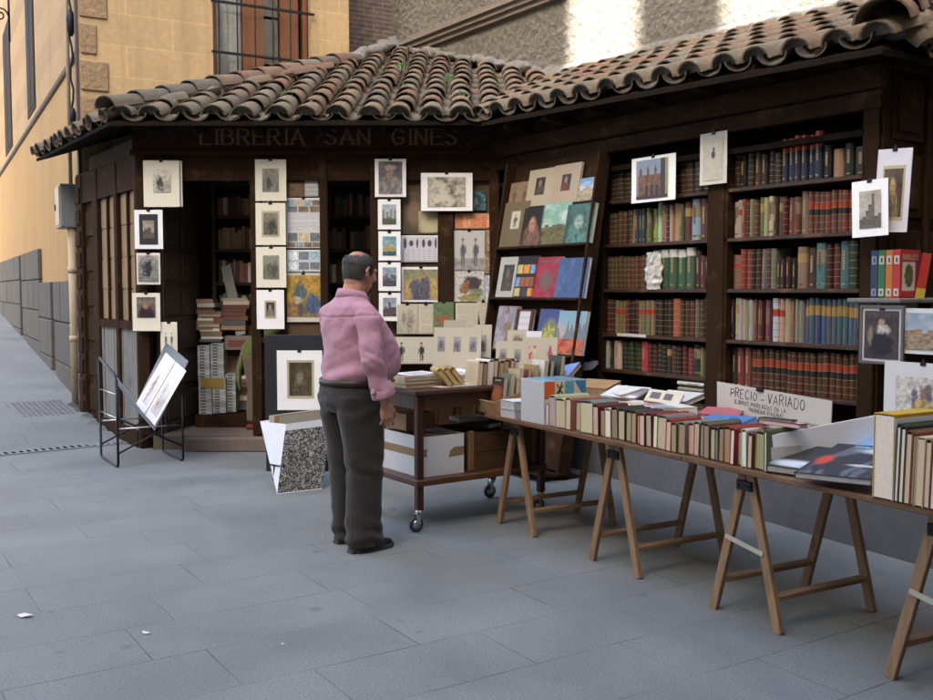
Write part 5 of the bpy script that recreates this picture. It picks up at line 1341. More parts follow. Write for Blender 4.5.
def sunset(u, v):
    q = mixc((.42, .28, .22), (.16, .30, .38), ss(.3, .9, v))
    if fbm(u * 7, 1.0, 5) * .35 + .55 > v and v > .3: q = mixc(q, (.06, .12, .16), .8)
    if v < .34: q = mixc((.46, .10, .035), (.20, .04, .03), clamp(.45 + 1.2 * fbm(u * 6, v * 7, 4)))
    return q
face_book(555, 583, 311, 3, 'book with a teal sky and orange poppies at the end of the fourth ledge', sunset, edge=(.50, .48, .42), cover=(.3, .3, .3), th=.03)

# ------------------------------------------------------------------ trestle tables
ZT = .72
def trestle(xc, label, strap=False, spread=.20):
    t = thing('trestle', label, 'trestle', tab(xc, 0, 0), T_ROT, 'pine trestles under the book tables')
    for sx in (-1, 1):
        for y in (.09, .70):
            m = MB(); m.bar((sx * spread, y, 0), (sx * .022, y, .672), .046, .026, up=(0, 1, 0), bev=.003); m.build('leg', M_PINE, t)
        k = 1 - .15 / .672; x = sx * (.022 + (spread - .022) * k)
        m = MB(); m.bar((x, .105, .15), (x, .685, .15), .05, .022, up=(0, 0, 1), bev=.003); m.build('stretcher', mat_pine_y, t)
        m = MB(); m.box((sx * .026 - .013, .06, .672), (sx * .026 + .013, .73, .692), bev=.002); m.build('top_rail', mat_pine_y, t)
    for y in (.09, .70):
        m = MB(); m.box((-.045, y - .026, .60), (.045, y - .0145, .645), bev=.003)
        for sx in (-1, 1): m.ell((sx * .03, y - .028, .622), (.006, .004, .006), None, 8, 5)
        m.build('hinge', M_IRON, t)
    if strap:
        k = 1 - .36 / .672; x = .022 + (spread - .022) * k
        m = MB(); m.bar((-x - .01, .072, .37), (x + .012, .072, .335), .022, .004, up=(0, 1, 0)); m.build('strap', mat_plain('pale_webbing', (.36, .34, .28), .8, .15, 30), t)
    return t
mat_pine_y = mat_wood('weathered_pine_across', (.25, .155, .088), .7, 1, .55, 1.2, worn=(.13, .085, .055))
trestle(.12, 'pine trestle nearest the wheeled cart, below the boxed book')
trestle(1.11, 'pine trestle below the row of old cloth books')
trestle(2.06, 'pine trestle with a pale strap below the white folder', True)
trestle(3.02, 'pine trestle with a pale strap at the picture edge below the tall books', True)
for (xa, xb, lb) in ((-.08, 1.74, 'thin wooden table board carrying the row of old books'), (1.745, 3.6, 'thin wooden table board carrying the art books and tall books')):
    m = MB(); m.box((xa, -.02, .694), (xb, .84, .7185), bev=.003)
    o = m.build('table_board', mat_wood('brown_table_board', (.13, .065, .03), .55, 0, .35, 1.0, worn=(.2, .13, .08)), None, tab(0, 0, 0), (0, 0, T_ROT)); tag(o, lb, 'table board')

def tmat(x, y, z, rz=0.0): return Matrix.Translation(tab(x, y, z)) @ Matrix.Rotation(T_ROT + rz, 4, 'Z')
def upbook(x, w, h, d, col, pg, label, y=0.0, z=ZT, lean=0.0, yaw=0.0, group=None, flatspine=False, M=None):
    """a book standing spine up on its fore edge, its tail towards local -y; x = its middle"""
    c = MB(); bt = min(.0028, w * .18); n = 5
    c.box((-w / 2, 0, 0), (-w / 2 + bt, d, h - .004)); c.box((w / 2 - bt, 0, 0), (w / 2, d, h - .004))
    arc = .012 if not flatspine else .003
    prof = [(-w / 2 * math.cos(math.pi * k / n), h - .004 + arc * math.sin(math.pi * k / n)) for k in range(n + 1)]
    prof2 = [(-(w / 2 - bt) * math.cos(math.pi * k / n), h - .006 + (arc - .003) * math.sin(math.pi * k / n)) for k in range(n + 1)]
    a = c.add([(p[0], 0, p[1]) for p in prof]); b_ = c.add([(p[0], d, p[1]) for p in prof]); e = c.add([(p[0], 0, p[1]) for p in prof2]); f = c.add([(p[0], d, p[1]) for p in prof2])
    for i in range(n):
        c.face((a + i, b_ + i, b_ + i + 1, a + i + 1)); c.face((e + i, a + i, a + i + 1, e + i + 1)); c.face((b_ + i, f + i, f + i + 1, b_ + i + 1))
    r = c.build('book', M_COVER); r.color = (*col, 1)
    r.matrix_world = (M if M else tmat(x, y, z, yaw)) @ Matrix.Rotation(lean, 4, 'Y')
    tag(r, label, 'book', group)
    p = MB(); q = p.box((-w / 2 + bt + .0004, .003, .004), (w / 2 - bt - .0004, d - .003, h - .012 + arc * .3), col=pg); p.build('pages', M_PAGES, r)
    return r
rbk = random.Random(31)
# front row: (right pixel edge, height, cover, page colour, colour word)
PG = {'g': (.47, .345, .245), 'c': (.56, .42, .28), 'w': (.70, .60, .48), 'b': (.30, .22, .135), 't': (.37, .26, .14), 'd': (.24, .18, .12)}
row = [(547.5, .125, 'white', 'w'), (554.5, .178, 'cream', 'g'), (564.5, .172, 'cream', 'g'), (570, .170, 'tan', 'c'), (577, .168, 'slate blue', 'g'), (590.5, .172, 'grey', 'c'), (596.5, .168, 'maroon', 'g'), (601.5, .150, 'maroon', 'b'), (607, .160, 'white', 'w'),
       (613.5, .166, 'dark green', 'b'), (620.5, .164, 'dark green', 'g'), (627.5, .160, 'dark brown', 't'), (633, .164, 'plum', 't'), (638.5, .164, 'plum', 'c'), (644, .166, 'plum', 'c'), (650, .170, 'maroon', 'g'), (654.5, .160, 'red', 'w'), (664.5, .172, 'sage', 'g'),
       (670, .158, 'red', 'c'), (676, .150, 'rust', 'b'), (683, .156, 'grey', 'b'), (689, .156, 'tan', 'c'), (694.5, .156, 'grey', 'g'), (700, .160, 'dark green', 'b'), (706, .154, 'olive', 'b'), (712, .154, 'maroon', 'g'), (715.5, .150, 'navy', 'd'), (721, .156, 'brown', 'd'),
       (728.5, .164, 'red', 'b'), (733, .158, 'red', 'w'), (740, .158, 'olive', 'g'), (745.5, .160, 'white', 'w'), (750.5, .160, 'plum', 'c'), (763, .176, 'tan', 't'), (766, .172, 'olive', 'w')]
u0 = 545.2; cnt = len(row)
for i, (u1, h, cn, pg) in enumerate(row):
    vb = 430 + (u0 - 545) * .190
    xa = on_taby(u0, vb, 0)[0]; xb = on_taby(u1, vb, 0)[0]
    j = i + 1
    pos = f'{ORD[j]} after the boxed book' if j < 13 else (f'{ORD[cnt - i]} before the white folder' if cnt - i < 13 else f'{ORD[j - 12]} beyond the twelfth after the boxed book')
    c = tuple(x * (.6 + rbk.random() * .4) for x in PAL[cn])
    upbook((xa + xb) / 2, (xb - xa) * .95, h * (.93 + rbk.random() * .11), .17 + rbk.random() * .07, c, tuple(x * (.85 + rbk.random() * .3) for x in PG[pg]), f'{cn} book spine up in the front row, {pos}', y=.002 + rbk.random() ** 2 * .034, lean=(rbk.random() - .5) * .075, yaw=(rbk.random() - .5) * .05, group='spine up books along the front of the table')
    u0 = u1
# boxed book with coloured squares
xa = on_taby(521.5, 424, 0)[0]; xb = on_taby(544.5, 429, 0)[0]
bx_ = MB(); w = xb - xa; h = .255; d = .30
bx_.box((0, 0, 0), (w, d, h), col=(.42, .42, .42), top=(.10, .22, .30), bev=.002)
s_ = bx_.build('book', M_PAPER, None); s_.matrix_world = tmat(xa, -.005, ZT); tag(s_, 'thick boxed book with pale grey side and orange, cream and blue panels', 'book')
q = MB(); X = w + .0012
for (y0, y1, z0, z1, c) in ((.004, .075, .15, .25, (.55, .10, .03)), (.077, .145, .15, .25, (.55, .49, .34)), (.147, .21, .15, .25, (.10, .27, .36)), (.212, .298, .15, .25, (.04, .16, .30)), (.004, .298, .004, .148, (.50, .48, .42))):
    q.poly([(X, y0, z0), (X, y1, z0), (X, y1, z1), (X, y0, z1)], c)
X += .0008
q.poly([(X, .212, .15), (X, .212, .25), (X, .285, .15)], (.52, .47, .34))
for a_, b_ in (((.088, .235), (.134, .17)), ((.088, .18), (.134, .225)), ((.125, .245), (.10, .165))):
    dv = Vector((0, b_[0] - a_[0], b_[1] - a_[1])); nv = Vector((0, -dv.z, dv.y)).normalized() * .004
    A = Vector((X, *a_)); B = Vector((X, *b_)); q.poly([A - nv, B - nv, B + nv, A + nv], (.02, .02, .02))
for (x0, y0, x1, y1, c) in ((.004, .02, w - .004, .10, (.13, .30, .40)), (.004, .11, w - .004, .29, (.09, .20, .28))): q.poly([(x0, y0, h + .001), (x1, y0, h + .001), (x1, y1, h + .001), (x0, y1, h + .001)], c)
q.build('printed_panels', M_GLOSSY, s_)
def flatbook(x, y, z, w, d, h, rz, col, label, pg=(.45, .41, .32), fn=None, tx=0.0, ty=0.0, mat=None, name='book', cat='book', group=None, M=None):
    """a book or sheet lying down: centre of its underside at x, y, z"""
    c = MB(); t = min(.0025, h * .2)
    c.box((-w / 2, -d / 2, 0), (w / 2, d / 2, t)); c.box((-w / 2, -d / 2, h - t), (w / 2, d / 2, h)); c.box((-w / 2, -d / 2, t), (-w / 2 + t, d / 2, h - t))
    r = c.build(name, M_COVER); r.color = (*col, 1)
    r.matrix_world = (M if M else tmat(x, y, z, rz)) @ Matrix.Rotation(tx, 4, 'X') @ Matrix.Rotation(ty, 4, 'Y'); tag(r, label, cat, group)
    p = MB(); p.box((-w / 2 + t, -d / 2 + .003, t), (w / 2 - .003, d / 2 - .003, h - t), col=pg); p.build('pages', M_PAGES, r)
    if fn:
        q = MB(); picture(q, Matrix.Rotation(R(-90), 4, 'X') @ Matrix.Identity(4), w * .98, d * .98, fn, y=-h - .001); q.build('cover_picture', M_GLOSSY, r)
    return r
# two thick pale volumes at the near corner
x_, y_ = on_tab(509, 417, ZT)
for k, lb in ((0, 'thick pale grey paperback lying at the corner of the table, lower of two'), (1, 'thick pale grey paperback lying at the corner of the table, upper of two')):
    flatbook(x_ + .005, .12, ZT + k * .052, .155, .24, .050, .02 - .03 * k, (.50, .50, .50), lb, pg=(.40, .39, .37), fn=(lambda u, v: mixc((.62, .63, .66), (.5, .5, .5), clamp(fbm(u * 4, v * 4, 3)))) if k else None)
# wooden tray of books at the corner beside the cart
tr = thing('book_tray', 'shallow pale wooden tray of paperbacks between the cart and the table', 'tray', tab(-.085, .02, ZT + .0), T_ROT)
TW, TD, TH = .22, .56, .085
TILT = R(15)
wood_t = mat_wood('raw_box_wood', (.30, .19, .095), .65, 0, .25, 1.0)
TRM = Matrix.Rotation(TILT, 4, 'X')
m = MB(); m.box((-.125, 0, .0), (TW - .125, TD, .008), TRM); m.build('bottom', wood_t, tr)
m = MB(); m.box((-.125, -.012, 0), (-.02, 0, TH), TRM, bev=.002); m.box((-.018, -.014, 0), (TW - .125, -.002, TH), TRM, bev=.002); m.build('front', wood_t, tr)
m = MB(); m.box((-.135, -.01, 0), (-.126, TD, TH), TRM); m.box((TW - .124, -.01, 0), (TW - .115, TD, TH), TRM); m.box((-.125, TD + .001, 0), (TW - .125, TD + .01, TH), TRM); m.build('side', wood_t, tr)
m = MB(); m.box((-.10, TD * .7, 0), (TW - .15, TD * .9, TD * .7 * math.tan(TILT) - .004)); m.build('prop', wood_t, tr)
# face on paperback and its neighbours in the tray, seen edge on
tb = [('black paperback with a red brown landscape at the front of the tray', (.03, .02, .02), .012), ('grey green paperback behind the landscape book in the tray', (.16, .17, .13), .05), ('cream paperback in the middle of the tray', (.40, .34, .22), .10), ('rust covered paperback towards the back of the tray', (.16, .05, .03), .155), ('tan paperback towards the back of the tray', (.30, .2, .1), .20), ('white paperback near the back end of the tray', (.5, .49, .44), .25), ('black and white paperback at the back end of the tray', (.03, .03, .03), .30), ('dark backed paperback farthest back in the tray', (.05, .05, .045), .36)]
for k, (lb, c, y) in enumerate(tb):
    hh = .19 + (k % 3) * .012; wd = .115 + (k % 2) * .01
    o = MB(); th = .034 if k != 3 else .026
    o.box((-wd / 2, -th / 2, 0), (wd / 2, -th / 2 + .002, hh)); o.box((-wd / 2, th / 2 - .002, 0), (wd / 2, th / 2, hh)); o.box((-wd / 2, -th / 2 + .002, 0), (-wd / 2 + .002, th / 2 - .002, hh))
    r = o.build('book', M_COVER); r.color = (*c, 1); r.matrix_world = tmat(-.105 + (k % 3) * .006 - .0, .075 + y * 1.25, ZT + .012 + (y * 1.25 + .055) * math.tan(TILT), R(8)) @ Matrix.Rotation(R(-7), 4, 'X'); tag(r, lb, 'book', 'paperbacks in the wooden tray')
    p = MB(); p.box((-wd / 2 + .002, -th / 2 + .002, .002), (wd / 2 - .001, th / 2 - .002, hh - .002), col=(.46, .40, .28)); p.build('pages', M_PAGES, r)
    if k == 0:
        q = MB(); picture(q, Matrix.Identity(4), wd * .97, hh * .97, lambda u, v: mixc(mixc((.04, .025, .025), (.30, .11, .06), inell(u, v, .45, .45, .5, .3, .6)), (.03, .03, .03), ss(.72, .8, v)) if v < .88 else ((.35, .3, .3) if .2 < u < .8 and .9 < v < .95 else (.03, .02, .02)), y=-th / 2 - .001, zoff=hh / 2); q.build('cover_picture', M_GLOSSY, r)
# postcards and folders behind the tray
def folder(P, w, h, label, cells, rz, bg=(.42, .38, .29), yaw=0.0, name='folder', cat='folder'):
    o = MB(); o.box((-w / 2, -.004, 0), (w / 2, .004, h), col=bg); 
    r = o.build(name, M_PAPER); r.matrix_world = Matrix.Translation(P) @ Matrix.Rotation(rz, 4, 'Z') @ Matrix.Rotation(R(-12), 4, 'X'); tag(r, label, cat)
    for k, fn in enumerate(cells):
        n = len(cells); q = MB(); picture(q, Matrix.Identity(4), w / n * .46, h * .34, fn, 12, 14, y=-.0052, xoff=-w / 2 + w * (k + .5) / n, zoff=h * .62); q.build('picture', M_PRINT, r)
    return r
FR = R(-12)
def fpx(u0, v0, u1, v1, Y, *a, **k):
    p = on_y((u0 + u1) / 2, v1, Y); q = on_y(u1, v1, Y); s__ = on_y(u0, v1, Y); t__ = on_y((u0 + u1) / 2, v0, Y)
    return folder(p, (q.x - s__.x) / math.cos(k['rz']), t__.z - p.z, *a, **k)
ev = lambda s: c_engrave(s, (.30, .29, .27), (.08, .08, .09), b=.5)
# ------------------------------------------------------------------ wheeled cart
CA = Vector((-.30, 5.99, 0)); C_ROT = R(35)
CX, CY = Vector((math.cos(C_ROT), math.sin(C_ROT), 0)), Vector((-math.sin(C_ROT), math.cos(C_ROT), 0))
cart = thing('book_cart', 'dark wooden cart on chrome castors with prints piled on top', 'cart', CA, C_ROT)
CL, CW, CZ = 1.02, .60, .885
m = MB(); m.box((-.03, -.03, CZ - .032), (CL + .02, CW + .03, CZ), bev=.006); m.build('top', M_REDWOOD, cart)
m = MB(); m.box((.025, .0, CZ - .12), (CL - .025, .022, CZ - .033)); m.box((.0, .025, CZ - .12), (.022, CW - .025, CZ - .033)); m.box((.025, CW - .022, CZ - .12), (CL - .025, CW, CZ - .033)); m.box((CL - .022, .025, CZ - .12), (CL, CW - .025, CZ - .033)); m.build('apron', M_REDWOOD, cart)
m = MB(); m.box((-.012, -.012, .285), (CL + .01, CW + .01, .327), bev=.008); m.build('lower_shelf', M_REDWOODH, cart)
for (x, y) in ((.0, .0), (CL - .045, .0), (.0, CW - .045), (CL - .045, CW - .045)):
    m = MB(); m.box((x, y, .135), (x + .046, y + .046, CZ - .034), bev=.005); m.build('leg', M_REDWOOD, cart)
    c = MB(); cx, cy = x + .023, y + .023
    c.smooth = True; c.tube([(cx, cy, .134), (cx, cy, .118)], .024, 12); 
    c.smooth = False; c.box((cx - .030, cy - .017, .05), (cx - .0, cy - .0145, .118)); c.box((cx - .030, cy + .0145, .05), (cx - .0, cy + .017, .118)); c.box((cx - .03, cy - .017, .112), (cx + .02, cy + .017, .118))
    ca = c.build('castor', M_CHROME, cart)
    w_ = MB(); w_.smooth = True; w_.tube([(cx - .022, cy - .012, .048), (cx - .022, cy + .012, .048)], .030, 18); w_.build('rim', M_CHROME, ca)
    w_ = MB(); w_.smooth = True; ring = []
    for k in range(20):
        a_ = 2 * math.pi * k / 20; ring.append([Vector((cx - .022 + r_ * math.cos(a_), cy + y_, .048 + r_ * math.sin(a_))) for r_, y_ in ((.031, -.012), (.046, -.012), (.048, 0), (.046, .012), (.031, .012))])
    ids = [w_.add(r_) for r_ in ring]
    for k in range(20):
        for i in range(5): w_.face((ids[k] + i, ids[(k + 1) % 20] + i, ids[(k + 1) % 20] + (i + 1) % 5, ids[k] + (i + 1) % 5))
    w_.build('tyre', M_RUBBER, ca)
def cart_p(x, y, z): p = CA + CX * x + CY * y; return Vector((p.x, p.y, z))
def cmat(x, y, z, rz=0.0): return Matrix.Translation(cart_p(x, y, z)) @ Matrix.Rotation(C_ROT + rz, 4, 'Z')
# boxes on the lower shelf
cb = thing('cardboard_box', 'open white cardboard box with brown tape on the lower cart shelf', 'box', cart_p(.055, .055, .328), C_ROT)
bw_, bd_, bh_ = .33, .49, .255
m = MB(); m.box((0, 0, 0), (bw_, bd_, .006)); m.box((0, 0, .006), (.006, bd_, bh_)); m.box((bw_ - .006, 0, .006), (bw_, bd_, bh_)); m.box((.006, 0, .006), (bw_ - .006, .006, bh_ - .002)); m.box((.006, bd_ - .006, .006), (bw_ - .006, bd_, bh_))
m.build('carton', M_CARD, cb)
m = MB(); m.box((-.0015, .002, .125), (-.0003, bd_ * .98, .175)); m.poly([(.0, -.0012, .125), (.05, -.0012, .128), (.044, -.0012, .15), (.052, -.0012, .176), (0, -.0012, .175)]); m.poly([(.21, -.0012, .110), (.33, -.0012, .118), (.33, -.0012, .172), (.25, -.0012, .172), (.222, -.0012, .15)]); m.build('tape', M_TAPE, cb)
m = MB(); 
for k in range(6): m.box((.014 + k * .052, .02, .01), (.058 + k * .052, bd_ - .02, bh_ - .012 - (k % 3) * .012), col=((.30, .21, .11), (.36, .27, .15), (.26, .18, .10))[k % 3])
m.build('folders', M_PAPER, cb)
fl_ = MB(); A = Vector((bw_ - .006, .01, bh_)); fl_.box((.05, bd_ + .001, bh_ - .06), (.30, bd_ + .02, bh_ + .045)); fl_.build('flap', M_BROWNCARD, cb)
wc = thing('wooden_crate', 'old brown wooden crate beside the white box on the lower cart shelf', 'crate', cart_p(.42, .05, .328), C_ROT)
old = mat_wood('old_crate_wood', (.085, .045, .022), .6, 0, .5, 1.0, worn=(.16, .10, .06)); old2 = mat_wood('crate_corner_wood', (.20, .11, .05), .6, 2, .4, 1.0)
m = MB(); 
m.box((.04, .0, .006), (.52, .014, .12)); m.box((.04, 0, .124), (.52, .014, .25)); m.box((.04, .44, .006), (.52, .454, .25)); m.box((.0, .02, .006), (.014, .434, .25)); m.box((.546, .02, .006), (.56, .434, .25)); m.box((.0, 0, 0), (.56, .454, .005)); m.build('boards', old, wc)
for x, y in ((0, -.006), (.521, -.006), (0, .435), (.521, .435)):
    m = MB(); m.box((x, y, .006), (x + .039, y + .022, .262), bev=.003); m.build('corner_post', old2, wc)
for k, (x, y, z, w, d, h, rz, c, lb) in enumerate(((.68, .2, .57, .24, .2, .03, .3, (.03, .03, .035), 'dark book lying across the wooden crate'), (.60, .3, .601, .22, .17, .025, -.2, (.25, .22, .2), 'grey folder on top of the crate books'), (.82, .22, .57, .2, .22, .04, .1, (.05, .035, .03), 'brown volume lying at the far end of the crate'))):
    flatbook(0, 0, 0, w, d, h, 0, c, lb, M=cmat(x, y, z + .022, rz))
m = MB(); m.box((0, 0, 0), (.24, .20, .11), bev=.003); o = m.build('parcel', M_BROWNCARD, None); o.matrix_world = cmat(.10, .30, .328 + .262, .1); tag(o, 'brown parcel resting on the folders in the white box', 'parcel')
# things on the cart top
for k, (h, c, lb) in enumerate(((.022, (.32, .24, .14), 'lowest tan book of the small stack by the hand of the man'), (.024, (.36, .28, .18), 'middle tan book of the small stack by the hand of the man'), (.022, (.40, .32, .24), 'upper buff book of the small stack by the hand of the man'))):
    flatbook(0, 0, 0, .30 - .01 * k, .20, h, 0, c, lb, pg=(.46, .38, .26), M=cmat(.135, .225, CZ + .001 + k * .0245, .05 - .06 * k))
def sheet(x, y, z, w, d, rz, label, fn, tx=0.0, ty=0.0, th=.004, name='art_print', cat='print', col=(.64, .65, .67), M=None):
    o = MB(); o.box((-w / 2, -d / 2, 0), (w / 2, d / 2, th), col=col)
    r = o.build(name, M_PAPER); r.matrix_world = (M if M else cmat(x, y, z, rz)) @ Matrix.Rotation(tx, 4, 'X') @ Matrix.Rotation(ty, 4, 'Y'); tag(r, label, cat)
    q = MB(); picture(q, Matrix.Rotation(R(-90), 4, 'X'), w * .62, d * .62, fn, y=-th - .001); q.build('picture', M_PRINT, r)
    return r
sheet(.15, .25, CZ + .078, .26, .17, .2, 'pale pink and white leaflet on the small stack of tan books', c_blobs([(.50, .44, .44), (.58, .58, .6), (.46, .34, .32)], 71), R(2))
sheet(.36, .12, CZ + .002, .36, .20, .02, 'large mat with a grey picture at the front corner of the cart', c_engrave(72, (.30, .30, .29), (.2, .2, .2), b=.3), col=(.52, .47, .38))
sheet(.56, .36, CZ + .03, .40, .30, .35, 'white mounted print of a red brown building on the pile', c_view(73, (.3, .34, .4), (.4, .4, .4), (.20, .09, .07), (.1, .06, .05), (.2, .18, .17)), R(8), R(-4))
sheet(.55, .20, CZ + .012, .42, .28, -.1, 'white print under the red building print on the cart', c_engrave(74, (.6, .62, .64), (.4, .42, .44), b=.1), R(2))
sheet(.80, .28, CZ + .018, .36, .28, .6, 'white print with a grey green picture at the far side of the cart', c_engrave(75, (.36, .38, .34), (.2, .23, .2), b=.4), R(5), R(5))
for k, (x, y, rz, c, lb) in enumerate(((.27, .03, .5, (.40, .28, .10), 'small yellowed book leaning at the front of the cart top'), (.33, .045, .5, (.34, .22, .07), 'second yellowed book leaning beside the first on the cart'), (.39, .06, .5, (.28, .17, .06), 'browned thin book third in the leaning yellowed row'))):
    upbook(0, .03, .13, .17, c, (.40, .30, .14), lb, M=cmat(x, y, CZ + .012, rz - .8) , lean=R(-38))
for k, (cn, hh, pg) in enumerate((('cream', .155, 'c'), ('brick red', .15, 'b'), ('white', .16, 'w'), ('black', .165, 'c'), ('tan', .15, 't'), ('olive', .155, 'g'), ('rust', .16, 'c'), ('white', .15, 'w'))):
    upbook(0, .034 + .004 * (k % 3), hh, .15 + .01 * (k % 2), PAL[cn], PG[pg], f'{cn} paperback {ORD[k + 1]} in the short row at the cart corner by the tray', M=cmat(.46 + k * .043, -.012 + .006 * (k % 2), CZ + .001, .04 * ((k % 3) - 1)), lean=R(4), group='paperbacks in a row on the cart top')
fpx(432, 327, 480, 372, 6.86, 'cream folder with three stamp like engravings on the cart', [ev(81), ev(82), ev(83)], rz=FR)
fpx(472, 324, 490, 374, 6.92, 'tall narrow cream folder behind the three engravings', [ev(84)], rz=FR)
fpx(443, 320, 464, 345, 6.98, 'grey beige card peeping above the three engravings', [], rz=FR, bg=(.34, .30, .24))
fpx(495, 341, 524, 378, 6.60, 'cream folder with two grey engravings behind the tray', [ev(85), ev(86)], rz=FR)
fpx(524, 337, 556, 378, 6.55, 'cream folder with two pink cards behind the tray', [c_blobs([(.45, .40, .32), (.42, .06, .10)], 87, 2), c_blobs([(.42, .38, .30), (.34, .05, .08)], 88, 2)], rz=FR)
fpx(507, 330, 528, 350, 6.75, 'beige card with a brown picture between the folders', [c_view(89, (.3, .3, .26), (.3, .28, .2), (.2, .14, .08), (.1, .08, .05), (.2, .17, .1))], rz=FR)
fpx(526, 331, 541, 352, 6.68, 'slim white slip standing in the pink card folder', [], rz=FR, bg=(.60, .61, .64))

# ------------------------------------------------------------------ loose things on the table
def at(u, v, z): return on_tab(u, v, z)
items = [  # u, v, z, w, d, h, rz, tx, ty, colour, label, picture
 (625, 373, .83, .24, .30, .03, .55, R(10), R(-14), (.13, .22, .46), 'plain blue book lying tilted behind the front row', None, (.42, .30, .13)),
 (600, 386, .77, .26, .20, .06, .4, 0, 0, (.30, .19, .09), 'tan box file under the tilted blue book', None, (.36, .26, .15)),
 (604, 372, .80, .22, .2, .07, .5, 0, R(-8), (.32, .21, .10), 'tan wooden box behind the boxed book', None, (.33, .22, .12)),
 (649, 393, .79, .26, .20, .012, .3, R(4), 0, (.60, .60, .60), 'open white magazine with a dark picture behind the front row', lambda u, v: mixc((.6, .6, .6), (.2, .19, .22), 1.0 if u > .5 and .2 < v < .9 else 0), (.55, .55, .55)),
 (640, 385, .775, .30, .22, .02, .1, 0, 0, (.10, .16, .24), 'blue grey book beneath the open white magazine', c_blobs([(.14, .2, .3), (.4, .42, .44), (.2, .1, .1)], 92, 3), (.5, .48, .42)),
 (664, 400, .82, .20, .14, .015, .6, R(12), R(6), (.50, .46, .38), 'cream booklet with two small photos propped by the magazine', lambda u, v: mixc((.55, .52, .42), (.12, .11, .1), 1.0 if .25 < v < .8 and (.1 < u < .4 or .5 < u < .75) else 0), (.5, .45, .35)),
 (690, 398, .79, .26, .2, .03, .2, 0, 0, (.52, .50, .46), 'white book with faint grey title lying beyond the booklet', c_cells((.56, .55, .52), [], 93), (.5, .48, .42)),
 (671, 390, .79, .22, .15, .02, -.2, R(3), 0, (.56, .56, .52), 'small white booklet at the back of the table', None, (.52, .5, .45)),
 (640, 380, .76, .18, .12, .03, .2, 0, 0, (.30, .03, .03), 'red book at the back of the table below the bookcase', None, (.4, .3, .25)),
 (722, 406, .80, .22, .16, .02, .5, R(2), 0, (.34, .09, .11), 'rose pink book lying in front of the price sign', None, (.5, .4, .35)),
 (722, 415, .80, .28, .22, .02, .15, R(3), R(-3), (.10, .22, .46), 'bright blue book with pale band lying before the price sign', lambda u, v: (.30, .42, .62) if v < .35 else (.07, .17, .38), (.5, .48, .42)),
 (745, 419, .79, .20, .20, .025, .5, R(2), R(5), (.05, .12, .26), 'dark blue book lying open side up before the price sign', None, (.46, .38, .26)),
 (700, 427, .862, .16, .05, .03, .25, 0, 0, (.025, .05, .05), 'dark green book lying across the spines of the front row', None, (.4, .36, .28)),
 (752, 428, .852, .22, .06, .02, .1, R(4), 0, (.26, .03, .045), 'crimson paperback with white lettering across the row near the white folder', c_cells((.28, .03, .05), [(.3, .8, 9)], 95, [(.45, .3, .32), (.3, .04, .06)]), (.5, .45, .4)),
 (782, 425, .80, .22, .14, .02, -.1, 0, 0, (.08, .13, .22), 'blue and white booklet beneath the price sign', c_blobs([(.07, .12, .22), (.5, .5, .52), (.03, .03, .04)], 96, 4), (.5, .5, .48)),
 (800, 419, .79, .24, .1, .015, .1, 0, 0, (.12, .10, .08), 'thin dark brochure with a photo strip beneath the price sign', c_blobs([(.1, .09, .07), (.3, .27, .2)], 97, 5), (.4, .38, .3)),
]
for (u, v, z, w, d, h, rz, tx, ty, c, lb, fn, pg) in items:
    x, y = at(u, v, z + h + .04); top = 'row' in lb and 'across' in lb or 'crimson paperback' in lb
    if top: y = .125; z = ZT + .172 + .045; tx = R(-9); u = 800; z += -.04
    flatbook(x, min(y, .74), z + (.060 if u < 700 else .012), w, d, h, rz, c, lb, pg=pg, fn=fn, tx=tx + R(11 if u < 700 else 7), ty=ty)
rw = random.Random(19)
for k, (u, v, lb, c) in enumerate(((586, 365, 'lavender grey plastic wrapped packet of cards on the tan box', (.36, .36, .44)), (602, 359, 'pale lilac plastic wrapped packet behind the first one', (.40, .40, .50)))):
    x, y = at(u, v, .88); o = MB(); o.smooth = True
    n = 9; w, d = .20, .15
    ids = []
    for j in range(n):
        for i in range(n):
            ids.append(o.add([((i / (n - 1) - .5) * w, (j / (n - 1) - .5) * d, .022 + .012 * mnoise.noise(Vector((i * .7, j * .7, k * 5)))  - .02 * (1 if i in (0, n - 1) or j in (0, n - 1) else 0))]))
    for j in range(n - 1):
        for i in range(n - 1): o.face((ids[j * n + i], ids[j * n + i + 1], ids[(j + 1) * n + i + 1], ids[(j + 1) * n + i]), mixc(c, (.3, .3, .26), .5 * ((i + j) % 2) * rw.random()))
    o.poly([(-w / 2, -d / 2, 0), (-w / 2, d / 2, 0), (w / 2, d / 2, 0), (w / 2, -d / 2, 0)], c)
    r = o.build('packet', M_GLOSSY, None); r.matrix_world = tmat(x, y, .865 + .02 * k, .4) @ Matrix.Rotation(R(22), 4, 'X') @ Matrix.Rotation(R(-8), 4, 'Y'); tag(r, lb, 'packet')
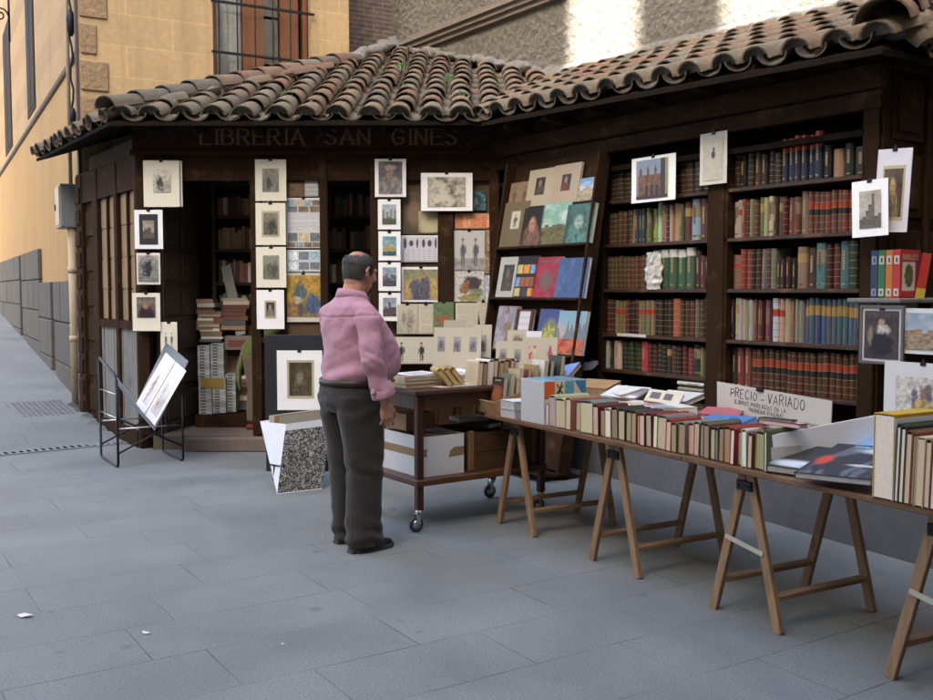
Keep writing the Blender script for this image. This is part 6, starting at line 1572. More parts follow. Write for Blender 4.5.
# flat piles that fill the middle of the table
rp = random.Random(44); PN = ['first', 'second', 'third', 'fourth', 'fifth', 'sixth']
pcol = [('tan', .30), ('white', .30), ('maroon', .28), ('cream', .28), ('navy', .30), ('white', .26), ('grey', .30), ('brick red', .28), ('cream', .3), ('sage', .28), ('white', .3), ('rust', .28), ('cream', .3), ('slate blue', .27), ('white', .28), ('brown', .3), ('cream', .28), ('tan', .3)]
for k in range(6):
    x0 = .62 + k * .235; z = ZT + .001
    for j in range(3 if k < 3 else 2):
        cn, wd_ = pcol[(k * 3 + j) % len(pcol)]; h = .034 + rp.random() * .018
        pos_ = (('lowest', 'in the middle', 'on top') if k < 3 else ('lowest', 'on top'))[j]
        fn = None
        if j == (2 if k < 3 else 1): fn = c_cells(scl(PAL['white'], 1.2) if cn in ('white', 'cream', 'tan') else PAL[cn], [(.2, .62, 1 + k % 3)], 300 + k, [(.12, .14, .18), (.34, .26, .16), (.10, .22, .30), (.30, .06, .05)])
        flatbook(x0 + (rp.random() - .5) * .04, .44 + (rp.random() - .5) * .06, z, .20 + rp.random() * .03, .26 + rp.random() * .04, h, (rp.random() - .5) * .5, PAL[cn], f'{cn} book lying {pos_} in the {PN[k]} flat pile after the boxed book', pg=PG['c'] if j % 2 else PG['w'], fn=fn, group='books in flat piles in the middle of the table'); z += h + .001
# price sign
sp = [on_taby(*p, .80) for p in ((717, 424), (830, 440), (832, 401), (717, 381.5))]
ps = MB()
def sp_at(x, z, y=.80): return tab(x, y, z)
c4 = [tab(p[0], .80, p[1]) for p in sp]
slab(ps, c4, .005, (.52, .49, .43)); ps_o = ps.build('price_sign', M_PAPER); tag(ps_o, 'cream cardboard price sign with handwritten capitals standing among the books', 'sign')
tl, tr_, bl_ = c4[3], c4[2], c4[0]
ex = (tr_ - tl); W_ = ex.length; ex.normalize(); ez = (tl - bl_); ez -= ex * ez.dot(ex); H_ = ez.length; ez.normalize(); ey = ez.cross(ex)
SMx = Matrix(((ex.x, ey.x, ez.x, tl.x), (ex.y, ey.y, ez.y, tl.y), (ex.z, ey.z, ez.z, tl.z), (0, 0, 0, 1)))
out = -1 if (ey.dot(Vector((0, -1, 0))) < 0) else 1
wr_ = MB(); ink = (.03, .03, .032)
def line(text, x0, w, ztop, h, th, seed):
    write(wr_, text, SMx @ Matrix.Translation((x0 * W_, 0, -ztop * H_ - h * H_)), h * H_, w * W_, th=th, y=-.0015, seed=seed, col=ink)
line('PRECIO', .14, .24, .09, .19, .085, 3); line('-', .42, .03, .13, .19, .085, 4); line('VARIADO', .48, .31, .09, .20, .085, 5)
line('(LIBROS MARCADOS EN LA', .18, .46, .345, .085, .12, 6); line('PRIMERA PAGINA)', .32, .30, .47, .085, .12, 7)
wr_.build('handwriting', M_VC, ps_o)
ck = MB(); ck.box((.38 * W_, -.008, -.06 * H_), (.44 * W_, .008, .03 * H_), SMx); ck.build('clip', M_IRON, ps_o)
# white folder standing across the table
wf_ = MB(); A = tab(*on_tab(766.5, 472, ZT), ZT + .0005); Bb = tab(on_tab(882, 463, ZT)[0], min(.66, on_tab(882, 463, ZT)[1]), ZT + .0005)
A = Vector((A.x, A.y, ZT + .0005)); Bb = Vector((Bb.x, Bb.y, ZT + .0005))
ha = .155; dd = on_y(881, 414, Bb.y); hb = dd.z - ZT
slab(wf_, [A, Bb, Bb + Vector((0, 0, hb)), A + Vector((0, 0, ha))], .006, (.82, .83, .84)); wf_o = wf_.build('white_folder', M_PAPER); tag(wf_o, 'long plain white folder standing on edge behind the art books', 'folder')
q = MB(); e = (Bb - A).normalized(); nrm = e.cross(Vector((0, 0, 1))); nrm = nrm if nrm.y < 0 else -nrm
b0 = A + e * .02 + nrm * .002 + Vector((0, 0, .05)); q.poly([b0, b0 + e * .16, b0 + e * .16 + Vector((0, 0, .055)), b0 + Vector((0, 0, .055))], (.50, .49, .45)); q.build('paper_label', M_PAPER, wf_o)
# art books lying in front of it
x, y = on_tab(812, 468, ZT + .03)
flatbook(x - .01, y + .05, ZT + .035, .34, .27, .032, .30, (.03, .03, .034), 'large black art book with white and blue swirl, lower of the two', pg=(.42, .41, .38), fn=lambda u, v: mixc(mixc((.035, .036, .042), (.55, .60, .64), inell(u, v, .35, .16, .34, .14, .5)), (.12, .28, .42), inell(u, v, .62, .10, .2, .06, .6)), tx=R(13))
x, y = on_tab(850, 474, ZT + .05)
def art2(u, v):
    q = mixc((.03, .035, .05), (.10, .11, .14), ss(.1, .3, fbm(u * 5, v * 2, 4)))
    q = mixc(q, (.45, .06, .04), inell(u, v, .14, .45, .10, .14, .5)); q = mixc(q, (.5, .52, .55), max(inell(u, v, .75, .82, .3, .08, .6), .9 * inell(u, v, .72, .35, .2, .03, .5)))
    if .90 < v < .96 and .30 < u < .52 and fbm(u * 40, 2, 2) > -.2: q = (.12, .40, .55)
    return q
flatbook(x - .03, y + .06, ZT + .070, .32, .36, .026, .20, (.03, .035, .05), 'large dark art book with red patch and pale streaks, upper of the two', pg=(.42, .41, .38), fn=art2, tx=R(13), ty=R(-3))
x, y = on_tab(858, 440, ZT + .1)
flatbook(x + .05, y, ZT + .10, .22, .24, .02, .5, (.18, .32, .52), 'pale blue book propped behind the dark art books', pg=(.5, .5, .5), tx=R(14), ty=R(-12))
# tall books at the end of the table
tall = [(893, .325, 'yellow', 'w', 'white sided boxed book with yellow top, first of the tall row', .62), (897.3, .285, 'dark green', 'w', 'green backed tall book after the yellow topped one'), (902.3, .280, 'dark green', 'w', 'dark green tall book, second green of the tall row'), (909, .265, 'mahogany', 'c', 'red brown tall book with wide cream pages'), (913, .262, 'brick red', 'b', 'brick red tall book with worn brown edge'), (922, .256, 'cream', 'c', 'cream backed tall book beside the brick red one'), (928.5, .245, 'tan', 'c', 'tan tall book with dark boards near the table end'), (935.5, .24, 'maroon', 'w', 'maroon tall book with pale pages near the table end'), (944, .235, 'plum', 'c', 'plum tall book at the very edge of the row'), (953, .24, 'brown', 'c', 'brown tall book beyond the plum one')]
u0 = 871.5
for k, q in enumerate(tall):
    u1, h, cn, pg, lb = q[:5]
    vb = 501 + (u0 - 872) * .24
    xa = on_taby(u0, vb, -.03)[0]; xb = on_taby(u1, vb, -.03)[0]
    c = PAL[cn] if k else (.45, .27, .03)
    r = upbook((xa + xb) / 2, (xb - xa) * .95, h, .26, c, PG[pg], lb, y=-.03, flatspine=k in (0, 5), group='tall books at the table end', lean=0.0 if k < 1 else R(1.5))
    if k == 0:
        m = MB(); w = (xb - xa) * .95; m.box((w / 2 + .0003, .002, .002), (w / 2 + .002, .258, h - .018), col=(.62, .63, .64)); m.box((-w / 2 - .002, .002, .002), (-w / 2 - .0003, .258, h - .01), col=(.5, .5, .5)); m.build('white_side', M_PAPER, r)
    u0 = u1
# boxed set on the outer shelf
bs = [((.02, .035, .075), 'dark blue volume of the set on the outer shelf'), ((.03, .11, .05), 'green volume of the set on the outer shelf'), ((.36, .12, .03), 'orange volume of the set on the outer shelf'), ((.34, .025, .025), 'red volume of the set with a dark green shape on its cover')]
tS, zS_ = on_wing(873, 298, -.10)
for k, (c, lb) in enumerate(bs):
    o = MB(); th, dp, hh = .048, .20, .285
    o.box((0, 0, 0), (th, dp, hh), col=c, bev=.002)
    for (z0, z1) in ((.012, .055), (.20, .25)): o.box((.008, -.0015, z0), (th - .008, 0.0, z1), col=(.42, .40, .34) if k else (.2, .22, .3)); o.box((.02, -.003, z0 + .01), (th - .018, -.0016, z1 - .012), col=(.04, .035, .03))
    r = o.build('book', M_GLOSSY); 
    r.matrix_world = Matrix.Translation(wing(tS - .02, -.10, 1.4535)) @ Matrix.Rotation(R(-58), 4, 'Z') @ Matrix.Translation((k * .050, 0, 0)); tag(r, lb, 'book', 'volumes on the outer shelf')
    if k == 3:
        q = MB(); fn = lambda u, v: mixc(mixc((.34, .03, .03), (.22, .03, .06), ss(.55, .8, u)), (.50, .46, .36), 1.0 if .08 < u < .74 and .12 < v < .76 else 0) if not inell(u, v, .42, .46, .22, .24, .2) > .4 else mixc((.12, .14, .05), (.05, .05, .03), clamp(.5 + fbm(u * 9, v * 9, 3)))
        picture(q, Matrix.Translation((th + .0012, dp / 2, hh / 2)) @ Matrix.Rotation(R(90), 4, 'Z'), dp * .96, hh * .96, fn, 20, 26); q.build('cover_picture', M_GLOSSY, r)
        wv = MB(); write(wv, 'BOBILLES', Matrix.Translation((th + .0030, .015, .228)) @ Matrix.Rotation(R(90), 4, 'Z'), .028, .15, th=.16, col=(.45, .36, .22)); wv.build('title', M_VC, r)
for k, (c, lb) in enumerate((((.33, .03, .02), 'red volume with yellow foot at the picture edge of the outer shelf'),)):
    o = MB(); o.box((0, 0, 0), (.05, .2, .27), col=c, bev=.002); o.box((-.001, -.0015, 0), (.051, 0, .06), col=(.40, .30, .04)); r = o.build('book', M_GLOSSY); r.matrix_world = Matrix.Translation(wing(tE + .20, .03, 1.4535)) @ Matrix.Rotation(R(-18), 4, 'Z') @ Matrix.Rotation(R(8), 4, 'Y'); tag(r, lb, 'book')

# ------------------------------------------------------------------ what crowds the dark doorway
rs = random.Random(55); st = MB()
def loose_stack(x0, x1, y, z0, z1, cols, d=.2):
    z = z0
    while z < z1:
        h = .018 + rs.random() * .035; c = scl(rs.choice(cols), .6 + rs.random() * .7); a_ = (rs.random() - .5) * .03
        st.box((x0 + a_, y + rs.random() * .02, z), (x1 + a_ - rs.random() * .03, y + d, z + h - .002), col=c, bev=0); z += h
DK = [(.24, .15, .09), (.33, .22, .13), (.14, .08, .05), (.50, .41, .28), (.2, .08, .06), (.14, .15, .16), (.62, .58, .46)]
for k in range(8):                                                # upright books along the inner shelving
    z = FL + .09 + k * .34 + .001
    x = -2.56
    while x < -.2:
        w = .018 + rs.random() * .03
        if rs.random() > .06: st.box((x, 10.15 + rs.random() * .03, z), (x + w - .001, 10.37, z + .17 + rs.random() * .07), col=scl(rs.choice(DK), .5 + rs.random() * .7))
        x += w
for (u0_, u1_, va, vb_, Y, cs) in ((200, 222, 312, 342, 9.9, DK), (222, 248, 300, 330, 9.88, DK), (197, 215, 300, 330, 9.9, DK), (226, 252, 350, 372, 9.95, [(.11, .06, .035), (.13, .08, .05)]), (238, 256, 372, 410, 9.95, DK)):
    a_ = on_y(u0_, vb_, Y); b_ = on_y(u1_, va, Y); loose_stack(a_.x, b_.x, Y, a_.z, b_.z, cs)
PALE = [(.42, .43, .38), (.48, .48, .43), (.34, .35, .32)]
for (u0_, u1_, va, vb_, Y) in ((198, 210, 347, 381, 9.8), (211, 224, 345, 379, 9.8), (199, 212, 381, 414, 9.75), (213, 226, 380, 413, 9.75), (226, 236, 376, 412, 9.8)):
    a_ = on_y(u0_, vb_, Y); b_ = on_y(u1_, va, Y); z = a_.z; 
    while z < b_.z:
        st.box((a_.x, Y, z), (b_.x - .006, Y + .2, z + .026), col=scl(rs.choice(PALE), .8 + rs.random() * .4)); st.box((a_.x + .02, Y - .001, z + .006), (a_.x + .07, Y, z + .018), col=(.05, .05, .05)); z += .03
lo = on_y(203, 0, 9.75).z
books_in = st.build('stored_books', M_PAPER); tag(books_in, 'crowded dim mass of stored books and magazine piles inside the dark doorway', 'books', kind='stuff')
# floor riser so the piles stand on something
m = MB(); a_ = on_y(196, 414, 9.75); b_ = on_y(258, 414, 9.75); m.box((a_.x, 9.72, FL), (b_.x, 10.32, a_.z - .001)); o = m.build('low_bench', M_DARKH); tag(o, 'low dark bench under the magazine piles in the doorway', 'bench')
m = MB(); A = on_y(226, 266, 10.05); B = on_y(241, 335, 9.9); m.bar(A, B, .10, .015, up=(0, 1, 0)); o = m.build('leaning_board', mat_plain('pale_board', (.26, .25, .21), .7, .15, 6)); tag(o, 'pale board leaning among the shelves inside the doorway', 'board')
m = MB(); A = on_y(225, 350, 9.85); B = on_y(256, 336, 9.85); m.box((A.x, 9.85, A.z), (B.x, 10.1, B.z), col=(.20, .17, .15), bev=.004); m.box((A.x + .03, 9.848, A.z + .03), (B.x - .02, 9.8495, B.z - .04), col=(.20, .06, .05)); o = m.build('carton', M_PAPER); tag(o, 'carton with a red label above the brown books in the doorway', 'carton')
m = MB(); A = on_y(201, 388, 9.745); B = on_y(224, 378, 9.745); m.box((A.x, 9.742, A.z), (B.x, 9.748, B.z), col=(.30, .18, .04)); o = m.build('paper_notice', M_PAPER); tag(o, 'yellow paper strip fixed to the pale magazine piles', 'notice')
# ------------------------------------------------------------------ people
M_SKIN = NT('skin'); _v = M_SKIN.coord(); _f = M_SKIN.noise(_v, 16, 4)
M_SKIN.col(M_SKIN.mix(_f, (.36, .175, .115), (.47, .26, .185))); M_SKIN.rough(.48); M_SKIN.b.inputs['Subsurface Weight'].default_value = .08; M_SKIN.b.inputs['Subsurface Radius'].default_value = (.01, .004, .002); M_SKIN = M_SKIN.m
def mat_cloth(name, c, weave=220, var=.14, rough=.85, bump=.12, folds=False):
    n = NT(name); v = n.coord(); f = n.noise(v, 9, 5); w = n.noise(v, weave, 2)
    col = n.mix(f, scl(c, 1 - var), scl(c, 1 + var)); col = n.mix(1.0, col, n.ramp(w, [(.3, .86), (.7, 1.12)]), 'MULTIPLY')
    n.col(col); n.rough(rough); n.b.inputs['Sheen Weight'].default_value = .12
    if folds:
        fz = n.noise(n.coord(scale=(1.0, 1.0, .55), rot=(R(20), R(25), 0)), 7.5, 1, .4, .7)
        rid = n.ramp(n.math('ABSOLUTE', n.math('SUBTRACT', fz, .5)), [(.0, 0.0), (.16, 1.0)])
        fy = n.noise(n.coord(scale=(1.0, 1.0, .45), rot=(R(-25), R(15), R(30))), 19, 1, .4, .9)
        rid2 = n.ramp(n.math('ABSOLUTE', n.math('SUBTRACT', fy, .5)), [(.0, 0.0), (.12, 1.0)])
        n.bump(n.math('ADD', n.math('ADD', rid, n.math('MULTIPLY', rid2, .32)), n.math('MULTIPLY', w, .12)), .26, .012)
    else: n.bump(w, bump, .002)
    return n.m
M_PINK = mat_cloth('pink_shirt_cloth', (.385, .205, .262), folds=True)
M_TROU = mat_cloth('charcoal_trouser_cloth', (.026, .0235, .021), folds=True)
M_SHOE = mat_plain('black_shoe_leather', (.012, .012, .014), .3, .3, 18, .1, spec=.5)
M_BELT = mat_plain('brown_belt_leather', (.028, .018, .013), .4, .3, 20, .1)
def hair_mat(name, c):
    n = NT(name); v = n.coord(scale=(90, 90, 22)); f = n.noise(v, 1.0, 4, .7)
    n.col(n.mix(f, scl(c, .5), scl(c, 1.7))); n.rough(.5); n.bump(f, .7, .004); return n.m
M_HAIR = hair_mat('dark_grey_hair', (.040, .037, .034))

def ringz(z, cx, cy, rx, ry, n=28, sq=2.3, tilt=0.0):
    P = []
    for k in range(n):
        a = 2 * math.pi * k / n; c, s = math.cos(a), math.sin(a)
        P.append(Vector((cx + rx * math.copysign(abs(c) ** (2 / sq), c), cy + ry * math.copysign(abs(s) ** (2 / sq), s), z + tilt * rx * c)))
    return P
def hand(mb, wrist, d, n, lat, size=1.0, curl=.5, spread=.10, thumb_out=.6):
    """palm and five fingers: D points along the hand, N out of its back, LAT towards the thumb side"""
    d, n, lat = d.normalized(), n.normalized(), lat.normalized(); S = size
    pts = []
    rings = []
    for (l, w, t) in ((-.02, .028, .021), (.0, .029, .020), (.03, .037, .019), (.06, .042, .017), (.085, .041, .014), (.097, .036, .010)):
        rings.append([wrist + d * l * S + lat * (w * S * math.cos(2 * math.pi * k / 14)) + n * (t * S * math.sin(2 * math.pi * k / 14)) for k in range(14)])
    mb.loft(rings)
    base = wrist + d * .085 * S
    for i, (off, L, r) in enumerate(((.029, .072, .0088), (.0098, .080, .0090), (-.0096, .074, .0086), (-.0285, .058, .0076))):
        p = base + lat * off * S; dd = (d + lat * (off * spread / .03)).normalized(); c = curl * (1 + .16 * i)
        P = [p - dd * .02 * S]; q = p
        for sgm, fr in enumerate((.46, .30, .24)):
            ang = c * (.35 + .75 * sgm)
            v = (dd * math.cos(ang) - n * math.sin(ang)); q = q + v * L * fr * S * 1.0; P.append(q)
        P.insert(1, p)
        mb.tube(P, [r * S * 1.06, r * S * 1.08, r * S, r * S * .92, r * S * .76], 10, round_ends=True)
    tb = wrist + d * .022 * S + lat * .026 * S
    t1 = tb + (d * (1 - thumb_out * .35) + lat * thumb_out - n * .25).normalized() * .040 * S
    t2 = t1 + (d * 1.0 + lat * thumb_out * .45 - n * .35).normalized() * .032 * S
    t3 = t2 + (d * 1.0 + lat * .05 - n * .45).normalized() * .024 * S
    mb.tube([tb - d * .015 * S - lat * .012 * S, tb, t1, t2, t3], [.014 * S, .0155 * S, .0118 * S, .0105 * S, .0082 * S], 10, round_ends=True)
def head(mb, c, M=None, s=1.0):
    """skull, face, nose, ears and neck root about C; the face looks along +x"""
    M = M or Matrix.Identity(3)
    def P(x, y, z): return c + M @ Vector((x, y, z)) * s
    def E(x, y, z, a, b, d): mb.ell(P(x, y, z), (a * s, b * s, d * s), M, 18, 12)
    E(-.012, 0, .028, .098, .077, .092); E(.018, 0, .0, .078, .070, .098); E(.036, 0, -.058, .056, .054, .050); E(.058, 0, -.088, .028, .030, .024); E(-.03, 0, -.05, .06, .058, .07)
    E(.080, 0, .030, .022, .055, .014); E(.070, .034, -.018, .028, .026, .024); E(.070, -.034, -.018, .028, .026, .024)
    mb.tube([P(.086, 0, .022), P(.100, 0, -.004), P(.108, 0, -.020)], [.010 * s, .011 * s, .0125 * s], 10, round_ends=True); E(.100, .013, -.026, .012, .010, .010); E(.100, -.013, -.026, .012, .010, .010)
    E(.089, 0, -.052, .014, .024, .007); E(.087, 0, -.064, .014, .021, .008)
    for sy in (-1, 1):
        mb.tube([P(.008, sy * .072, .022), P(-.012, sy * .083, .026), P(-.020, sy * .084, .004), P(-.010, sy * .080, -.022), P(.008, sy * .073, -.034)], [.008 * s, .009 * s, .009 * s, .008 * s, .0085 * s], 8, round_ends=True); E(-.004, sy * .074, -.004, .016, .008, .026)

man = thing('person', 'balding man in pink shirt and dark trousers leaning over the book cart', 'person', (-.665, 5.66, 0), R(41))
B = MB(); hc = Vector((.060, 0, 1.602)); HM = Matrix.Rotation(R(6), 3, 'Z') @ Matrix.Rotation(R(14), 3, 'Y')
head(B, hc, HM)
B.tube([(.0, 0, 1.40), (.008, 0, 1.47), (.032, 0, 1.555)], [.075, .064, .062], 16)
sh_r, el_r, wr_r = Vector((-.03, -.205, 1.375)), Vector((-.050, -.275, 1.115)), Vector((.030, -.278, .880))
sh_l, el_l, wr_l = Vector((-.02, .200, 1.375)), Vector((.10, .30, 1.135)), Vector((.335, .205, 1.000))
for a_, b_, c_ in ((sh_r, el_r, wr_r), (sh_l, el_l, wr_l)): B.tube([a_, a_.lerp(b_, .5), b_, b_.lerp(c_, .35), c_], [.034, .036, .036, .038, .028], 12, round_ends=True)
B.loft([ringz(z, cx, 0, rx, ry) for z, cx, rx, ry in ((.86, -.01, .115, .15), (1.0, .03, .14, .155), (1.12, .05, .15, .16), (1.25, .03, .135, .165), (1.36, .0, .105, .175), (1.42, -.01, .07, .12))])
for sy in (-1, 1): 
    fx = .0 if sy < 0 else .06
    B.tube([(-.01, sy * .09, .92), (.01 + fx * .4, sy * .105, .52), (fx - .01, sy * .115, .10)], [.085, .055, .042], 12); B.ell((fx + .05, sy * .118, .042), (.075, .028, .022))
hand(B, wr_r + Vector((.006, 0, -.012)), Vector((.16, .04, -.98)), Vector((-.25, -.95, -.05)), Vector((.97, -.22, .14)), .98, curl=.50, spread=.20)
hand(B, wr_l + Vector((.01, .004, -.006)), Vector((.86, .34, -.30)), Vector((.30, .05, .95)), Vector((.25, -.93, -.05)), .96, curl=.30)
body = organic(B, 'body', M_SKIN, man, .0040, 3)
e = MB(); e.smooth = True
for sy in (-1, 1): e.ell(hc + HM @ Vector((.083, sy * .030, .008)), (.010, .013, .009), None, 12, 8)
e.build('eye', mat_plain('eye_white', (.5, .48, .45), .2, .1, 10, 0), man)
e = MB(); e.smooth = True
for sy in (-1, 1): e.tube([hc + HM @ Vector((.100 - .016 * k, sy * (.014 + .012 * k), .034 + .003 * k * (2 - k))) for k in range(4)], .0055, 6)
e.build('eyebrow', M_HAIR, man)
# hair: a fringe round the back and sides, thin over the crown
h = MB(); h.smooth = True; NA_, NP = 56, 14; lay = []
for j in range(NP + 1):
    for i in range(NA_ + 1):
        th = R(62) + (R(298) - R(62)) * i / NA_
        back = 1 - abs(th - math.pi) / (math.pi - R(62))
        ph0 = R(-34) - R(16) * back; top = R(20) - R(8) * math.exp(-((th - math.pi) / .9) ** 2) + R(4) * mnoise.noise(Vector((th * 5, 1, 3)))
        if th < R(105) or th > R(255): ph0 = R(-5) + 0 * back
        ph = ph0 + (top - ph0) * j / NP
        tk = .0055 * (.35 + .65 * min(1, (j + 1) / 5)) * min(1, (1 - j / NP) * 2.2 + .12) * (1.0 if j else .2) + .0028 * mnoise.noise(Vector((th * 9, ph * 9, 0)))
        rr = 1 + 0
        x = -.012 + (.100 + tk) * math.cos(ph) * math.cos(th); y = (.079 + tk) * math.cos(ph) * math.sin(th); z = .026 + (.094 + tk) * math.sin(ph)
        if ph < 0: x = -.012 + (.098 + tk - .020 * (-ph) ** 1.5) * math.cos(th) * (1 - .03); y = (.078 + tk - .016 * (-ph) ** 1.5) * math.sin(th); z = .026 + .094 * math.sin(ph) * 1.05
        lay.append(hc + HM @ Vector((x, y, z)))
k0 = h.add(lay)
for j in range(NP):
    for i in range(NA_):
        a_ = k0 + j * (NA_ + 1) + i; h.face((a_, a_ + 1, a_ + NA_ + 2, a_ + NA_ + 1))
rh = random.Random(2)
def skull(th, ph, lift):
    if ph < 0: return Vector((-.012 + (.098 + lift - .020 * (-ph) ** 1.5) * math.cos(th) * .97, (.078 + lift - .016 * (-ph) ** 1.5) * math.sin(th), .026 + .094 * math.sin(ph) * 1.05))
    return Vector((-.012 + (.1005 + lift) * math.cos(ph) * math.cos(th), (.0795 + lift) * math.cos(ph) * math.sin(th), .026 + (.0945 + lift) * math.sin(ph)))
for k in range(2900):
    th = R(64) + (R(296) - R(64)) * rh.random(); u_ = rh.random()
    back = 1 - abs(th - math.pi) / (math.pi - R(62))
    lo = R(-36) - R(15) * back if R(105) < th < R(255) else R(-8)
    hi = R(40) - R(12) * math.exp(-((th - math.pi) / .9) ** 2) + R(6) * mnoise.noise(Vector((th * 6, 2, 2)))
    ph = lo + (hi + R(6) - lo) * (u_ ** 1.05); ln = R(13 + 12 * rh.random()); sw = (rh.random() - .5) * .25 + (.12 if th > math.pi else -.12)
    P = [hc + HM @ skull(th + sw * q / 3, ph - ln * q / 3, .003 + .005 * u_ * (q > 0) + .003 * rh.random() - (.003 if q == 0 else 0)) for q in range(4)]
    sd = (P[3] - P[0]).cross(P[0] - hc).normalized() * (.0011 + .0008 * rh.random())
    n0 = h.add([P[0] - sd, P[0] + sd, P[1] - sd, P[1] + sd, P[2] - sd * .8, P[2] + sd * .8, P[3]])
    h.face((n0, n0 + 1, n0 + 3, n0 + 2)); h.face((n0 + 2, n0 + 3, n0 + 5, n0 + 4)); h.face((n0 + 4, n0 + 5, n0 + 6))
for k in range(110):      # thin combed strands over the forehead and crown
    y0 = (rh.random() - .5) * .13; pts = []; st = R(24 + 40 * rh.random())
    for q in range(5):
        ph = st + R(16) * q; yy = y0 * (1 - .1 * q / 6) + (rh.random() - .5) * .003; rr = math.sqrt(max(.05, 1 - (yy / .080) ** 2))
        pts.append(hc + HM @ Vector((-.012 + .1012 * rr * math.cos(ph), yy, .026 + .0958 * rr * math.sin(ph))))
    for a_, b_ in zip(pts[:-1], pts[1:]):
        sd = Vector((0, .0009, 0)); h.poly([a_ - sd, a_ + sd, b_ + sd, b_ - sd])
h.build('hair', M_HAIR, man)
# shirt
S_ = MB()
S_.loft([ringz(z, cx, 0, rx, ry, 32, sq) for z, cx, rx, ry, sq in ((.962, .012, .165, .190, 2.2), (.985, .026, .190, .205, 2.2), (1.02, .048, .216, .216, 2.2), (1.08, .070, .230, .214, 2.15), (1.15, .072, .224, .212, 2.15), (1.22, .052, .202, .208, 2.2), (1.30, .020, .172, .206, 2.3), (1.36, -.002, .146, .198, 2.3), (1.405, -.014, .120, .170, 2.2), (1.44, -.012, .094, .120, 2.1), (1.475, -.002, .078, .086, 2.0))])
S_.tube([sh_r + Vector((.0, .08, .010)), sh_r + Vector((-.002, .012, -.018)), sh_r.lerp(el_r, .22), sh_r.lerp(el_r, .5), el_r + Vector((-.006, -.004, 0)), el_r.lerp(wr_r, .45), wr_r + Vector((-.008, 0, .05)), wr_r + Vector((-.006, 0, .030))], [.060, .066, .070, .068, .065, .061, .058, .063], 16)
S_.tube([sh_l + Vector((.0, -.08, .010)), sh_l + Vector((-.002, -.012, -.018)), sh_l.lerp(el_l, .25), sh_l.lerp(el_l, .5), el_l, el_l.lerp(wr_l, .5), wr_l + Vector((-.05, -.002, .01))], [.062, .070, .072, .068, .062, .055, .050], 16)
def wr_shirt(p, n):
    a = .0060 * mnoise.noise(Vector((p.x * 6 + p.z * 5, p.y * 6, p.z * 7))) + (.0020 if p.y < -.21 else .0050) * mnoise.noise(Vector((p.x * 14 - p.z * 9, p.y * 13 + p.z * 8, p.z * 16 + 4)))
    # soft pulls from the shoulder to the waist and blousing above the belt
    d = (Vector((p.x, p.y, 0)) - Vector((-.10, -.12, 0))).length
    a += .009 * math.sin(p.z * 34 + p.y * 16 + 3 * mnoise.noise(p * 5)) * clamp(1 - abs(p.z - 1.02) / .16)
    a += (.0045 if p.y > -.2 else .0015) * math.sin(26 * (p.y * .8 + p.z * .9) + 4 * mnoise.noise(p * 4)) * clamp(1 - abs(p.z - 1.28) / .2) * (1 if p.x < .06 else .3)
    if abs(p.z - 1.345 - .05 * abs(p.y)) < .006 and p.x < 0: a -= .004
    if p.y < -.215: a += .0022 * math.sin(p.z * 90 + p.x * 80 + 4.5 * mnoise.noise(p * 7)) * clamp(1 - abs(p.z - 1.08) / .24)
    return a
organic(S_, 'shirt', M_PINK, man, .0065, 7, wr_shirt)
cl = MB(); cl.smooth = True; rings = []
for k in range(33):
    a_ = R(20) + R(320) * k / 32; rx, ry = .074, .074
    bx, by = .012 + rx * math.cos(a_), ry * math.sin(a_); fr = math.cos(a_) * .5 + .5
    z1 = 1.520 - .030 * fr - .012; z0 = 1.462 - .03 * fr
    d = Vector((math.cos(a_), math.sin(a_), 0)); o_ = Vector((bx - .006, by, 0))
    rings.append([o_ + Vector((0, 0, z0)) - d * .002, o_ + Vector((0, 0, z1)), o_ + d * .007 + Vector((0, 0, z1 + .003)), o_ + d * .017 + Vector((0, 0, z1 - .020)), o_ + d * (.024 + .012 * fr) + Vector((0, 0, z0 - .006 - .02 * fr ** 3)), o_ + d * .016 + Vector((0, 0, z0 - .006 - .018 * fr ** 3))])
cl.loft(rings, True); cl.build('collar', M_PINK, man)
cf = MB(); cf.smooth = True
ax = (wr_r - el_r).normalized(); b0 = wr_r + Vector((-.006, 0, .030))
cf.tube([b0 - ax * .052, b0 - ax * .046, b0 - ax * .005, b0 + ax * .004, b0 + ax * .004], [.058, .066, .070, .068, .034], 20); 
cf.tube([b0 - ax * .045 + Vector((-.055, -.01, .0)), b0 - ax * .01 + Vector((-.085, -.02, .0))], [.016, .012], 8)
ax = (wr_l - el_l).normalized(); b0 = wr_l + Vector((-.05, -.002, .01)); cf2 = MB(); cf2.smooth = True; cf2.tube([b0 - ax * .02, b0 - ax * .016, b0 + ax * .03, b0 + ax * .032], [.050, .056, .054, .032], 18)
cf2.build('cuff', M_PINK, man); cf.build('cuff', M_PINK, man)
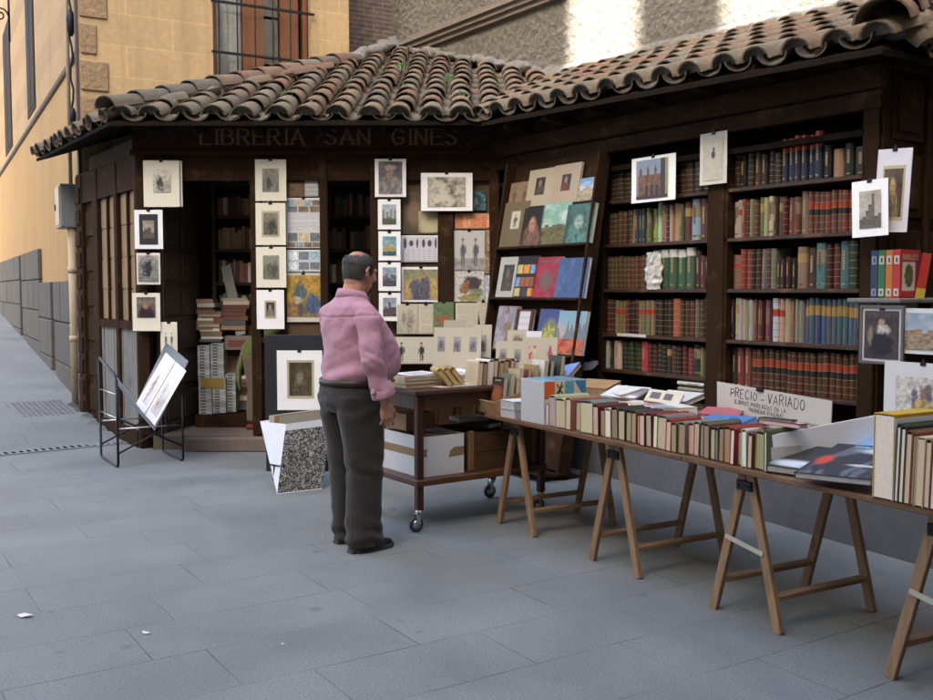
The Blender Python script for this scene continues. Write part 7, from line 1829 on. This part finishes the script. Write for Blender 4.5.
# trousers, belt, shoes
T_ = MB()
T_.loft([ringz(z, cx, 0, rx, ry, 32, 2.3) for z, cx, rx, ry in ((.80, -.014, .130, .180), (.86, -.016, .154, .196), (.92, -.008, .164, .202), (.97, .004, .168, .197), (1.0, .014, .172, .193))])
for sy in (-1, 1):
    fx = .0 if sy < 0 else .06
    T_.loft([ringz(z, cx, cy, rx, ry, 24, 2.2) for z, cx, cy, rx, ry in ((.90, -.012, sy * .094, .148, .108), (.78, -.006 + fx * .1, sy * .098, .140, .106), (.62, .006 + fx * .3, sy * .105, .122, .097), (.46, .010 + fx * .5, sy * .110, .110, .091), (.28, -.002 + fx * .8, sy * .114, .106, .088), (.14, -.004 + fx, sy * .117, .107, .087), (.075, .006 + fx, sy * .117, .116, .089), (.028, .000 + fx, sy * .117, .104, .086))])
def wr_tr(p, n):
    a = .005 * mnoise.noise(Vector((p.x * 9, p.y * 9, p.z * 4.5)))
    k = clamp(1 - p.z / .30); a += .009 * k * math.sin(p.z * 60 + p.x * 22 + p.y * 14 + 2.5 * mnoise.noise(p * 7))
    k = clamp(1 - abs(p.z - .48) / .12); a += .005 * k * math.sin(p.z * 55 + p.x * 26)
    k = clamp(1 - abs(p.z - .82) / .09); a += .005 * k * math.sin(p.z * 48 - p.x * 22)
    return a
tro = organic(T_, 'trousers', M_TROU, man, .0065, 6, wr_tr)
bl = MB(); bl.smooth = True
r_o = [ringz(z, cx, 0, rx, ry, 36, 2.25) for z, cx, rx, ry in ((.956, .006, .166, .196), (.957, .007, .180, .208), (.990, .014, .184, .208), (.991, .014, .168, .192))]
bl.loft(r_o, False); bl.build('belt', M_BELT, man)
for sy in (-1, 1):
    fx = .0 if sy < 0 else .06; s_ = MB(); s_.smooth = True
    out = lambda x: .036 + .010 * math.sin(math.pi * clamp((x + .10) / .29)) - .020 * ss(.13, .20, x)
    rings = []
    for (x, h_, w_) in ((-.102, .045, .020), (-.095, .07, .033), (-.06, .085, .038), (-.01, .09, .042), (.05, .078, .047), (.10, .062, .050), (.15, .052, .046), (.18, .044, .034), (.192, .030, .016)):
        rings.append([Vector((x + fx, sy * .118 + w_ * math.cos(t) * (1 if math.sin(t) < 0 else 1), .012 + max(0, math.sin(t)) * (h_ - .012) - (.008 if math.sin(t) < -.3 else 0))) for t in [2 * math.pi * k / 18 for k in range(18)]])
    s_.loft(rings); sh_o = s_.build('shoe', M_SHOE, man)
    q = MB(); ringa = [Vector((x + fx, sy * .118 + w_ * 1.08, 0)) for x, w_ in ((-.105, .022), (-.06, .04), (.0, .044), (.06, .049), (.11, .052), (.16, .046), (.19, .026), (.199, .008))]
    outl = ringa + [Vector((p.x, sy * .236 - p.y, 0)) for p in reversed(ringa)]
    n = len(outl); a_ = q.add(outl); b_ = q.add([p + Vector((0, 0, .022)) for p in outl]); q.face([a_ + i for i in range(n)]); q.face([b_ + i for i in reversed(range(n))])
    for i in range(n): q.face((a_ + i, b_ + i, b_ + (i + 1) % n, a_ + (i + 1) % n))
    q.build('sole', M_RUBBER, sh_o)

# second figure, bending among the shelves inside the doorway
pw = on_y(256, 427, 9.70)
wom = thing('person', 'partly hidden person in green top and beige trousers bending inside the doorway', 'person', (pw.x, 9.70, FL), R(8))
B = MB(); hc2 = Vector((.56, 0, 1.18)); HM2 = Matrix.Rotation(R(40), 3, 'Y'); head(B, hc2, HM2, .94)
B.tube([(.36, 0, 1.06), (.50, 0, 1.13)], [.06, .055], 12)
B.loft([[Vector((cx, 0, cz)) + Vector((-.55 * r * math.cos(t), w * math.sin(t), .83 * r * math.cos(t))) for t in [2 * math.pi * k / 20 for k in range(20)]] for cx, cz, r, w in ((.0, .72, .10, .13), (.12, .86, .09, .12), (.26, .98, .09, .15), (.38, 1.06, .06, .12))])
for sy in (-1, 1):
    B.tube([(-.02, sy * .08, .74), (.01, sy * .085, .40), (-.02, sy * .09, .06)], [.075, .05, .04], 12); B.ell((.05, sy * .09, .04), (.10, .035, .03))
    B.tube([(.34, sy * .17, 1.02), (.40, sy * .20, .76), (.52, sy * .12, .58)], [.042, .038, .027], 10, round_ends=True); hand(B, Vector((.525, sy * .118, .57)), Vector((.5, -.1 * sy, -.8)), Vector((.8, sy * .2, .5)), Vector((.2, -sy, 0)), .9, curl=.5)
organic(B, 'body', M_SKIN, wom, .006, 4)
S_ = MB(); S_.loft([[Vector((cx, 0, cz)) + Vector((-.6 * r * math.cos(t), w * math.sin(t), .8 * r * math.cos(t))) for t in [2 * math.pi * k / 22 for k in range(22)]] for cx, cz, r, w in ((-.06, .70, .125, .165), (.0, .78, .135, .165), (.12, .89, .12, .155), (.26, 1.0, .12, .18), (.37, 1.07, .085, .14), (.42, 1.09, .06, .08))])
for sy in (-1, 1): S_.tube([(.33, sy * .13, 1.03), (.35, sy * .175, 1.0), (.40, sy * .205, .76), (.49, sy * .14, .61)], [.065, .062, .054, .044], 12)
organic(S_, 'green_top', mat_cloth('sage_green_cloth', (.10, .125, .035)), wom, .0075, 5, lambda p, n: .006 * mnoise.noise(p * 13))
S_ = MB(); S_.tube([(-.12, -.05, .74), (-.15, -.06, .60), (-.155, -.06, .47), (-.14, -.055, .38)], [.055, .062, .052, .03], 12, flat=.45); S_.tube([(-.10, .04, .74), (-.13, .03, .62), (-.125, .02, .52)], [.05, .05, .03], 12, flat=.5)
organic(S_, 'tied_jacket', mat_cloth('pale_green_cloth', (.13, .165, .055)), wom, .0075, 4, lambda p, n: .007 * mnoise.noise(p * 17))
T_ = MB(); T_.loft([ringz(z, cx, 0, rx, ry, 24, 2.2) for z, cx, rx, ry in ((.64, -.01, .11, .15), (.74, -.02, .13, .165), (.82, .01, .12, .15))])
for sy in (-1, 1): T_.tube([(-.02, sy * .08, .72), (.0, sy * .088, .40), (-.02, sy * .09, .08)], [.098, .074, .066], 16)
organic(T_, 'trousers', mat_cloth('beige_trouser_cloth', (.14, .105, .07)), wom, .0075, 5, lambda p, n: .005 * mnoise.noise(p * 12))
for sy in (-1, 1):
    s_ = MB(); s_.smooth = True; s_.loft([ringz(z, .03, sy * .09, rx, ry, 18, 2.3) for z, rx, ry in ((.0, .118, .042), (.02, .124, .046), (.045, .11, .044), (.07, .075, .04))]); s_.build('shoe', mat_plain('red_shoe', (.17, .03, .025), .5), wom)
h = MB(); h.smooth = True; h.ell(hc2 + HM2 @ Vector((-.03, 0, .03)), (.10, .085, .10), HM2, 18, 12); h.ell(hc2 + HM2 @ Vector((-.06, 0, -.05)), (.06, .075, .09), HM2, 16, 10); h.build('hair', hair_mat('brown_hair', (.05, .03, .02)), wom)
